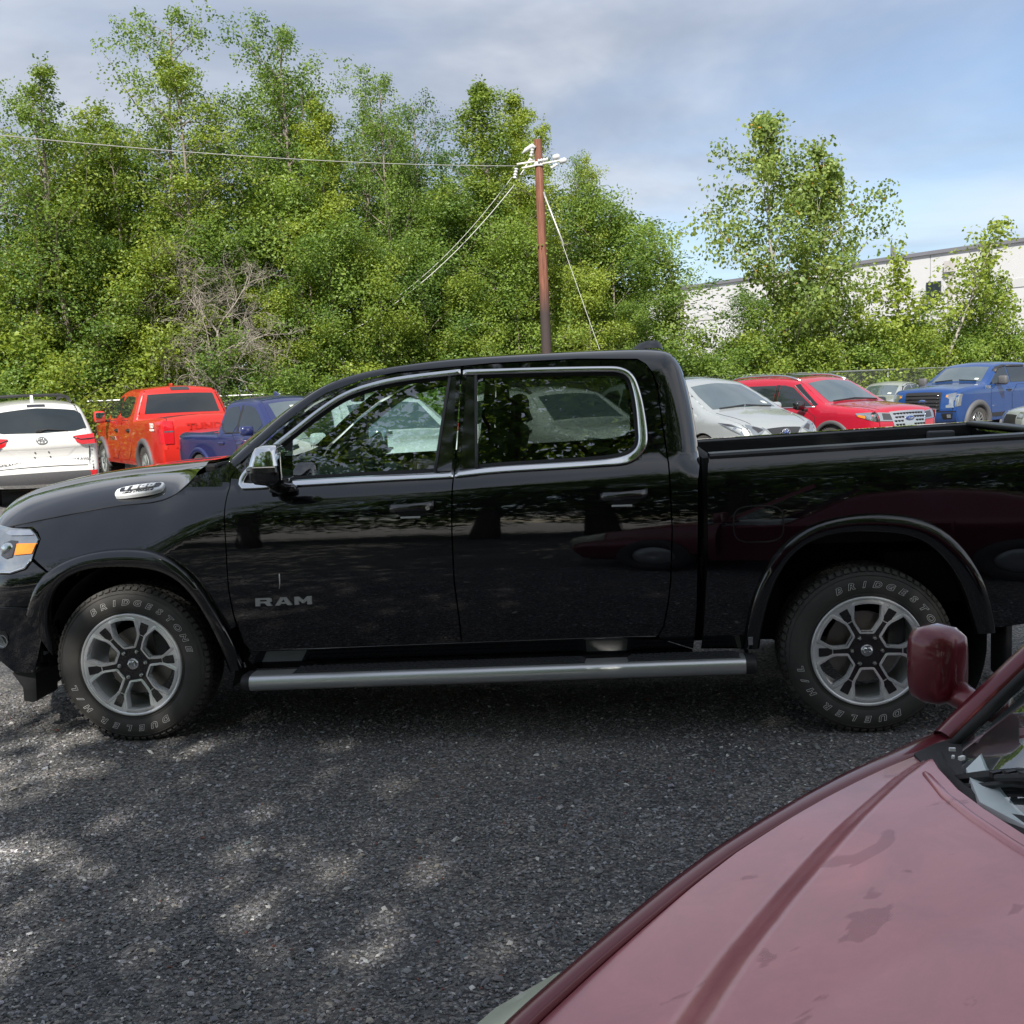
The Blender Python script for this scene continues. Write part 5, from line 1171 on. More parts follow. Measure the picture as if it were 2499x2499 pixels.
def blue_pickup():
    c = pickup_shell('blue_pickup', 'bright blue crew cab pickup with black grille at the right edge, facing left', (12.74, 26.52, 0), R(-137.2), 1, 1.0, 'blue_paint', (2.0, -1.65), roof=1.93, bedz=1.36, cab=(-1.0, 1.40), hood=1.30, L=(2.95, -2.9), zs=.42)
    for x in (2.0, -1.65): c.wheel(x, .42, .29, 'satin_chrome', 12, y=1.0); c.flare(x, .47, 'grey_plastic', .15, .07)
    c.top('grille', [(2.90, 1.20, .52), (2.90, 1.20, -.52), (2.97, .74, -.50), (2.97, .74, .50)], 'black_plastic', .018, .08)
    for k in range(5):
        z = 1.13 - k * .09; mb = MB(); mb.tube([tuple(c.pos(c.s_of(2.94, z), y, .035)) for y in np.linspace(-.49, .49, 7)], .015, 6); mb.build('grille_bar', 'black_gloss', c.root, smooth=True)
    ring_badge(c, 2.95, .97, 0, True, [], .125, 'oval')
    for sg in (1, -1):
        o = c.top('headlight', [(2.91, 1.15, sg * .64), (2.86, 1.19, sg * .90), (2.95, 1.02, sg * .90), (2.95, .98, sg * .86), (2.96, .88, sg * .86), (2.97, .82, sg * .88), (2.97, .82, sg * .66), (2.96, .88, sg * .66), (2.96, .90, sg * .74), (2.94, 1.04, sg * .74), (2.93, 1.08, sg * .64)], 'lamp_clear', .014, .05)
        c.side('headlight', [(2.90, 1.17), (2.68, 1.16), (2.72, 1.06), (2.76, .86), (2.94, .84)], 'lamp_clear', .010, sg)
        c.top('turn_lamp', [(2.92, 1.12, sg * .65), (2.92, 1.13, sg * .70), (2.93, 1.09, sg * .70), (2.93, 1.09, sg * .65)], 'lamp_amber', .018, .05, parent=o)
        c.top('fog_lamp_pocket', [(2.96, .68, sg * .55), (2.96, .68, sg * .86), (2.95, .53, sg * .82), (2.95, .53, sg * .58)], 'dark_void', .03, .05)
        c.top('fog_lamp', [(2.96, .65, sg * .70), (2.96, .65, sg * .80), (2.95, .57, sg * .80), (2.95, .57, sg * .70)], 'lamp_clear', .036, .05)
    c.top('front_bumper', [(2.97, .70, .95), (2.97, .70, -.95), (2.92, .47, -.92), (2.92, .47, .92)], 'blue_paint', .025, .1)
    c.top('bumper_strip', [(2.97, .735, .95), (2.97, .735, -.95), (2.97, .705, -.95), (2.97, .705, .95)], 'black_gloss', .03, .1)
    c.top('plate_bracket', [(2.96, .66, .22), (2.96, .66, -.22), (2.95, .52, -.22), (2.95, .52, .22)], 'black_plastic', .04, .1)
    c.top('windscreen', [(1.41, 1.43, .72), (1.41, 1.43, -.72), (.80, 1.82, -.62), (.80, 1.82, .62)], 'screen_glass', .006)
    for sg in (1, -1):
        w = MB(); w.tube([tuple(c.pos(c.s_of(x, z), sg * y, .022)) for x, z, y in ((1.40, 1.435, .60), (1.37, 1.45, .1))], .014, 6); w.build('wiper', 'black_plastic', c.root)
    c.top('inspection_sticker', [(1.27, 1.52, .60), (1.27, 1.52, .50), (1.33, 1.485, .50), (1.33, 1.485, .60)], 'sticker', .010, .06)
    c.both('window', [(1.36, 1.38), (1.28, 1.44), (.74, 1.78), (.45, 1.82), (.36, 1.82), (.36, 1.40)], 'car_glass', .006)
    c.both('window', [(.30, 1.40), (.30, 1.82), (-.66, 1.80), (-.72, 1.40)], 'car_glass', .006)
    for sd in (1, -1):
        path_strip('rain_visor', [(.92, 1.70), (.72, 1.81), (.45, 1.855), (.36, 1.855)], c.yl if sd > 0 else c.yr, .06, .035, 'black_plastic', c.root, side=sd)
        path_strip('rain_visor', [(.28, 1.85), (-.6, 1.84)], c.yl if sd > 0 else c.yr, .06, .035, 'black_plastic', c.root, side=sd)
    c.door([(1.36, 1.32), (1.38, .95), (1.34, .52), (.33, .50), (.33, 1.33)]); c.door([(.29, 1.33), (.29, .50), (-.72, .50), (-.80, 1.33)])
    for x in (.48, -.58):
        for sd in (1, -1):
            y = sd * (float(c.yl(x, 1.20)) + .02); mb = MB(); mb.box((x, y, 1.20), (.22, .035, .04), bev=.012); mb.build('door_handle', 'black_plastic', c.root)
    c.text_side('F150', 1.52, 1.30, .11, 'satin_chrome', 1, sx=1.2, offset=.004); c.text_side('4x4', 1.28, .80, .05, 'satin_chrome', 1, sx=1.2, offset=.001)
    c.mirror(1.10, 1.44, 'grey_plastic', size=(.14, .26, .24))
    for sd in (1, -1): c.side('rocker', [(1.45, .62), (-1.15, .62), (-1.15, .52), (1.45, .52)], 'black_plastic', .012, sd)
    c.top('bed_liner', [(-1.16, 1.36, .84), (-1.16, 1.36, -.84), (-2.75, 1.37, -.84), (-2.75, 1.37, .84)], 'liner', -.03, .2)
blue_pickup()

def silver_sedan(name, label, loc, rz, paint_='silver_paint'):
    pr = [(2.30, .25), (2.38, .42), (2.38, .62), (2.28, .78), (2.0, .86), (1.25, .98), (1.1, 1.02), (.42, 1.36), (.1, 1.45), (-.4, 1.47), (-.9, 1.40), (-1.55, 1.10), (-2.0, 1.06), (-2.32, 1.0), (-2.40, .8), (-2.38, .4), (-2.30, .28)]
    c = Car(name, label, 'car', loc, rz, pr, .91, .96, .38, paint_, [(1.38, .37), (-1.38, .37)], .24, plan=.16, xa=1.2)
    for x in (1.38, -1.38): c.wheel(x, .33, .22, 'silver_paint', 5)
    c.top('windscreen', [(1.12, 1.01, .66), (1.18, .995, 0), (1.12, 1.01, -.66), (.46, 1.34, -.54), (.46, 1.34, .54)], 'screen_glass', .006)
    c.top('rear_window', [(-.95, 1.38, .54), (-.95, 1.38, -.54), (-1.5, 1.13, -.62), (-1.5, 1.13, .62)], 'car_glass', .006)
    c.both('window', [(1.0, 1.0), (.42, 1.29), (.12, 1.36), (-.12, 1.37), (-.12, .99)], 'car_glass', .006, soft=0); c.both('window', [(-.18, .99), (-.18, 1.37), (-.65, 1.35), (-1.2, 1.08), (-1.15, 1.0)], 'car_glass', .006)
    for sd in (1, -1): path_strip('window_trim', [(1.02, 1.02), (.45, 1.32), (.1, 1.395), (-.4, 1.40), (-.75, 1.35)], c.yl if sd > 0 else c.yr, .025, .014, 'black_plastic', c.root, side=sd)
    for sg in (1, -1):
        c.top('headlight', [(2.30, .76, sg * .40), (2.20, .80, sg * .72), (2.34, .66, sg * .70), (2.36, .64, sg * .44)], 'lamp_clear', .010, .06); c.side('headlight', [(2.26, .77), (2.0, .80), (2.05, .72), (2.32, .66)], 'lamp_clear', .008, sg)
        c.side('tail_lamp', [(-2.34, .95), (-2.1, .96), (-2.12, .84), (-2.38, .82)], 'lamp_red', .008, sg); c.top('tail_lamp', [(-2.33, .98, sg * .48), (-2.32, .98, sg * .72), (-2.40, .82, sg * .72), (-2.40, .82, sg * .52)], 'lamp_red', .010, .06)
    c.top('grille', [(2.34, .70, .36), (2.34, .70, -.36), (2.39, .48, -.42), (2.39, .48, .42)], 'black_plastic', .010, .08)
    c.top('inspection_sticker', [(.98, 1.09, .50), (.98, 1.09, .38), (1.06, 1.05, .38), (1.06, 1.05, .50)], 'sticker', .010, .06)
    c.door([(1.08, .96), (1.08, .42), (-.13, .38), (-.13, .96)]); c.door([(-.17, .96), (-.17, .38), (-.95, .42), (-1.2, .96)])
    c.mirror(.78, 1.02, paint_, size=(.10, .2, .14))
    return c
silver_sedan('silver_sedan', 'pale silver sedan between the crimson suv and the bright blue pickup', (12.2, 34.9, 0), R(-126))
silver_sedan('silver_sedan', 'pale car of which only the nose shows at the right edge by the truck bed', (13.72, 20.2, 0), R(178))

def charcoal_suv():
    pr = [(2.20, .30), (2.32, .5), (2.32, .85), (2.2, 1.0), (1.3, 1.10), (1.15, 1.14), (.55, 1.50), (.3, 1.62), (-.3, 1.68), (-1.4, 1.66), (-1.95, 1.60), (-2.1, 1.45), (-2.28, 1.1), (-2.32, .7), (-2.25, .34)]
    c = Car('charcoal_suv', 'dark grey suv roof with black rails just showing behind the crimson suv', 'suv', (8.9, 31.2, 0), R(-108), pr, .93, 1.05, .30, 'charcoal_paint', [(1.35, .4), (-1.35, .4)], .30)
    for x in (1.35, -1.35): c.wheel(x, .36, .23)
    c.top('windscreen', [(1.16, 1.14, .66), (1.16, 1.14, -.66), (.56, 1.50, -.58), (.56, 1.50, .58)], 'screen_glass', .006)
    c.both('window', [(1.0, 1.10), (.45, 1.45), (.2, 1.54), (-.1, 1.55), (-.1, 1.08)], 'car_glass', .006); c.both('window', [(-.18, 1.08), (-.18, 1.55), (-.95, 1.55), (-1.0, 1.10)], 'car_glass', .006); c.both('window', [(-1.1, 1.12), (-1.06, 1.54), (-1.6, 1.52), (-1.9, 1.22)], 'car_glass', .006)
    c.top('rear_window', [(-1.97, 1.58, .56), (-1.97, 1.58, -.56), (-2.22, 1.22, -.66), (-2.22, 1.22, .66)], 'car_glass', .006)
    c.rails(.2, -1.7, 'black_plastic', .06, .02)
    for sg in (1, -1): c.side('tail_lamp', [(-2.25, 1.12), (-2.1, 1.14), (-2.12, .92), (-2.3, .9)], 'lamp_red', .008, sg)
charcoal_suv()
# ------------------------------------------------------------------ the black pickup
SEAM = np.array([(-.95, 1.06), (-.80, 1.09), (-.636, 1.121), (-.491, 1.145), (-.304, 1.174), (-.07, 1.2), (.085, 1.217), (.168, 1.232), (.243, 1.255), (.33, 1.275), (.45, 1.288), (.62, 1.295), (5.2, 1.439)])
def sst(a,b,x):
    t=np.clip((x-a)/(b-a),0,1); return t*t*(3-2*t)
XT = np.linspace(-1.0, 5.2, 1241); ZT = np.interp(XT, SEAM[:, 0], SEAM[:, 1])
for _ in range(60): ZT[1:-1] = .5 * ZT[1:-1] + .25 * ZT[:-2] + .25 * ZT[2:]
def top_line(x): return np.interp(x, XT, ZT)
def ram_y(x,z):
    """depth of the near body side at length x and height z (0 = outermost door skin)"""
    x=np.asarray(x,float); z=np.asarray(z,float)
    T=top_line(x); k=sst(.75,-.1,x)
    wd=.125+.25*k; a=.078+.075*k; s0=T-wd
    low=.055*(np.maximum(0,.93-z)/.5)**2+.008*np.exp(-((z-.60)/.03)**2)*0
    up=.018*(np.clip(z-.93,0,.36)/.3)**2
    t=(z-s0)/wd
    sh=a*np.clip(t,0,1)**2
    gz=np.maximum(0,z-T)
    gh=gz*(.225+.05*gz)
    bed=sst(2.93,2.95,x)
    gh=gh*(1-bed)+bed*gz*.9
    nose=.16*np.maximum(0,-.15-x)**2+1.6*np.maximum(0,-.52-x)**3+9*np.maximum(0,-.72-x)**3
    tail=.6*np.maximum(0,x-4.45)**3
    return low+up+sh+gh+nose+tail-.012
RAM = {
'sil':[(0.522,1.407),(0.673,1.528),(0.831,1.655),(0.966,1.744),(1.072,1.796),(1.233,1.837),(1.41,1.86),(1.674,1.882),(1.935,1.888),(2.307,1.892),(2.61,1.89),(2.744,1.88),(2.794,1.861),(2.824,1.825),(2.849,1.773),(2.872,1.665),(2.89,1.564),(2.908,1.414),(2.909,1.342)],
'door_front':[(0.624,0.455),(0.595,0.494),(0.563,0.648),(0.55,0.781),(0.554,0.995),(0.553,1.122),(0.554,1.244),(0.558,1.33),(0.587,1.374),(0.637,1.422),(0.81,1.561),(0.99,1.681),(1.129,1.747),(1.252,1.794),(1.427,1.821),(1.75,1.837),(1.746,1.819),(1.721,1.488),(1.704,1.3),(1.694,1.039),(1.693,0.787),(1.705,0.613),(1.709,0.477)],
'door_rear':[(1.75,1.837),(1.899,1.845),(2.323,1.847),(2.615,1.833),(2.656,1.815),(2.687,1.772),(2.71,1.704),(2.727,1.531),(2.75,1.329),(2.753,1.17),(2.756,1.007),(2.742,0.76),(2.728,0.658),(2.704,0.537),(2.675,0.491),(1.709,0.477),(1.705,0.613),(1.693,0.787),(1.694,1.039),(1.704,1.3),(1.721,1.488),(1.746,1.819)],
'corner':[(0.575,1.376),(0.541,1.41),(0.69,1.529)],
'seam_top':[(0.587,1.374),(0.637,1.422),(0.81,1.561),(0.99,1.681),(1.129,1.747),(1.252,1.794),(1.427,1.821),(1.75,1.837)],
'seam_rear':[(1.75,1.837),(1.899,1.845),(2.323,1.847),(2.615,1.833),(2.656,1.815),(2.687,1.772),(2.71,1.704),(2.727,1.531),(2.75,1.329),(2.753,1.17),(2.756,1.007),(2.742,0.76),(2.728,0.658),(2.704,0.537),(2.675,0.491)],
'bpil':[(1.75,1.837),(1.746,1.819),(1.721,1.488),(1.704,1.3),(1.694,1.039),(1.693,0.787),(1.705,0.613),(1.709,0.477)],
'cabrear':[(2.904,1.347),(2.887,1.245),(2.88,1.004),(2.867,0.63),(2.849,0.419),(2.845,0.377)],
'rocker':[(0.622,0.444),(1.709,0.466),(2.48,0.482),(2.675,0.48)],
'rockerlow':[(0.645,0.352),(2.056,0.374),(2.846,0.372)],
'farc_o':[(-0.539,0.694),(-0.477,0.82),(-0.398,0.905),(-0.25,0.97),(-0.068,1.0),(0.12,0.997),(0.24,0.966),(0.34,0.89),(0.419,0.792),(0.491,0.65),(0.553,0.511),(0.584,0.363)],
'farc_i':[(-0.426,0.452),(-0.425,0.653),(-0.378,0.782),(-0.312,0.855),(-0.21,0.901),(-0.094,0.917),(0.133,0.909),(0.261,0.863),(0.343,0.791),(0.417,0.666),(0.474,0.502),(0.505,0.345)],
'rarc_o':[(3.086,0.422),(3.109,0.589),(3.15,0.731),(3.214,0.854),(3.311,0.965),(3.43,1.031),(3.587,1.062),(3.741,1.065),(3.896,1.041),(4.01,0.985),(4.088,0.911),(4.142,0.837),(4.198,0.738),(4.242,0.604),(4.264,0.48)],
'rarc_i':[(3.162,0.42),(3.179,0.552),(3.213,0.695),(3.265,0.814),(3.344,0.912),(3.462,0.969),(3.618,0.986),(3.848,0.966),(3.965,0.903),(4.064,0.779),(4.122,0.654),(4.171,0.476)],
'fender_top':[(-0.668,1.104),(-0.655,1.118),(-0.496,1.144),(-0.303,1.174),(-0.069,1.207),(0.093,1.214),(0.179,1.229),(0.253,1.26),(0.31,1.304),(0.358,1.345),(0.392,1.354),(0.472,1.375),(0.553,1.412),(0.587,1.374),(0.558,1.33)],
'hl':[(-0.806,1.115),(-0.669,1.102),(-0.555,1.099),(-0.516,1.076),(-0.488,1.05),(-0.491,1.025),(-0.504,0.953),(-0.538,0.911),(-0.627,0.884),(-0.717,0.883)],
'amber':[(-0.61,1.03),(-0.489,1.033),(-0.504,0.983),(-0.611,0.975)],
'hlchrome':[(-0.714,1.079),(-0.69,1.093),(-0.553,1.095),(-0.518,1.072),(-0.669,1.068)],
'fb_gap':[(-0.504,0.953),(-0.409,0.892)],
'bump':[(-0.733,0.685),(-0.718,0.673),(-0.459,0.677),(-0.433,0.681),(-0.46,0.579),(-0.517,0.443),(-0.563,0.351),(-0.69,0.351),(-0.744,0.403),(-0.771,0.472)],
'flap':[(-0.715,0.34),(-0.585,0.338),(-0.592,0.19),(-0.611,0.176),(-0.663,0.186),(-0.662,0.257)],
'fog':[(-0.738,0.584),(-0.688,0.58),(-0.673,0.549),(-0.689,0.507),(-0.724,0.482),(-0.769,0.477)],
'chrome_f':[(1.703,1.312),(1.277,1.306),(0.855,1.296),(0.626,1.289),(0.611,1.297),(0.615,1.323),(0.641,1.363),(0.769,1.469),(0.904,1.566),(1.012,1.646),(1.132,1.719),(1.254,1.761),(1.429,1.794),(1.743,1.814)],
'chrome_r':[(1.711,1.314),(1.893,1.329),(2.196,1.336),(2.475,1.344),(2.565,1.356),(2.615,1.388),(2.637,1.432),(2.635,1.511),(2.624,1.63),(2.603,1.727),(2.578,1.768),(2.539,1.789),(2.489,1.796),(2.105,1.806),(1.756,1.81)],
'glass_f':[(0.876,1.554),(0.99,1.65),(1.13,1.71),(1.252,1.748),(1.427,1.782),(1.677,1.796),(1.598,1.326),(0.871,1.308)],
'sail':[(0.646,1.309),(0.664,1.341),(0.876,1.554),(0.871,1.308)],
'bapp':[(1.677,1.796),(1.735,1.801),(1.695,1.327),(1.598,1.326)],
'rapp':[(1.756,1.8),(1.822,1.801),(1.82,1.336),(1.709,1.328)],
'glass_r':[(1.827,1.807),(2.104,1.797),(2.489,1.786),(2.545,1.777),(2.58,1.74),(2.604,1.631),(2.616,1.511),(2.617,1.442),(2.6,1.4),(2.559,1.371),(2.476,1.359),(2.195,1.349),(1.824,1.338)],
'bed':[(2.944,1.345),(4.398,1.385),(4.394,0.512),(4.263,0.498)],
'bedbot':[(2.93,1.244),(2.927,0.921),(2.899,0.543),(2.884,0.418),(3.086,0.414)],
'fuel':[(3.049,1.034),(3.278,1.027),(3.166,1.116),(3.162,0.944)],
'ram':[(0.681,0.728),(0.973,0.734),(0.97,0.699),(0.677,0.691)],
'handle_f':[(1.377,1.177),(1.625,1.181),(1.623,1.128),(1.38,1.123)],
'handle_r':[(2.408,1.196),(2.658,1.204),(2.659,1.152),(2.408,1.148)],
'scr':[(0.815,0.853),(0.808,0.777)],
'mirror':[(0.783,1.499),(0.934,1.315)],
'step':[(0.599,0.315),(0.63,0.357),(0.619,0.269),(3.141,0.362),(3.123,0.404),(3.125,0.316)],
'sail_fin':[(2.608,1.914),(2.65,1.944),(2.696,1.956),(2.749,1.956),(2.769,1.939),(2.782,1.904)],
}

YC = 1.0
M['badge_white'] = principled('badge_silver', (.84, .86, .88), rough=.22, metal=.15, noise_scale=40, noise_amt=.06)
truck = thing('black_pickup', 'glossy black crew cab pickup parked broadside with chrome window trim and side step', 'pickup truck', (0, 0, 0))
BP = 'black_paint'
def both_skin(name, outer, mats, holes=(), sp=.05, off=0., flange=.025, fy=ram_y, extra=None, parent=None):
    return skin(name, outer, fy, mats, parent or truck, holes, sp, off, flange, -1, extra, YC)
def rs(P, n):
    P = np.asarray(P, float); d = np.concatenate([[0], np.cumsum(np.linalg.norm(np.diff(P, axis=0), axis=1))]); t = np.linspace(0, d[-1], n)
    return np.stack([np.interp(t, d, P[:, 0]), np.interp(t, d, P[:, 1])], 1)
fo, fi = rs(chaikin(RAM['farc_o'], 2, False), 40), rs(chaikin(RAM['farc_i'], 2, False), 40)
ro, ri = rs(chaikin(RAM['rarc_o'], 2, False), 40), rs(chaikin(RAM['rarc_i'], 2, False), 40)
fm_, rm_ = fo * .5 + fi * .5, ro * .5 + ri * .5
df = [tuple(p) for p in RAM['door_front']]
# fender
fend = [tuple(p) for p in RAM['fender_top']][:-1] + [(.552, 1.331), (.549, 1.245), (.547, 1.122), (.548, .995), (.544, .781), (.555, .648), (.566, .585)] + \
       [tuple(p) for p in fm_[::-1] if p[1] < .585 and p[0] > .3][-1:] + [tuple(p) for p in fm_[::-1] if (p[1] > .56 and p[0] > .2) or (p[0] <= .2 and p[1] > .86)] + [(-.404, .893), (-.492, .957), (-.476, 1.026), (-.472, 1.052), (-.500, 1.085), (-.545, 1.110)]
both_skin('front_fender', fend, BP, sp=.022)
# upper fascia and bumper
both_skin('front_fascia', [(-.505, .944), (-.535, .900), (-.624, .876), (-.72, .874), (-.93, .874), (-.93, .694), (-.448, .692)] + [tuple(p) for p in fm_ if p[0] < -.3 and .72 < p[1] < .87] + [(-.410, .884)], BP, sp=.035)
both_skin('front_bumper', [(-.93, .678), (-.459, .678), (-.433, .681), (-.46, .579), (-.517, .443), (-.563, .351), (-.69, .351), (-.76, .40), (-.93, .44)], BP, sp=.035, off=.022, flange=.05)
both_skin('bumper_ledge', [(-.93, .70), (-.450, .70), (-.436, .684), (-.455, .672), (-.93, .672)], 'black_gloss', sp=.03, off=.03)
fog = both_skin('fog_lamp_bezel', RAM['fog'][1:5] + [(-.80, .49), (-.80, .584)], 'black_plastic', sp=.03, off=.026)
mb = MB(); mb.lathe([(.001, 0), (.026, .0), (.030, -.012), (.036, -.012), (.036, .02)], 20, (-.715, float(ram_y(-.715, .53)) - .028, .525), 'y'); mb.build('fog_lamp', 'lamp_clear', truck, smooth=True, angle=40)
for k in (0, 1):
    y0 = .12 if k == 0 else 1.88 - .22
    mb = MB(); mb.prism(RAM['flap'], y0, y0 + .22); mb.build('air_dam', 'black_plastic', truck)
mb = MB(); mb.box((-.68, 1.0, .30), (.06, 1.3, .22), bev=.02); mb.build('air_dam', 'black_plastic', truck)
# doors
hf = [(1.69, 1.3115)] + [tuple(p) for p in RAM['chrome_f']][1:-1] + [(1.722, 1.8125)]
hr = [(1.731, 1.3165)] + [tuple(p) for p in RAM['chrome_r']][1:-1] + [(1.772, 1.8095)]
gap = lambda P, dx, dz: [(a + dx, b + dz) for a, b in P]
door_f = [(a - (.004 if a > 1.66 else 0), b - (.003 if b > 1.37 and a < 1.70 else 0)) for a, b in df]
both_skin('front_door', door_f, BP, [hf], sp=.045)
both_skin('rear_door', [(a + (.003 if a < 1.76 else 0), b) for a, b in RAM['door_rear']], BP, [hr], sp=.045)
# cab shell: pillar, roof rail, rear corner
sil = np.array(RAM['sil'], float); silp = rs(chaikin(sil, 3, False), 150)
def shell_y(x, z):
    x = np.asarray(x, float); z = np.asarray(z, float); sh = np.broadcast(x, z).shape
    pts = np.stack([np.broadcast_to(x, sh).ravel(), np.broadcast_to(z, sh).ravel()], 1)
    r = (.045 + .085 * sst(1.3, 2.75, pts[:, 0]))
    d = np.minimum(dist_to(silp, pts, closed=False), r)
    return ram_y(x, z) + (r - np.sqrt(np.maximum(0, r * r - (r - d) ** 2))).reshape(sh)
tseam = [(a - .004, b + .008) for a, b in RAM['seam_top']]; rseam = [(a + .007, b + (.008 if b > 1.82 else 0)) for a, b in RAM['seam_rear']]
shell = [tuple(p) for p in silp] + RAM['cabrear'][1:5] + [(2.69, .474)] + rseam[::-1] + tseam[::-1][1:-1] + [(.582, 1.385)]
nsil = np.gradient(silp, axis=0); nsil /= np.linalg.norm(nsil, axis=1)[:, None]; nin = np.stack([nsil[:, 1], -nsil[:, 0]], 1)
ex = np.vstack([silp[2:] + nin[2:] * d for d in (.004, .012, .026, .05, .085)])
skin('cab_side', shell, shell_y, BP, truck, (), .05, 0, .03, -1, ex, YC, osp=.035)
both_skin('rocker_panel', [(.622, .444), (1.709, .466), (2.48, .4815), (2.69, .468), (2.846, .41), (2.846, .372), (2.056, .374), (.645, .352), (.60, .40)], BP, sp=.05, off=-.006)
path_strip('door_sill_line', [(.615, .450), (1.709, .4715), (2.48, .486), (2.67, .486)], ram_y, .008, .004, 'black_gloss', truck, mirror_at=YC)
# roof, windscreen, back wall : a crowned strip between the two edges
def strip_patch(name, P, mat, crown, vn=17, close=None, off=0.0, vlim=1.0):
    P = np.asarray(P, float); t = np.gradient(P, axis=0); t /= np.linalg.norm(t, axis=1)[:, None]; nn = np.stack([-t[:, 1], t[:, 0]], 1)
    vv = np.sin(np.linspace(-1, 1, vn) * math.pi / 2) * vlim; V = []; F = []
    for i in range(len(P)):
        y0 = float(shell_y(P[i, 0], P[i, 1])); w = YC - y0
        for v in vv:
            c = (crown(P[i, 0]) if callable(crown) else crown) * (1 - v * v) + off; V.append((P[i, 0] + nn[i, 0] * c, YC + v * w, P[i, 1] + nn[i, 1] * c))
    for i in range(len(P) - 1):
        for k in range(vn - 1): F.append((i * vn + k, i * vn + k + 1, (i + 1) * vn + k + 1, (i + 1) * vn + k))
    m_ = MB(); m_.add(V, F); return m_.build(name, mat, truck, smooth=True)
iw = int(np.argmin(np.abs(silp[:, 0] - 1.15))); ib = int(np.argmin(np.hypot(silp[:, 0] - 2.84, silp[:, 1] - 1.815)))
strip_patch('windscreen', silp[:iw + 1], 'glass_clear', lambda x: .03 + .10 * float(sst(1.2, .5, x)))
strip_patch('roof', silp[iw:ib + 1], BP, .022)
strip_patch('cab_back', silp[ib:], BP, .01)
strip_patch('back_window', silp[ib + 6:ib + 40], 'glass_dark', .01, off=.006, vlim=.8)
# panes and moulding
both_skin('front_window', RAM['glass_f'], 'glass_clear', sp=.06, off=-.012, flange=0)
both_skin('mirror_sail', RAM['sail'], 'black_plastic', sp=.05, off=-.010)
both_skin('door_pillar_trim', RAM['bapp'], 'black_gloss', sp=.06, off=-.006)
both_skin('door_pillar_trim', RAM['rapp'], 'black_gloss', sp=.06, off=-.006)
both_skin('rear_window', RAM['glass_r'], 'glass_dark', sp=.06, off=-.012, flange=0)
for nm, P, w in (('window_trim', RAM['chrome_f'], .030), ('window_trim', RAM['chrome_r'], .032)):
    Q = rs(chaikin(P, 2, False), 110)
    ww = np.full(110, w)
    if P is RAM['chrome_r']:
        ww = .030 + .018 * np.clip(1 - np.abs(Q[:, 0] - 2.66) / .22, 0, 1) * np.clip((1.75 - Q[:, 1]) / .25, .0, 1)
    path_strip(nm, Q, ram_y, ww, .014, 'chrome', truck, mirror_at=YC)
    path_strip('window_seal', Q, lambda a, b: ram_y(a, b) + .012, ww + .034, .006, 'seal', truck, mirror_at=YC)
for P in ([(1.688, 1.798), (1.606, 1.326)], [(1.819, 1.80), (1.815, 1.338)]):
    path_strip('window_channel', rs(P, 8), ram_y, .014, .006, 'grey_plastic', truck, mirror_at=YC)
# bonnet
hs = [(-.88, 1.055, -1.10, 1.090), (-.84, 1.075, -1.05, 1.150), (-.80, 1.092, -.99, 1.190), (-.72, 1.106, -.90, 1.232), (-.643, 1.120, -.80, 1.268), (-.486, 1.146, -.62, 1.305), (-.293, 1.176, -.42, 1.337), (-.06, 1.209, -.20, 1.360), (.102, 1.216, -.04, 1.369), (.189, 1.231, .04, 1.373), (.263, 1.262, .11, 1.377), (.318, 1.306, .17, 1.380), (.360, 1.346, .22, 1.382)]
HS = rs_ = np.array(hs); tq = np.linspace(0, len(hs) - 1, 64); HS = np.stack([np.interp(tq, range(len(hs)), HS[:, k]) for k in range(4)], 1)
for _ in range(3): HS[1:-1] = HS[1:-1] * .5 + HS[:-2] * .25 + HS[2:] * .25
def hood_pt(i, u):
    xs, zs_, xc_, zc_ = HS[i]; ys = float(ram_y(xs, zs_)); y = ys + (YC - ys) * u
    x = xs + (xc_ - xs) * (1 - (1 - u) ** 1.6); z = zs_ + (zc_ - zs_) * (1 - (1 - u) ** 4.6) + .020 * (float(sst(.40, .52, u)) - .55 * u) * (1 if True else 0)
    return (x, y, z)
uu = np.concatenate([np.linspace(0, .3, 16)[:-1], np.linspace(.3, 1, 26)]); V = []; F = []; nu = len(uu); nw = 2 * nu - 1
for i in range(64):
    row = [hood_pt(i, u) for u in uu]; row = row + [(x, 2 * YC - y, z) for x, y, z in row[::-1][1:]]; V += row
for i in range(63):
    for k in range(nw - 1): F.append((i * nw + k, i * nw + k + 1, (i + 1) * nw + k + 1, (i + 1) * nw + k))
m_ = MB(); m_.add(V, F)
edge = [V[i * nw] for i in range(64)]; m_.add(edge + [(a, b + .03, c - .03) for a, b, c in edge], [(i, i + 1, 65 + i, 64 + i) for i in range(63)])
m_.build('bonnet', BP, truck, smooth=True)
m_ = MB(); m_.tube([(a, b - .002, c - .002) for a, b, c in edge], .0035, 5); m_.build('bonnet_seam', 'seal', truck)
# front face behind the lamps (seen only from the side)
m_ = MB(); m_.prism([(-.86, .26), (-.99, .55), (-1.03, 1.0), (-.99, 1.45), (-.86, 1.74), (-.6, 1.74), (-.6, .26)], .45, 1.05, plane='xy'); m_.build('grille_frame', 'black_gloss', truck)
m_ = MB(); m_.box((-1.035, 1.0, .86), (.02, 1.0, .30)); m_.build('grille', 'black_plastic', truck)
for z in (.76, .84, .92): 
    m_ = MB(); m_.box((-1.05, 1.0, z), (.02, 1.02, .018), bev=.004); m_.build('grille_bar', 'chrome', truck)
m_ = MB(); m_.prism([(-.88, .24), (-1.06, .6), (-1.10, 1.0), (-1.06, 1.4), (-.88, 1.76), (-.6, 1.76), (-.6, .24)], .40, .66, plane='xy'); m_.build('front_bumper', BP, truck)
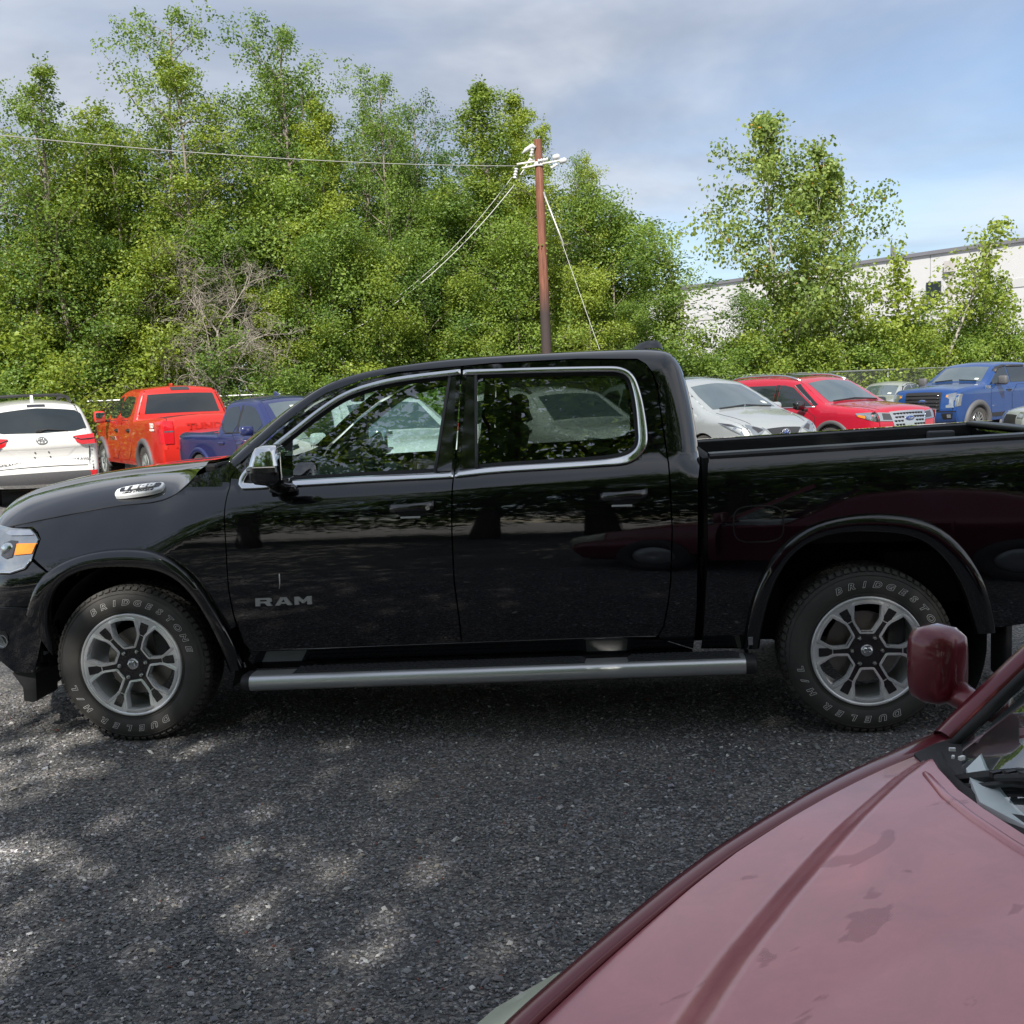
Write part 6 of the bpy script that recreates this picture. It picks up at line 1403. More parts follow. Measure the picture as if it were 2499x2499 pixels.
# cowl and wipers
m_ = MB(); m_.prism([(.36, .12), (.60, .22), (.36, .8), (.30, 1.0), (.36, 1.2), (.60, 1.78), (.36, 1.88), (.15, 1.0)], 1.315, 1.338, plane='xy'); m_.build('cowl', 'black_plastic', truck)
for y0, y1 in ((.32, .95), (1.05, 1.6)):
    m_ = MB(); m_.tube([(.36, y0, 1.375), (.50, y0 + .25, 1.405), (.47, y1, 1.41)], [.016, .012, .008], 6); m_.tube([(.50, y0 - .02, 1.415), (.46, y1, 1.418)], .012, 6); m_.box((.38, y0, 1.37), (.06, .05, .05), bev=.015); m_.build('wiper', 'black_plastic', truck)
# headlamp
hl = RAM['hl']
lens = both_skin('headlight', hl, 'lamp_clear', sp=.03, off=.004)
both_skin('headlight_trim', RAM['hlchrome'], 'chrome', sp=.02, off=.010, parent=lens)
both_skin('turn_lamp', RAM['amber'], 'lamp_amber', sp=.02, off=.011, parent=lens)
both_skin('headlight_housing', [(-.655, 1.045), (-.610, 1.043), (-.625, .965), (-.665, .955), (-.70, .97), (-.70, 1.03)], 'lamp_dark', sp=.02, off=.010, parent=lens)
m_ = MB(); m_.lathe([(.001, -.012), (.024, -.006), (.034, .0), (.036, .01)], 20, (-.665, float(ram_y(-.665, 1.0)) - .012, 1.0), 'y'); m_.build('headlight_projector', 'mirror_glass', lens, smooth=True)
path_strip('headlight_trim', [(-.78, .885), (-.624, .889), (-.54, .913), (-.506, .955)], ram_y, .016, .012, 'chrome', lens)
# arch flares
def flare(o_, i_, nm):
    prof = [(-.02, .004), (0, -.004), (.05, -.030), (.14, -.042), (.5, -.046), (.85, -.040), (1.0, -.028), (1.03, .0), (1.03, .10)]
    for mir in (0, 1):
        V = []; F = []; k = len(prof)
        for a, b in zip(o_, i_):
            ya, yb = float(ram_y(*a)), float(ram_y(*b))
            for t, h in prof:
                q = a + (b - a) * t; y = ya + (yb - ya) * min(max(t, 0), 1) + h
                if h > .05: y = ya + .10
                V.append((q[0], 2 * YC - y if mir else y, q[1]))
        for i in range(len(o_) - 1):
            for c in range(k - 1): F.append((i * k + c, i * k + c + 1, (i + 1) * k + c + 1, (i + 1) * k + c))
        m_ = MB(); m_.add(V, F); m_.build(nm, BP, truck, smooth=True, angle=55)
flare(fo, fi, 'wheel_arch_flare'); flare(ro, ri, 'wheel_arch_flare')
for cx_, a0, a1, r_ in ((.04, -.35, math.pi + .1, .50), (3.672, -.45, math.pi + .15, .56)):
    for y0, s in ((.04, 1), (1.96, -1)):
        m_ = MB(); m_.lathe([(r_, 0), (r_, .42 * s), (.05, .42 * s)], 30, (cx_, y0, .43), 'y', 0, a0, a1); m_.build('wheel_well_liner', 'dark_void', truck)
m_ = MB(); m_.box((2.0, 1.0, .62), (2.6, 1.5, .42)); m_.box((2.0, 1.0, .50), (5.0, .9, .30)); m_.box((4.3, 1.0, .72), (1.0, 1.6, .25)); m_.box((.0, 1.0, .85), (1.2, .9, .55)); m_.build('chassis', 'dark_void', truck)
m_ = MB(); m_.lathe([(.11, -.75), (.11, .75)], 16, (3.672, 1.0, .42), 'y'); m_.box((3.672, 1.0, .42), (.32, .34, .30), bev=.1); m_.build('axle', 'dark_void', truck)
# bed
bed = [(2.944, 1.346), (3.67, 1.366), (4.397, 1.385), (4.86, 1.398), (4.86, .55), (4.394, .512), (4.268, .498)] + [tuple(p) for p in rm_[::-1] if p[1] > .47] + [(3.10, .414), (2.886, .418), (2.901, .543), (2.927, .921), (2.931, 1.244)]
both_skin('bed_side', bed, BP, sp=.05)
m_ = MB()
def rail(x0, x1, mir, dz=0.0):
    V = []; F = []
    for x in np.linspace(x0, x1, 8):
        zt = 1.346 + dz + (x - 2.944) * .0272; y = float(ram_y(x, zt))
        for a, b in ((-.004, -.006), (-.006, .010), (.004, .022), (.10, .024), (.115, .015), (.115, -.05)): V.append((x, 2 * YC - (y + a) if mir else y + a, zt + b))
    for i in range(7):
        for c in range(5): F.append((i * 6 + c, i * 6 + c + 1, (i + 1) * 6 + c + 1, (i + 1) * 6 + c))
    m_ = MB(); m_.add(V, F); m_.build('bed_rail_cap', 'grey_rail', truck, smooth=True, angle=40)
M['grey_rail'] = principled('rail_cap_plastic', (.030, .031, .034), rough=.42, noise_scale=30, noise_amt=.2)
rail(2.95, 4.80, 0); rail(2.95, 4.80, 1, -.030)
for y, s in ((.155, 1), (1.845, -1)):
    m_ = MB(); m_.box((3.83, y, 1.12), (1.80, .02, .42)); m_.build('bed_wall', 'liner', truck)
m_ = MB(); m_.box((3.83, 1.0, .92), (1.80, 1.70, .03)); 
for k in range(12): m_.box((3.83, .28 + k * .13, .94), (1.78, .05, .02))
m_.build('bed_floor', 'liner', truck)
m_ = MB(); m_.box((2.955, 1.0, 1.13), (.04, 1.80, .44), bev=.01); m_.build('bed_front_wall', 'liner', truck)
m_ = MB(); m_.box((4.74, 1.0, 1.03), (.07, 1.66, .68), bev=.02); m_.build('tailgate', BP, truck)
m_ = MB(); m_.box((4.70, 1.0, 1.16), (.02, 1.50, .30), bev=.008); m_.build('tailgate_inner_panel', 'liner', truck)
m_ = MB(); m_.box((4.735, 1.0, 1.385), (.10, 1.70, .028), bev=.01); m_.build('tailgate_cap', 'grey_rail', truck)
m_ = MB(); m_.box((4.52, 1.80, 1.25), (.16, .07, .20), bev=.012); m_.build('cargo_hook_box', 'grey_plastic', truck)
m_ = MB(); m_.box((4.84, 1.0, .60), (.14, 1.86, .16), bev=.03); m_.build('rear_bumper', 'black_gloss', truck)
m_ = MB(); m_.box((4.33, .14, .40), (.03, .22, .34), bev=.008); m_.build('mud_flap', 'black_plastic', truck); m_ = MB(); m_.box((4.33, 1.86, .40), (.03, .22, .34), bev=.008); m_.build('mud_flap', 'black_plastic', truck)
for y in (.06, 1.94):
    m_ = MB(); m_.box((4.84, y + (.03 if y < 1 else -.03), 1.05), (.06, .12, .42), bev=.02); m_.build('tail_lamp', 'lamp_red', truck)
m_ = MB(); m_.box((2.93, 1.0, .9), (.03, 1.9, .9)); m_.build('cab_gap_backing', 'dark_void', truck)
# fuel flap
th = np.linspace(0, 2 * math.pi, 40, endpoint=False); se = lambda a, rx, rz, n: [(3.166 + rx * np.sign(np.cos(t)) * abs(np.cos(t)) ** (2 / n), 1.030 + rz * np.sign(np.sin(t)) * abs(np.sin(t)) ** (2 / n)) for t in a]
path_strip('fuel_flap_seam', se(th, .116, .086, 3.6), ram_y, .007, .0012, 'seal', truck, closed=True)
skin('fuel_flap', se(th, .112, .082, 3.6), ram_y, BP, truck, (), .04, .002, .006, -1)
# door handles with recess cups
for x0, x1, z, t in ((1.378, 1.624, 1.152, .0), (2.408, 2.659, 1.176, .012)):
    xm = (x0 + x1) / 2; y = float(ram_y(xm, z)); n = 14; V = []; F = []
    cup = [(xm + .085 * math.cos(a), z - .006 + .032 * math.sin(a)) for a in np.linspace(0, 2 * math.pi, 24, endpoint=False)]
    skin('handle_cup', cup, lambda a, b: ram_y(a, b) + .012 * np.exp(-(((a - xm) / .07) ** 2 + ((b - z) / .03) ** 2)) * 0, 'seal', truck, (), .02, .0015, .004, -1)
    m_ = MB(); pts = [(x0 + .01, y - .012, z + .004), (x0 + .03, y - .040, z + .010), (xm - .02, y - .050, z + .012), (x1 - .05, y - .046, z + .014), (x1 - .01, y - .014, z + .016)]
    V = []
    for (a, b, c), hh in zip(pts, (.020, .024, .021, .024, .026)):
        for dy, dz in ((.010, -1), (-.004, -.9), (-.012, -.4), (-.013, .3), (-.006, .85), (.008, 1)): V.append((a, b + dy, c + dz * hh))
    F = [(i * 6 + k, i * 6 + (k + 1) % 6, (i + 1) * 6 + (k + 1) % 6, (i + 1) * 6 + k) for i in range(4) for k in range(6)] + [tuple(range(6)), tuple(range(24, 30))]
    m_.add(V, F); h_ = m_.build('door_handle', 'black_gloss', truck, smooth=True, angle=70)
    m_ = MB(); m_.box((xm - .01, y - .004, z - .038), (.10, .010, .010), bev=.004); m_.build('handle_lip', 'badge_white', h_)
    if t == 0: m_ = MB(); m_.lathe([(.001, -.003), (.011, -.003), (.012, .004)], 16, (x1 - .035, y - .062, z + .012), 'y'); m_.build('lock_cylinder', 'satin_chrome', h_)
# mirror
def mirror(side):
    lv = [(1.312, .85, .90, .06), (1.322, .80, .935, .10), (1.345, .780, .945, .112), (1.378, .775, .944, .115), (1.408, .780, .940, .115), (1.440, .790, .934, .112), (1.472, .803, .928, .106), (1.492, .815, .922, .095), (1.502, .840, .905, .06)]
    def sec(z0, z1, nm, mat, par, grow=0.0, smooth=True):
        L = [l for l in lv if z0 - 1e-6 <= l[0] <= z1 + 1e-6]; V = []; F = []; n = 28
        for z, a, b, ry in L:
            for k in range(n):
                t = 2 * math.pi * k / n; c, s = math.cos(t), math.sin(t)
                x = (a + b) / 2 + ((b - a) / 2 + grow) * np.sign(c) * abs(c) ** .5; y = -.19 + (ry + grow) * np.sign(s) * abs(s) ** .6 + .10 * (1.38 - z) * .2
                V.append((x, y if side > 0 else 2 * YC - y, z))
        for i in range(len(L) - 1):
            for k in range(n): F.append((i * n + k, i * n + (k + 1) % n, (i + 1) * n + (k + 1) % n, (i + 1) * n + k))
        F.append(tuple(range(n))); F.append(tuple((len(L) - 1) * n + k for k in range(n)))
        m_ = MB(); m_.add(V, F); return m_.build(nm, mat, par, smooth=smooth, angle=50)
    low_ = sec(1.31, 1.378, 'mirror', 'black_gloss', truck)
    sec(1.378, 1.408, 'turn_repeater', 'lamp_dark', low_, -.004); sec(1.408, 1.503, 'mirror_cap', 'chrome', low_)
    yy = lambda v: v if side > 0 else 2 * YC - v
    m_ = MB(); m_.box((.80, yy(-.19), 1.393), (.05, .19, .022), bev=.008); m_.build('turn_lens', 'lamp_clear', low_)
    m_ = MB(); m_.box((.87, yy(-.305), 1.404), (.11, .006, .004)); m_.build('chrome_line', 'chrome', low_)
    m_ = MB(); m_.tube([(.84, yy(-.10), 1.325), (.845, yy(-.04), 1.305), (.85, yy(.05), 1.285)], [.04, .045, .05], 10); m_.box((.85, yy(.035), 1.272), (.14, .05, .035), bev=.012); m_.build('mirror_arm', 'black_gloss', low_, smooth=True, angle=50)
    m_ = MB(); m_.box((.944, yy(-.19), 1.405), (.006, .18, .13), bev=.002); m_.build('mirror_glass', 'mirror_glass', low_)
mirror(1); mirror(-1)
# side step
def side_step(side):
    sec = [(.045, -.030), (.045, .018), (.03, .038), (-.055, .041), (-.088, .033), (-.101, .018), (-.104, -.006), (-.097, -.028), (-.075, -.040), (.03, -.042)]
    zc = lambda x: .3165 + (x - .61) * .0180; yv = lambda v: (v if side > 0 else 2 * YC - v); Y0 = -.01
    def run(xs, sc, nm, mat, par=None, cap=True):
        V = []; F = []; k = len(sec)
        for x, g in zip(xs, sc):
            for a, b in sec: V.append((x, yv(Y0 + a * g), zc(x) + b * g))
        for i in range(len(xs) - 1):
            for c in range(k): F.append((i * k + c, i * k + (c + 1) % k, (i + 1) * k + (c + 1) % k, (i + 1) * k + c))
        F += [tuple(range(k)), tuple((len(xs) - 1) * k + c for c in range(k))]
        m_ = MB(); m_.add(V, F); return m_.build(nm, mat, par or truck, smooth=True, angle=50)
    st = run([.655, 1.3, 2.0, 2.7, 3.085], [1] * 5, 'side_step', 'step_steel')
    run([.602, .615, .655], [.72, .95, 1.01], 'step_end_cap', 'black_plastic', st); run([3.085, 3.128, 3.14], [1.01, 1.0, .85], 'step_end_cap', 'black_plastic', st)
    for a, b in ((.86, 2.33), (2.52, 3.07)):
        V = []; F = []
        m_ = MB(); L = b - a
        m_.prism([(a, zc(a) + .036), (a + .03, zc(a) + .050), (b - .03, zc(b) + .050), (b, zc(b) + .036)], yv(Y0 - .066), yv(Y0 + .034))
        n = int(L / .032)
        for i in range(n):
            for j in range(3):
                x = a + .035 + (L - .07) * (i + .5 * (j % 2)) / n; m_.box((x, yv(Y0 - .05 + j * .033), zc(x) + .0515), (.020, .022, .005))
        m_.build('step_pad', 'step_pad', st)
    for x in (.95, 1.75, 2.7):
        m_ = MB(); m_.tube([(x, yv(.02), zc(x)), (x, yv(.25), .42), (x, yv(.5), .46)], .028, 8); m_.build('step_bracket', 'black_plastic', st)
side_step(1); side_step(-1)
# badges and lettering
i0, i1 = int(np.argmin(np.abs(HS[:, 0] + .105))), int(np.argmin(np.abs(HS[:, 0] - .165)))
A_ = Vector(hood_pt(i0, .055)); B_ = Vector(hood_pt(i1, .060)); C_ = Vector(hood_pt((i0 + i1) // 2, .175)); Dm = (A_ + B_) / 2
rgt = (B_ - A_).normalized(); upv = (C_ - Dm); upv = (upv - rgt * upv.dot(rgt)).normalized(); nrm = rgt.cross(upv); ctr = Dm + upv * .035 + nrm * .012
if nrm.y > 0: nrm = -nrm
def plate(pts, h, mat, nm, par, z0=0.0):
    m_ = MB(); n = len(pts); f = lambda a, b, c: tuple(ctr + rgt * a + upv * b + nrm * c)
    m_.add([f(a, b, z0 - .012) for a, b in pts] + [f(a, b, z0 + h * .4) for a, b in pts] + [f(a * .985, b * .94, z0 + h) for a, b in pts],
           [(i, (i + 1) % n, n + (i + 1) % n, n + i) for i in range(n)] + [(n + i, n + (i + 1) % n, 2 * n + (i + 1) % n, 2 * n + i) for i in range(n)] + [tuple(2 * n + i for i in range(n))])
    return m_.build(nm, mat, par)
bg_ = plate(chaikin([(-.135, .048), (.118, .050), (.138, .010), (.130, -.048), (-.115, -.050), (-.138, -.015)], 2), .010, 'badge_white', 'bonnet_badge', truck)
plate(chaikin([(-.114, .038), (.102, .040), (.122, .022), (.112, -.016), (-.104, -.016), (-.118, .010)], 1), .003, 'black_gloss', 'badge_field', bg_, .009)
m_ = MB(); block_text(m_, '1500', .035, .030, .011, ctr + upv * .012 - rgt * .004 + nrm * .0145, rgt, upv, .003, .12); m_.build('badge_lettering', 'badge_white', bg_)
m_ = MB(); put_text(m_, 'HEMI eTORQUE', .020, ctr - upv * .029 + nrm * .0115, rgt, upv, extrude=.001, offset=.0004, shear=.2, sx=1.25); m_.build('badge_lettering', 'seal', bg_)
m_ = MB(); cxr, czr = .825, .713; block_text(m_, 'RAM', .085, .040, .016, (cxr, float(ram_y(cxr, czr)) - .004, czr), (1, -.01, .018), (0, .02, 1), .006); m_.build('door_lettering', 'letter_steel', truck)
# a thin pale mark above the door lettering
path_strip('paint_scratch', [(.808, .777), (.813, .80), (.814, .825), (.815, .853)], ram_y, np.array([.002, .003, .006, .005]), .0012, 'sticker', truck)
# a small pale metal spot on the rear arch foot
m_ = MB(); m_.box((3.118, float(ram_y(3.12, .475)) - .048, .465), (.022, .006, .040), bev=.002); m_.build('arch_clip', 'satin_chrome', truck)
# roof fin
m_ = MB(); P = [(a, .0) for a in (0,)]
fin = RAM['sail_fin']; V = []; F = []; n = len(fin)
for w_, yy in ((-.045, .35), (-.02, 1.0), (.02, 1.0), (.045, .35)):
    for a, b in fin: V.append((a, 1.0 + w_, 1.90 + (b - 1.90) * (1.0 if yy == 1.0 else .25)))
for r_ in range(3):
    for i in range(n - 1): F.append((r_ * n + i, r_ * n + i + 1, (r_ + 1) * n + i + 1, (r_ + 1) * n + i))
m_.add(V, F); m_.build('antenna_fin', 'black_gloss', truck, smooth=True, angle=60)
# cabin
m_ = MB(); m_.box((.90, 1.0, 1.13), (.45, 1.62, .30), bev=.06); m_.box((1.02, .50, 1.255), (.20, .40, .07), bev=.03); m_.box((1.08, 1.0, 1.2), (.10, .30, .28), bev=.02); m_.build('dashboard', 'interior_dark', truck, smooth=True, angle=40)
m_ = MB(); m_.prism([(.955, 1.30), (1.055, 1.31), (1.01, 1.385), (.955, 1.42)], .30, .33); m_.build('dash_end_panel', 'interior_grey', truck)
m_ = MB(); c_ = Vector((1.215, .50, 1.295)); ax = Vector((.90, 0, .43)).normalized(); e1 = Vector((0, 1, 0)); e2 = ax.cross(e1)
ring = [c_ + e1 * .19 * math.cos(t) + e2 * .19 * math.sin(t) for t in np.linspace(0, 2 * math.pi, 37)]
m_.tube(ring, .016, 8, caps=False)
for t in (0, math.pi, 1.5 * math.pi): m_.tube([c_ - ax * .03, c_ + (e1 * math.cos(t) + e2 * math.sin(t)) * .18], .018, 6)
m_.tube([c_ - ax * .06, c_ + ax * .012], [.07, .055], 14); m_.tube([c_, c_ - ax * .35], .03, 8); m_.build('steering_wheel', 'interior_dark', truck, smooth=True, angle=50)
for x in (1.78, 2.62):
    for y in (.52, 1.48):
        m_ = MB(); m_.box((x - .22, y, .93), (.52, .50, .16), bev=.06); m_.box((x + .06, y, 1.24), (.16, .50, .56), rot=Matrix.Rotation(.18, 3, 'Y'), bev=.06); m_.box((x + .14, y, 1.60), (.10, .26, .18), bev=.045); m_.build('seat', 'interior_dark', truck, smooth=True, angle=40)
m_ = MB(); m_.box((1.75, 1.0, .80), (2.1, 1.8, .06)); m_.box((2.0, 1.0, 1.815), (1.2, 1.0, .02)); m_.build('cabin_lining', 'interior_dark', truck)
for y in (.115, 1.885):
    m_ = MB(); m_.box((1.68, y, 1.06), (2.0, .02, .42)); m_.build('door_trim', 'interior_dark', truck)
    m_ = MB(); m_.box((1.30, y + (.012 if y < 1 else -.012), 1.24), (.75, .03, .07), bev=.01); m_.build('door_trim_inlay', 'interior_tan', truck)
m_ = MB(); m_.box((1.02, 1.0, 1.72), (.04, .22, .07), bev=.015); m_.build('rear_view_mirror', 'interior_dark', truck)

# wheels
RR = .268
def wheel_outline():
    top_ = [(.86 * math.sin(a) if False else .875 * math.sin(a), .875 * math.cos(a)) for a in np.linspace(-.27, .27, 7)]
    return np.array(top_ + [(.235, .60), (.215, .53), (.10, .345), (-.10, .345), (-.215, .53), (-.235, .60)]) * RR
def rot2(P, a): c, s = math.cos(a), math.sin(a); return np.stack([P[:, 0] * c - P[:, 1] * s, P[:, 0] * s + P[:, 1] * c], 1)
def rim_y(x, z):
    r = np.sqrt(np.asarray(x) ** 2 + np.asarray(z) ** 2) / RR
    return .014 + .040 * np.clip(1 - r / .92, 0, 1) ** 1.1 - .010 * np.exp(-(r / .22) ** 4)
_wh = {}
def truck_wheel(cx_, cy_, ang, turned=False, text0=None):
    w = bpy.data.objects.new('wheel', None); link(w, truck); w.location = (cx_, cy_, .398); w.rotation_euler = (0, ang, math.pi if turned else 0)
    if not _wh:
        # tyre: sidewalls, shoulders, tread blocks
        side_p = [(.262, .034), (.272, .020), (.290, .010), (.316, .004), (.342, .005), (.366, .012), (.384, .026), (.396, .046), (.3985, .058)]
        prof = side_p + [(.3985, .10), (.3985, .19)] + [(r, .29 - h) for r, h in side_p[::-1]]
        m_ = MB(); m_.lathe(prof, 96)
        for rr_, dd in ((.3715, .0135), (.281, .0135)): 
            ring_ = [(rr_ * math.cos(t), dd - .001, rr_ * math.sin(t)) for t in np.linspace(0, 2 * math.pi, 97)]; m_.tube(ring_, .0016, 4, caps=False)
        m_.build('tyre', 'tyre', w, smooth=True, angle=60); _wh['tyre'] = LAST[0]
        m_ = MB(); nb = 66
        for j in range(nb):
            a = 2 * math.pi * j / nb
            for row, (yy, ww, off_) in enumerate(((.062, .034, 0), (.104, .030, .5), (.145, .034, .2), (.186, .030, .7), (.228, .034, .4))):
                b = a + off_ * 2 * math.pi / nb; ca, sa = math.cos(b), math.sin(b)
                m_.box((ca * .4015, yy, sa * .4015), (.010, ww, .0295), rot=Matrix.Rotation(-b + (.0), 3, 'Y') @ Matrix.Rotation((.22, -.3, .0, .3, -.22)[row], 3, 'X'))
            for yy, sg in ((.036, 1), (.254, -1)):
                ca, sa = math.cos(a), math.sin(a); m_.box((ca * .3925, yy, sa * .3925), (.016, .022, .024), rot=Matrix.Rotation(-a, 3, 'Y') @ Matrix.Rotation(-.75 * sg, 3, 'Z'))
        m_.build('tread', 'tyre', w); _wh['tread'] = LAST[0]
        m_ = MB()
        def arc_text(s_, a0, a1, r_):
            for ch, a in zip(s_, np.linspace(a0, a1, len(s_))):
                a = R(a); c = (r_ * math.cos(a), .0020, r_ * math.sin(a)); put_text(m_, ch, .040, c, (math.sin(a), 0, -math.cos(a)), (math.cos(a), 0, math.sin(a)), outline=True, bevel=.0007, shear=.22, offset=.0016, sx=1.3)
        arc_text('BRIDGESTONE', 115, 8, .327); arc_text('DUELER', -66, -126, .327); arc_text('H/L', -144, -166, .327)
        m_.build('sidewall_lettering', 'letter_white', w); _wh['sidewall_lettering'] = LAST[0]
        # rim face
        win = [rot2(wheel_outline(), 2 * math.pi * k / 6) for k in range(6)]
        circ = np.array([(math.cos(t), math.sin(t)) for t in np.linspace(0, 2 * math.pi, 90, endpoint=False)]) * RR * .955
        skin('rim_face', circ, rim_y, 'alu', w, win, .022, 0, .045, -1); _wh['rim_face'] = LAST[0]
        m_ = MB(); m_.lathe([(RR * .94, .016), (RR * .955, .010), (RR * .985, .008), (RR * 1.0, .012), (RR * 1.0, .03)], 90); m_.build('rim_lip', 'polished', w, smooth=True); _wh['rim_lip'] = LAST[0]
        m_ = MB(); m_.lathe([(RR * .95, .012), (RR * .92, .05), (RR * .88, .09), (RR * .86, .26)], 60); m_.build('rim_barrel', 'polished', w, smooth=True); _wh['rim_barrel'] = LAST[0]
        hubp = []
        for k in range(6):
            a = 2 * math.pi * k / 6; d = np.array([math.cos(a), math.sin(a)]); n_ = np.array([-d[1], d[0]])
            for t_, h_ in ((.36, -.095), (.50, -.058), (.60, -.055), (.60, .055), (.50, .058), (.36, .095)): hubp.append(d * t_ + n_ * h_)
        skin('hub_spider', np.array(hubp) * RR, rim_y, 'wheel_dark', w, (), .022, .003, .004, -1); _wh['hub_spider'] = LAST[0]
        for k in range(6):
            P = win[k]; c = P.mean(0); g = P + (P - c) / np.linalg.norm(P - c, axis=1)[:, None] * .0175
            f = lambda x, z, P=P: rim_y(x, z) - .008 * np.clip(1 - dist_to(P, np.stack([np.ravel(x), np.ravel(z)], 1)).reshape(np.shape(x)) / .0175, 0, 1) + .004
            g = g[(np.linalg.norm(g, axis=1) < RR * 2)]; g = g * np.minimum(1, RR * .945 / np.linalg.norm(g, axis=1))[:, None]
            skin('window_bevel', g, f, 'polished', w, [P], .03, .004, .05, -1, osp=.012); _wh['window_bevel%d' % k] = LAST[0]
            a = 2 * math.pi * k / 6; d = np.array([math.cos(a), math.sin(a)]); n_ = np.array([-d[1], d[0]])
            pk = np.array([d * t_ + n_ * h_ for t_, h_ in ((.62, -.068), (.85, -.082), (.862, -.07), (.862, .07), (.85, .082), (.62, .068))]) * RR
            skin('spoke_inlay', pk, rim_y, 'wheel_dark', w, (), .03, .0022, .003, -1); _wh['spoke_inlay%d' % k] = LAST[0]
        m_ = MB(); m_.lathe([(.001, .030), (.026, .030), (.030, .034), (.032, .044)], 28); m_.build('centre_cap', 'satin_chrome', w, smooth=True, angle=40); _wh['centre_cap'] = LAST[0]
        m_ = MB()
        for s in (1, -1):
            m_.tube([(s * .003, .026, .012), (s * .013, .026, .014), (s * .019, .026, .004), (s * .015, .026, -.007), (s * .009, .026, -.003)], [.004, .005, .005, .004, .002], 6)
        m_.prism([(-.007, .012), (.007, .012), (.004, -.012), (0, -.018), (-.004, -.012)], .026, .030); m_.build('cap_emblem', 'chrome', w); _wh['cap_emblem'] = LAST[0]
        for k in range(6):
            a = 2 * math.pi * k / 6 + .0; c = (RR * .265 * math.cos(a), .034, RR * .265 * math.sin(a))
            m_ = MB(); m_.lathe([(.001, -.014), (.008, -.012), (.0115, -.004), (.012, .012)], 6, c); m_.lathe([(.0115, .006), (.016, .004), (.017, .014)], 16, c, mi=1); m_.build('lug_nut', ['satin_chrome', 'seal'], w); _wh['lug_nut%d' % k] = LAST[0]
        m_ = MB(); m_.lathe([(.175, .13), (.175, .15), (.001, .15)], 40); m_.lathe([(.001, .13), (.175, .13)], 40); m_.build('brake_disc', 'brake', w); _wh['brake_disc'] = LAST[0]
        m_ = MB(); m_.box((.15, .125, .07), (.09, .09, .16), bev=.02); m_.build('brake_caliper', 'wheel_barrel', w); _wh['brake_caliper'] = LAST[0]
        m_ = MB(); m_.box((.0, .022, -RR * .905), (.012, .02, .012), bev=.003); m_.build('valve_stem', 'seal', w); _wh['valve_stem'] = LAST[0]
    else:
        for nm, me in _wh.items(): link(bpy.data.objects.new(nm.rstrip('0123456789'), me), w)
truck_wheel(3.672, -.01, 0); truck_wheel(0.0, -.01, R(-7)); truck_wheel(3.672, 2.01, 1.0, True); truck_wheel(0, 2.01, .4, True)
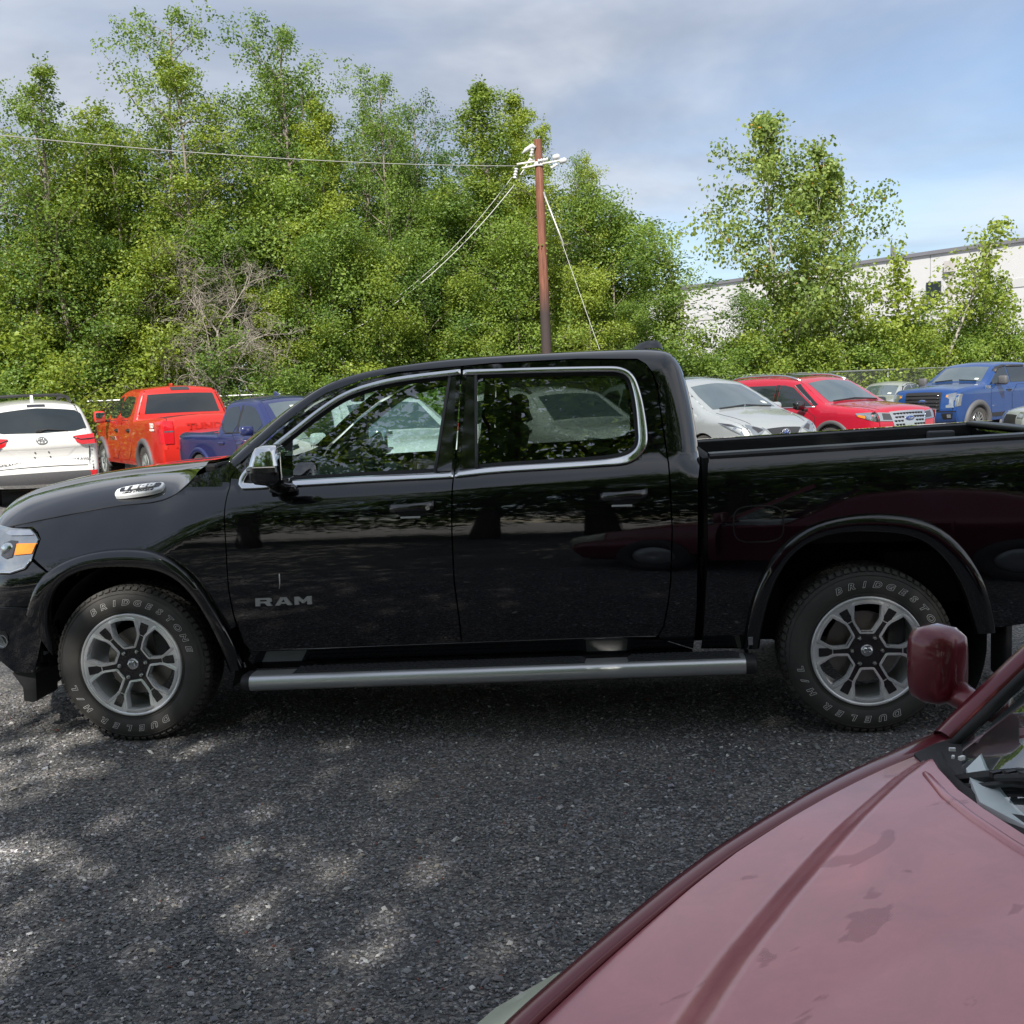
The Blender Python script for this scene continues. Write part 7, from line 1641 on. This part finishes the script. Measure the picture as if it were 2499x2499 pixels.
# ------------------------------------------------------------------ burgundy car in the right foreground
def burgundy_car():
    mt, t, o = new_mat('worn_burgundy_paint')
    p = t.nodes.new('ShaderNodeBsdfPrincipled'); t.links.new(p.outputs[0], o.inputs[0])
    tcn = t.nodes.new('ShaderNodeTexCoord')
    def nz(sc, det=5, ro=.55, stretch=None):
        n = t.nodes.new('ShaderNodeTexNoise'); n.inputs['Scale'].default_value = sc; n.inputs['Detail'].default_value = det; n.inputs['Roughness'].default_value = ro; n.inputs['Distortion'].default_value = .4
        if stretch:
            mp = t.nodes.new('ShaderNodeMapping'); mp.inputs['Scale'].default_value = stretch; mp.inputs['Rotation'].default_value = (0, 0, .55); t.links.new(tcn.outputs['Object'], mp.inputs[0]); t.links.new(mp.outputs[0], n.inputs['Vector'])
        else: t.links.new(tcn.outputs['Object'], n.inputs['Vector'])
        return n.outputs[0]
    def rng_(v, a, b, lo, hi):
        m_ = t.nodes.new('ShaderNodeMapRange'); m_.interpolation_type = 'SMOOTHSTEP'
        for k, x in (('From Min', a), ('From Max', b), ('To Min', lo), ('To Max', hi)): m_.inputs[k].default_value = x
        t.links.new(v, m_.inputs['Value']); return m_.outputs[0]
    peel = rng_(nz(5.0, 4, .5, (1.0, 2.3, 1.0)), .635, .655, 0, 1)
    mx = t.nodes.new('ShaderNodeMixRGB'); mx.inputs[1].default_value = (.54, .165, .19, 1); mx.inputs[2].default_value = (.38, .075, .10, 1); t.links.new(peel, mx.inputs[0])
    fade = t.nodes.new('ShaderNodeMixRGB'); fade.blend_type = 'MULTIPLY'; fade.inputs[0].default_value = 1; t.links.new(mx.outputs[0], fade.inputs[1])
    gr = t.nodes.new('ShaderNodeValToRGB'); gr.color_ramp.elements[0].color = (.82, .80, .82, 1); gr.color_ramp.elements[1].color = (1.12, 1.06, 1.06, 1); gr.color_ramp.elements[0].position = .3; gr.color_ramp.elements[1].position = .7
    t.links.new(nz(7, 8, .7), gr.inputs[0]); t.links.new(gr.outputs[0], fade.inputs[2]); t.links.new(fade.outputs[0], p.inputs['Base Color'])
    p.inputs['Metallic'].default_value = .35; p.inputs['Roughness'].default_value = .45; p.inputs['Coat Weight'].default_value = 1.0; p.inputs['Coat IOR'].default_value = 2.0
    rc = t.nodes.new('ShaderNodeMath'); rc.operation = 'ADD'; t.links.new(rng_(nz(9, 6), .35, .7, .14, .24), rc.inputs[0]); t.links.new(rng_(peel, 0, 1, 0, .12), rc.inputs[1]); t.links.new(rc.outputs[0], p.inputs['Coat Roughness'])
    M['burgundy'] = mt
    M['burgundy_clean'] = paint('burgundy_paint', (.16, .014, .026), metal=.35, rough=.38, coat_rough=.05)
    g = Vector((-.89997, -.43599, 0)).normalized(); l = Vector((-g.y, g.x, 0)); O = Vector((3.17, -2.90, 0)); VC = .76
    root = thing('burgundy_car', 'worn burgundy car in the right foreground with faded bonnet paint', 'car', tuple(O), math.atan2(g.y, g.x))
    # local frame: x forward from the screen pillar foot, y across towards the far side of the car
    def H(u, v):
        vv = np.minimum(v, 2 * VC - v); return .915 - .085 * u - .10 * np.maximum(u, 0) ** 2 + .055 * (1 - np.clip((VC - vv) / VC, 0, 1.3) ** 2.2)
    def Hw(u, v):
        vv = np.minimum(v, 2 * VC - v); ub = -.10 + .36 * (1 - np.clip((VC - vv) / VC, 0, 1.25) ** 2); return .945 + .64 * (ub - u)
    cL = np.array([(1.6, .86), (.935, .48), (.783, .387), (.626, .304), (.417, .194), (.225, .103), (.10, .05), (-.1, -.02)]); cR = np.array([(1.6, 1.0), (.904, .575), (.758, .475), (.613, .390), (.388, .262), (.21, .170), (.14, .14), (-.1, .12)])
    def crease(u, v):
        vv = np.minimum(v, 2 * VC - v)
        a = np.interp(u, cL[::-1, 0], cL[::-1, 1]); b = np.interp(u, cR[::-1, 0], cR[::-1, 1]); k = np.clip((vv - a) / np.maximum(.02, b - a), -1.2, 1.4)
        s = np.clip(k, 0, 1); s = s * s * (3 - 2 * s)
        return .032 * s + .006 * np.exp(-((k + .12) / .30) ** 2) * 0
    def Hb(u, v): return H(u, v) + crease(u, v) - .032 * np.clip((np.minimum(v, 2 * VC - v) - .1) / .5, 0, 1)
    def sheet(name, poly, fz, mat, sp=.05, off=0.0, flange=.02, parent=None, extra=None):
        V2, F, outs = triangulate(poly, (), sp, extra); u, v = V2[:, 0], V2[:, 1]; e = 1e-3
        gx = (fz(u + e, v) - fz(u - e, v)) / (2 * e); gy = (fz(u, v + e) - fz(u, v - e)) / (2 * e)
        n = np.stack([-gx, -gy, np.ones_like(gx)], 1); n /= np.linalg.norm(n, axis=1)[:, None]
        V = np.stack([u, v, fz(u, v) + off], 1); o_ = outs[0]; k = len(o_); b = len(V)
        td = np.roll(o_, -1, 0) - np.roll(o_, 1, 0); td /= np.linalg.norm(td, axis=1)[:, None]; on = np.stack([td[:, 1], -td[:, 0]], 1) * (1 if area2(o_) > 0 else -1)
        E = np.stack([o_[:, 0], o_[:, 1], fz(o_[:, 0], o_[:, 1]) + off], 1); r_ = min(.006, flange)
        E1 = E + np.concatenate([on * r_ * .6, np.full((k, 1), -r_ * .5)], 1); E2 = E1 + np.array([0, 0, -flange])
        nE1 = np.concatenate([on, np.full((k, 1), .35)], 1); nE2 = np.concatenate([on, np.zeros((k, 1))], 1)
        nu_ = np.array([[0, 0, 1.0]] * k) 
        V = np.vstack([V, E, E1, E2]); N_ = np.vstack([n, nu_ + on_pad(on), nE1, nE2]); N_ /= np.linalg.norm(N_, axis=1)[:, None]
        Fl = F.tolist(); ccw = area2(o_) > 0
        for i in range(k):
            j = (i + 1) % k
            for A, B in ((b, b + k), (b + k, b + 2 * k)):
                f = [A + i, B + i, B + j, A + j]; Fl.append(f if ccw else f[::-1])
        return mk(name, V, Fl, mat, parent or root, nrm=N_)
    def on_pad(on): return np.concatenate([on * .3, np.zeros((len(on), 1))], 1)
    seam = [(1.18, .40), (1.061, .331), (.939, .281), (.818, .232), (.70, .184), (.582, .140), (.462, .106), (.337, .071), (.248, .049), (.149, .027), (.063, .012)]
    rear = [(.072, .022), (.102, .085), (.157, .178), (.199, .274), (.223, .364), (.240, .464), (.255, .60), (.258, .76)]
    half = seam + rear
    bon = [(1.30, .55)] + half + [(u, 2 * VC - v) for u, v in half[::-1][1:]] + [(1.30, 2 * VC - .55), (1.36, .76)]
    cex = np.vstack([rs(cL[1:-1], 60), rs(cR[1:-1], 60), rs((cL + cR)[1:-1] / 2, 60), rs(cL[1:-1] * .75 + cR[1:-1] * .25, 60), rs(cL[1:-1] * .25 + cR[1:-1] * .75, 60)])
    sheet('bonnet', bon, Hb, 'burgundy', .035, 0, .02, extra=cex)
    # raised lip at the rear edge of the bonnet
    lp = np.array([(u + .035, v + .01) for u, v in rear[1:]]); V = []
    mb = MB(); mb.tube([(u, v, float(Hb(u, v)) - .004) for u, v in lp], [.004, .009, .011, .011, .011, .011, .011], 8); mb.build('bonnet_lip', 'burgundy', root, smooth=True)
    # fender: rolls over from the seam to the flank
    for mir in (0, 1):
        sm = rs(np.array([(1.16, .392)] + seam[1:] + [(-.02, -.010), (-.14, -.035)]), 40); tv = np.gradient(sm, axis=0); tv /= np.linalg.norm(tv, axis=1)[:, None]; ov = np.stack([-tv[:, 1], tv[:, 0]], 1)
        if ov[0, 1] > 0: ov = -ov
        prof = [(.004, -.022), (.004, -.004), (.008, .0), (.03, -.001), (.05, -.010), (.066, -.030), (.080, -.075), (.090, -.16), (.095, -.30), (.09, -.55)]
        V = []; F = []; k = len(prof)
        for i in range(40):
            grow = np.interp(sm[i, 0], [-.1, .3, .8, 1.15], [1.5, 1.15, .95, .9]); zz_ = float(H(sm[i, 0], sm[i, 1]))
            for a, b in prof:
                q = sm[i] + ov[i] * a * grow; V.append((q[0], 2 * VC - q[1] if mir else q[1], zz_ + b))
        for i in range(39):
            for c in range(k - 1): F.append((i * k + c, i * k + c + 1, (i + 1) * k + c + 1, (i + 1) * k + c))
        mb = MB(); mb.add(V, F); mb.build('front_fender', 'burgundy_clean', root, smooth=True, angle=60)
        # headlamp that wraps the corner below the fender tip
        V = []; F = []; prof = [(.045, -.006), (.105, -.022), (.140, -.060), (.150, -.13), (.13, -.21), (.03, -.24)]; k = len(prof); n_ = 16
        hl_ = rs(np.array([(1.26, .50), (1.16, .392), (1.061, .331), (.95, .286)]), n_); tv = np.gradient(hl_, axis=0); tv /= np.linalg.norm(tv, axis=1)[:, None]; ov = np.stack([-tv[:, 1], tv[:, 0]], 1)
        if ov[-1, 1] > 0: ov = -ov
        for i in range(n_):
            w = 1.0 if i < n_ - 5 else max(.62, 1 - .09 * (i - n_ + 5)); zz_ = float(H(hl_[i, 0], hl_[i, 1])) - .012
            for a, b in prof:
                q = hl_[i] + ov[i] * (a * w); V.append((q[0], 2 * VC - q[1] if mir else q[1], zz_ + b * (w if w < 1 else 1)))
        for i in range(n_ - 1):
            for c in range(k - 1): F.append((i * k + c, i * k + c + 1, (i + 1) * k + c + 1, (i + 1) * k + c))
        F += [tuple(range(k)), tuple((n_ - 1) * k + c for c in range(k))]
        mb = MB(); mb.add(V, F); mb.build('headlight', 'yellowed_lens', root, smooth=True, angle=60)
        Mi = lambda y: 2 * VC - y if mir else y
        # pillar with its rubber moulding
        po = [(.08, .107), (-.028, .098), (-.157, .074), (-.45, .06), (-.95, .17)]
        po = [(-.055, -.048), (-.14, -.026), (-.23, .0), (-.36, .04), (-.55, .10), (-.75, .17)]
        V = []; F = []; prof = [(-.036, -.05), (-.032, -.010), (-.020, .006), (.0, .011), (.018, .008), (.028, .0), (.032, -.02)]; k = len(prof)
        R_ = rs(np.array(po), 24)
        for u, v in R_:
            z = .922 + .93 * (-.06 - u)
            for a, b in prof: V.append((u + b * .35, Mi(v + a), z + b))
        for i in range(23):
            for c in range(k - 1): F.append((i * k + c, i * k + c + 1, (i + 1) * k + c + 1, (i + 1) * k + c))
        mb = MB(); mb.add(V, F); mb.build('screen_pillar', 'burgundy_clean', root, smooth=True, angle=60)
        mb = MB(); mb.tube([(u + .012, Mi(v + .046), .914 + .93 * (-.06 - u)) for u, v in R_], .013, 8); mb.build('screen_moulding', 'seal', root, smooth=True)
        # cowl corner trim
        V = [(.075, .016), (.0, -.012), (-.06, -.022), (-.085, .03), (.03, .13), (.13, .22), (.16, .175), (.11, .09)]
        mb = MB(); mb.prism([(a, Mi(b)) for a, b in V], .86, .918, plane='xy'); mb.build('cowl_trim', 'black_plastic', root)
        # mirror
        c = Vector((-.175, Mi(-.185), 1.035))
        rt = Matrix.Rotation(.25 * (1 if not mir else -1), 3, 'Z')
        mb = MB(); L = [(a_ * .48, b_ * .80, c_ * .90) for a_, b_, c_ in [(-.130, .040, .055), (-.118, .068, .080), (-.06, .090, .098), (.02, .094, .102), (.085, .086, .094), (.120, .060, .070), (.134, .024, .03)]]; n = 20; V = []; F = []
        for yy, rx, rz_ in L:
            for k_ in range(n):
                tt = 2 * math.pi * k_ / n; cc, ss = math.cos(tt), math.sin(tt)
                q = rt @ Vector((rx * np.sign(cc) * abs(cc) ** .42 * (1 if cc > 0 else .35), yy * (1 if not mir else -1) * -1, rz_ * np.sign(ss) * abs(ss) ** .50 + .012 * yy)); V.append(tuple(c + q))
        for i in range(len(L) - 1):
            for k_ in range(n): F.append((i * n + k_, i * n + (k_ + 1) % n, (i + 1) * n + (k_ + 1) % n, (i + 1) * n + k_))
        F += [tuple(range(n)), tuple((len(L) - 1) * n + k_ for k_ in range(n))]
        mb.add(V, F); m0 = mb.build('mirror', 'burgundy_clean', root, smooth=True, angle=70)
        mb = MB(); mb.tube([(c.x + .01, c.y + (.03 if not mir else -.03), c.z - .05), (c.x - .01, c.y + (.09 if not mir else -.09), c.z - .075), (c.x - .03, c.y + (.17 if not mir else -.17), c.z - .075)], [.034, .030, .034], 12); mb.build('mirror_foot', 'burgundy_clean', m0, smooth=True)
        mb = MB(); mb.box(tuple(c + rt @ Vector((-.024, 0, 0))), (.006, .09, .12), rot=rt, bev=.002); mb.build('mirror_glass', 'mirror_glass', m0)
        # flank and front wheel
        mb = MB(); mb.box((-.85, Mi(-.075), .56), (1.75, .06, .66), bev=.03); mb.build('front_door', 'burgundy_clean', root)
        mb = MB(); mb.box((.25, Mi(.14), .42), (1.1, .24, .30), bev=.05); mb.build('wheel_house', 'dark_void', root)
        for ux in (.42, -2.15):
            mb = MB(); mb.lathe([(.18, .0), (.20, -.02), (.29, -.02), (.315, .02), (.32, .09), (.315, .18), (.29, .21)], 36, (ux, Mi(-.10) if not mir else Mi(-.10) - .19, .32), 'y'); w_ = mb.build('wheel', 'tyre', root, smooth=True)
            mb = MB(); mb.lathe([(.001, .0), (.06, -.012), (.17, -.005), (.19, .03)], 30, (ux, Mi(-.10), .32), 'y'); mb.build('rim', 'silver_paint', w_, smooth=True)

    # windscreen, dash, wiper
    ws = [(.035, .11), (.08, .15), (.13, .215), (.195, .34), (.222, .43), (.25, .60), (.258, .76)]
    wl = [(-.72, .23), (-.55, .165), (-.36, .10), (-.23, .055), (-.14, .03), (-.05, .02)]
    wsp = wl + ws + [(u, 2 * VC - v) for u, v in ws[::-1][1:]] + [(u, 2 * VC - v) for u, v in wl[::-1]]
    sheet('windscreen', wsp, Hw, 'glass_pale', .08, 0, .004)
    fr = [(.035, .11), (.08, .15), (.13, .215), (.195, .34), (.222, .43), (.25, .60), (.258, .76), (.13, .76), (.12, .6), (.09, .43), (.06, .33), (.0, .22), (-.10, .12), (-.26, .11), (-.26, .075), (-.10, .055)]
    sheet('screen_frit', fr, Hw, 'seal', .06, -.004, .002)
    mb = MB(); mb.prism([(.10, .19), (.20, .33), (.24, .76), (.20, 1.19), (.10, 1.33), (-.50, 1.40), (-.50, .12), (-.05, .10)], .84, .945, plane='xy'); mb.build('dashboard', 'dash_pale', root)
    cw = [(.06, .03), (.10, .085), (.157, .178), (.199, .274), (.223, .364), (.240, .464), (.258, .76)]
    mb = MB(); V = []; F = []
    for u, v in cw + [(u, 2 * VC - v) for u, v in cw[::-1][1:]]: V += [(u + .012, v - .004, float(H(u, v)) - .035), (u - .03, v + .012, float(H(u, v)) + .010), (u - .06, v + .02, float(Hw(u - .06, v)) - .006)]
    for i in range(len(V) // 3 - 1): F += [(3 * i, 3 * i + 1, 3 * i + 4, 3 * i + 3), (3 * i + 1, 3 * i + 2, 3 * i + 5, 3 * i + 4)]
    mb.add(V, F); mb.build('cowl', 'black_plastic', root)
    wp = [(.115, .155), (.120, .20), (.122, .25), (.120, .33), (.125, .41), (.135, .52), (.14, .68)]
    mb = MB(); P = [(u - .004, v, float(Hw(u, v)) + .022) for u, v in wp]; mb.tube(P, [.006, .010, .012, .012, .012, .011, .010], 6)
    P = [(u + .012, v + .005, float(Hw(u, v)) + .008) for u, v in wp]; mb.tube(P, .006, 5)
    P = [(u + .022, v + .06, float(Hw(u + .02, v + .06)) + .034) for u, v in wp[2:]]; mb.tube(P, [.006, .009, .010, .011, .012], 6)
    for i in range(9): 
        v = .30 + i * .035; u = float(np.interp(v, [a[1] for a in wp], [a[0] for a in wp])); mb.box((u + .010, v, float(Hw(u, v)) + .026), (.03, .009, .010))
    mb.build('wiper', 'black_plastic', root, smooth=False)
    # fallen bits: a few dry specks on the cowl and bonnet
    for u, v, s in ((.065, .115, .006), (.095, .15, .005), (.085, .162, .007)):
        mb = MB(); mb.box((u, v, .955), (s * 2, s, s), rot=Matrix.Rotation(u * 40, 3, 'Z')); mb.build('cowl_speck', 'letter_white', root)
    # the rest of the body behind the windscreen pillar and under the bonnet
    pr = [(1.20, .22), (1.28, .35), (1.26, .52), (1.1, .60), (.2, .66), (-.35, .72), (-.62, .95), (-.95, 1.33), (-1.25, 1.40), (-1.8, 1.38), (-2.4, 1.05), (-3.0, .98), (-3.15, .7), (-3.05, .3)]
    ox = -.93

    c2 = Car('burgundy_hull', '', '', (0, 0, 0), 0, [(a - ox, b) for a, b in pr], .84, .93, .40, 'burgundy_clean', [], .22, plan=.2, xa=.8)
    for ch in list(c2.root.children): ch.parent = root; ch.location = (ox, VC, 0)
    bpy.data.objects.remove(c2.root)
M['yellowed_lens'] = principled('yellowed_headlight', (.62, .64, .50), rough=.22, coat=.6, noise_scale=14, noise_amt=.18)
M['glass_pale'] = glass_mat('glass_pale_tint', (.88, .95, .94), 0.0, 3.0)
M['dash_pale'] = principled('dashboard_pale', (.72, .78, .78), rough=.6, noise_scale=6, noise_amt=.2)  # pale colour stands in for the sky reflected in the windscreen

burgundy_car()

# ------------------------------------------------------------------ two more cars of the facing row, seen only through the black truck's windows
def copy_tree(o, parent=None):
    c = o.copy(); COL.objects.link(c); c.parent = parent
    for ch in o.children: copy_tree(ch, c)
    return c
for (x, y), lb in (((1.46, 13.6), "white suv beside the silver minivan, seen through the black pickup's tinted rear window"), ((-1.2, 11.2), "white suv seen through the black pickup's front side window")):
    w2 = copy_tree(CARS['white_suv'].root); w2['label'] = lb; w2.scale = (1, 1, 1)
    w2.location = (x, y, 0); w2.rotation_euler = (0, 0, R(-57.9))
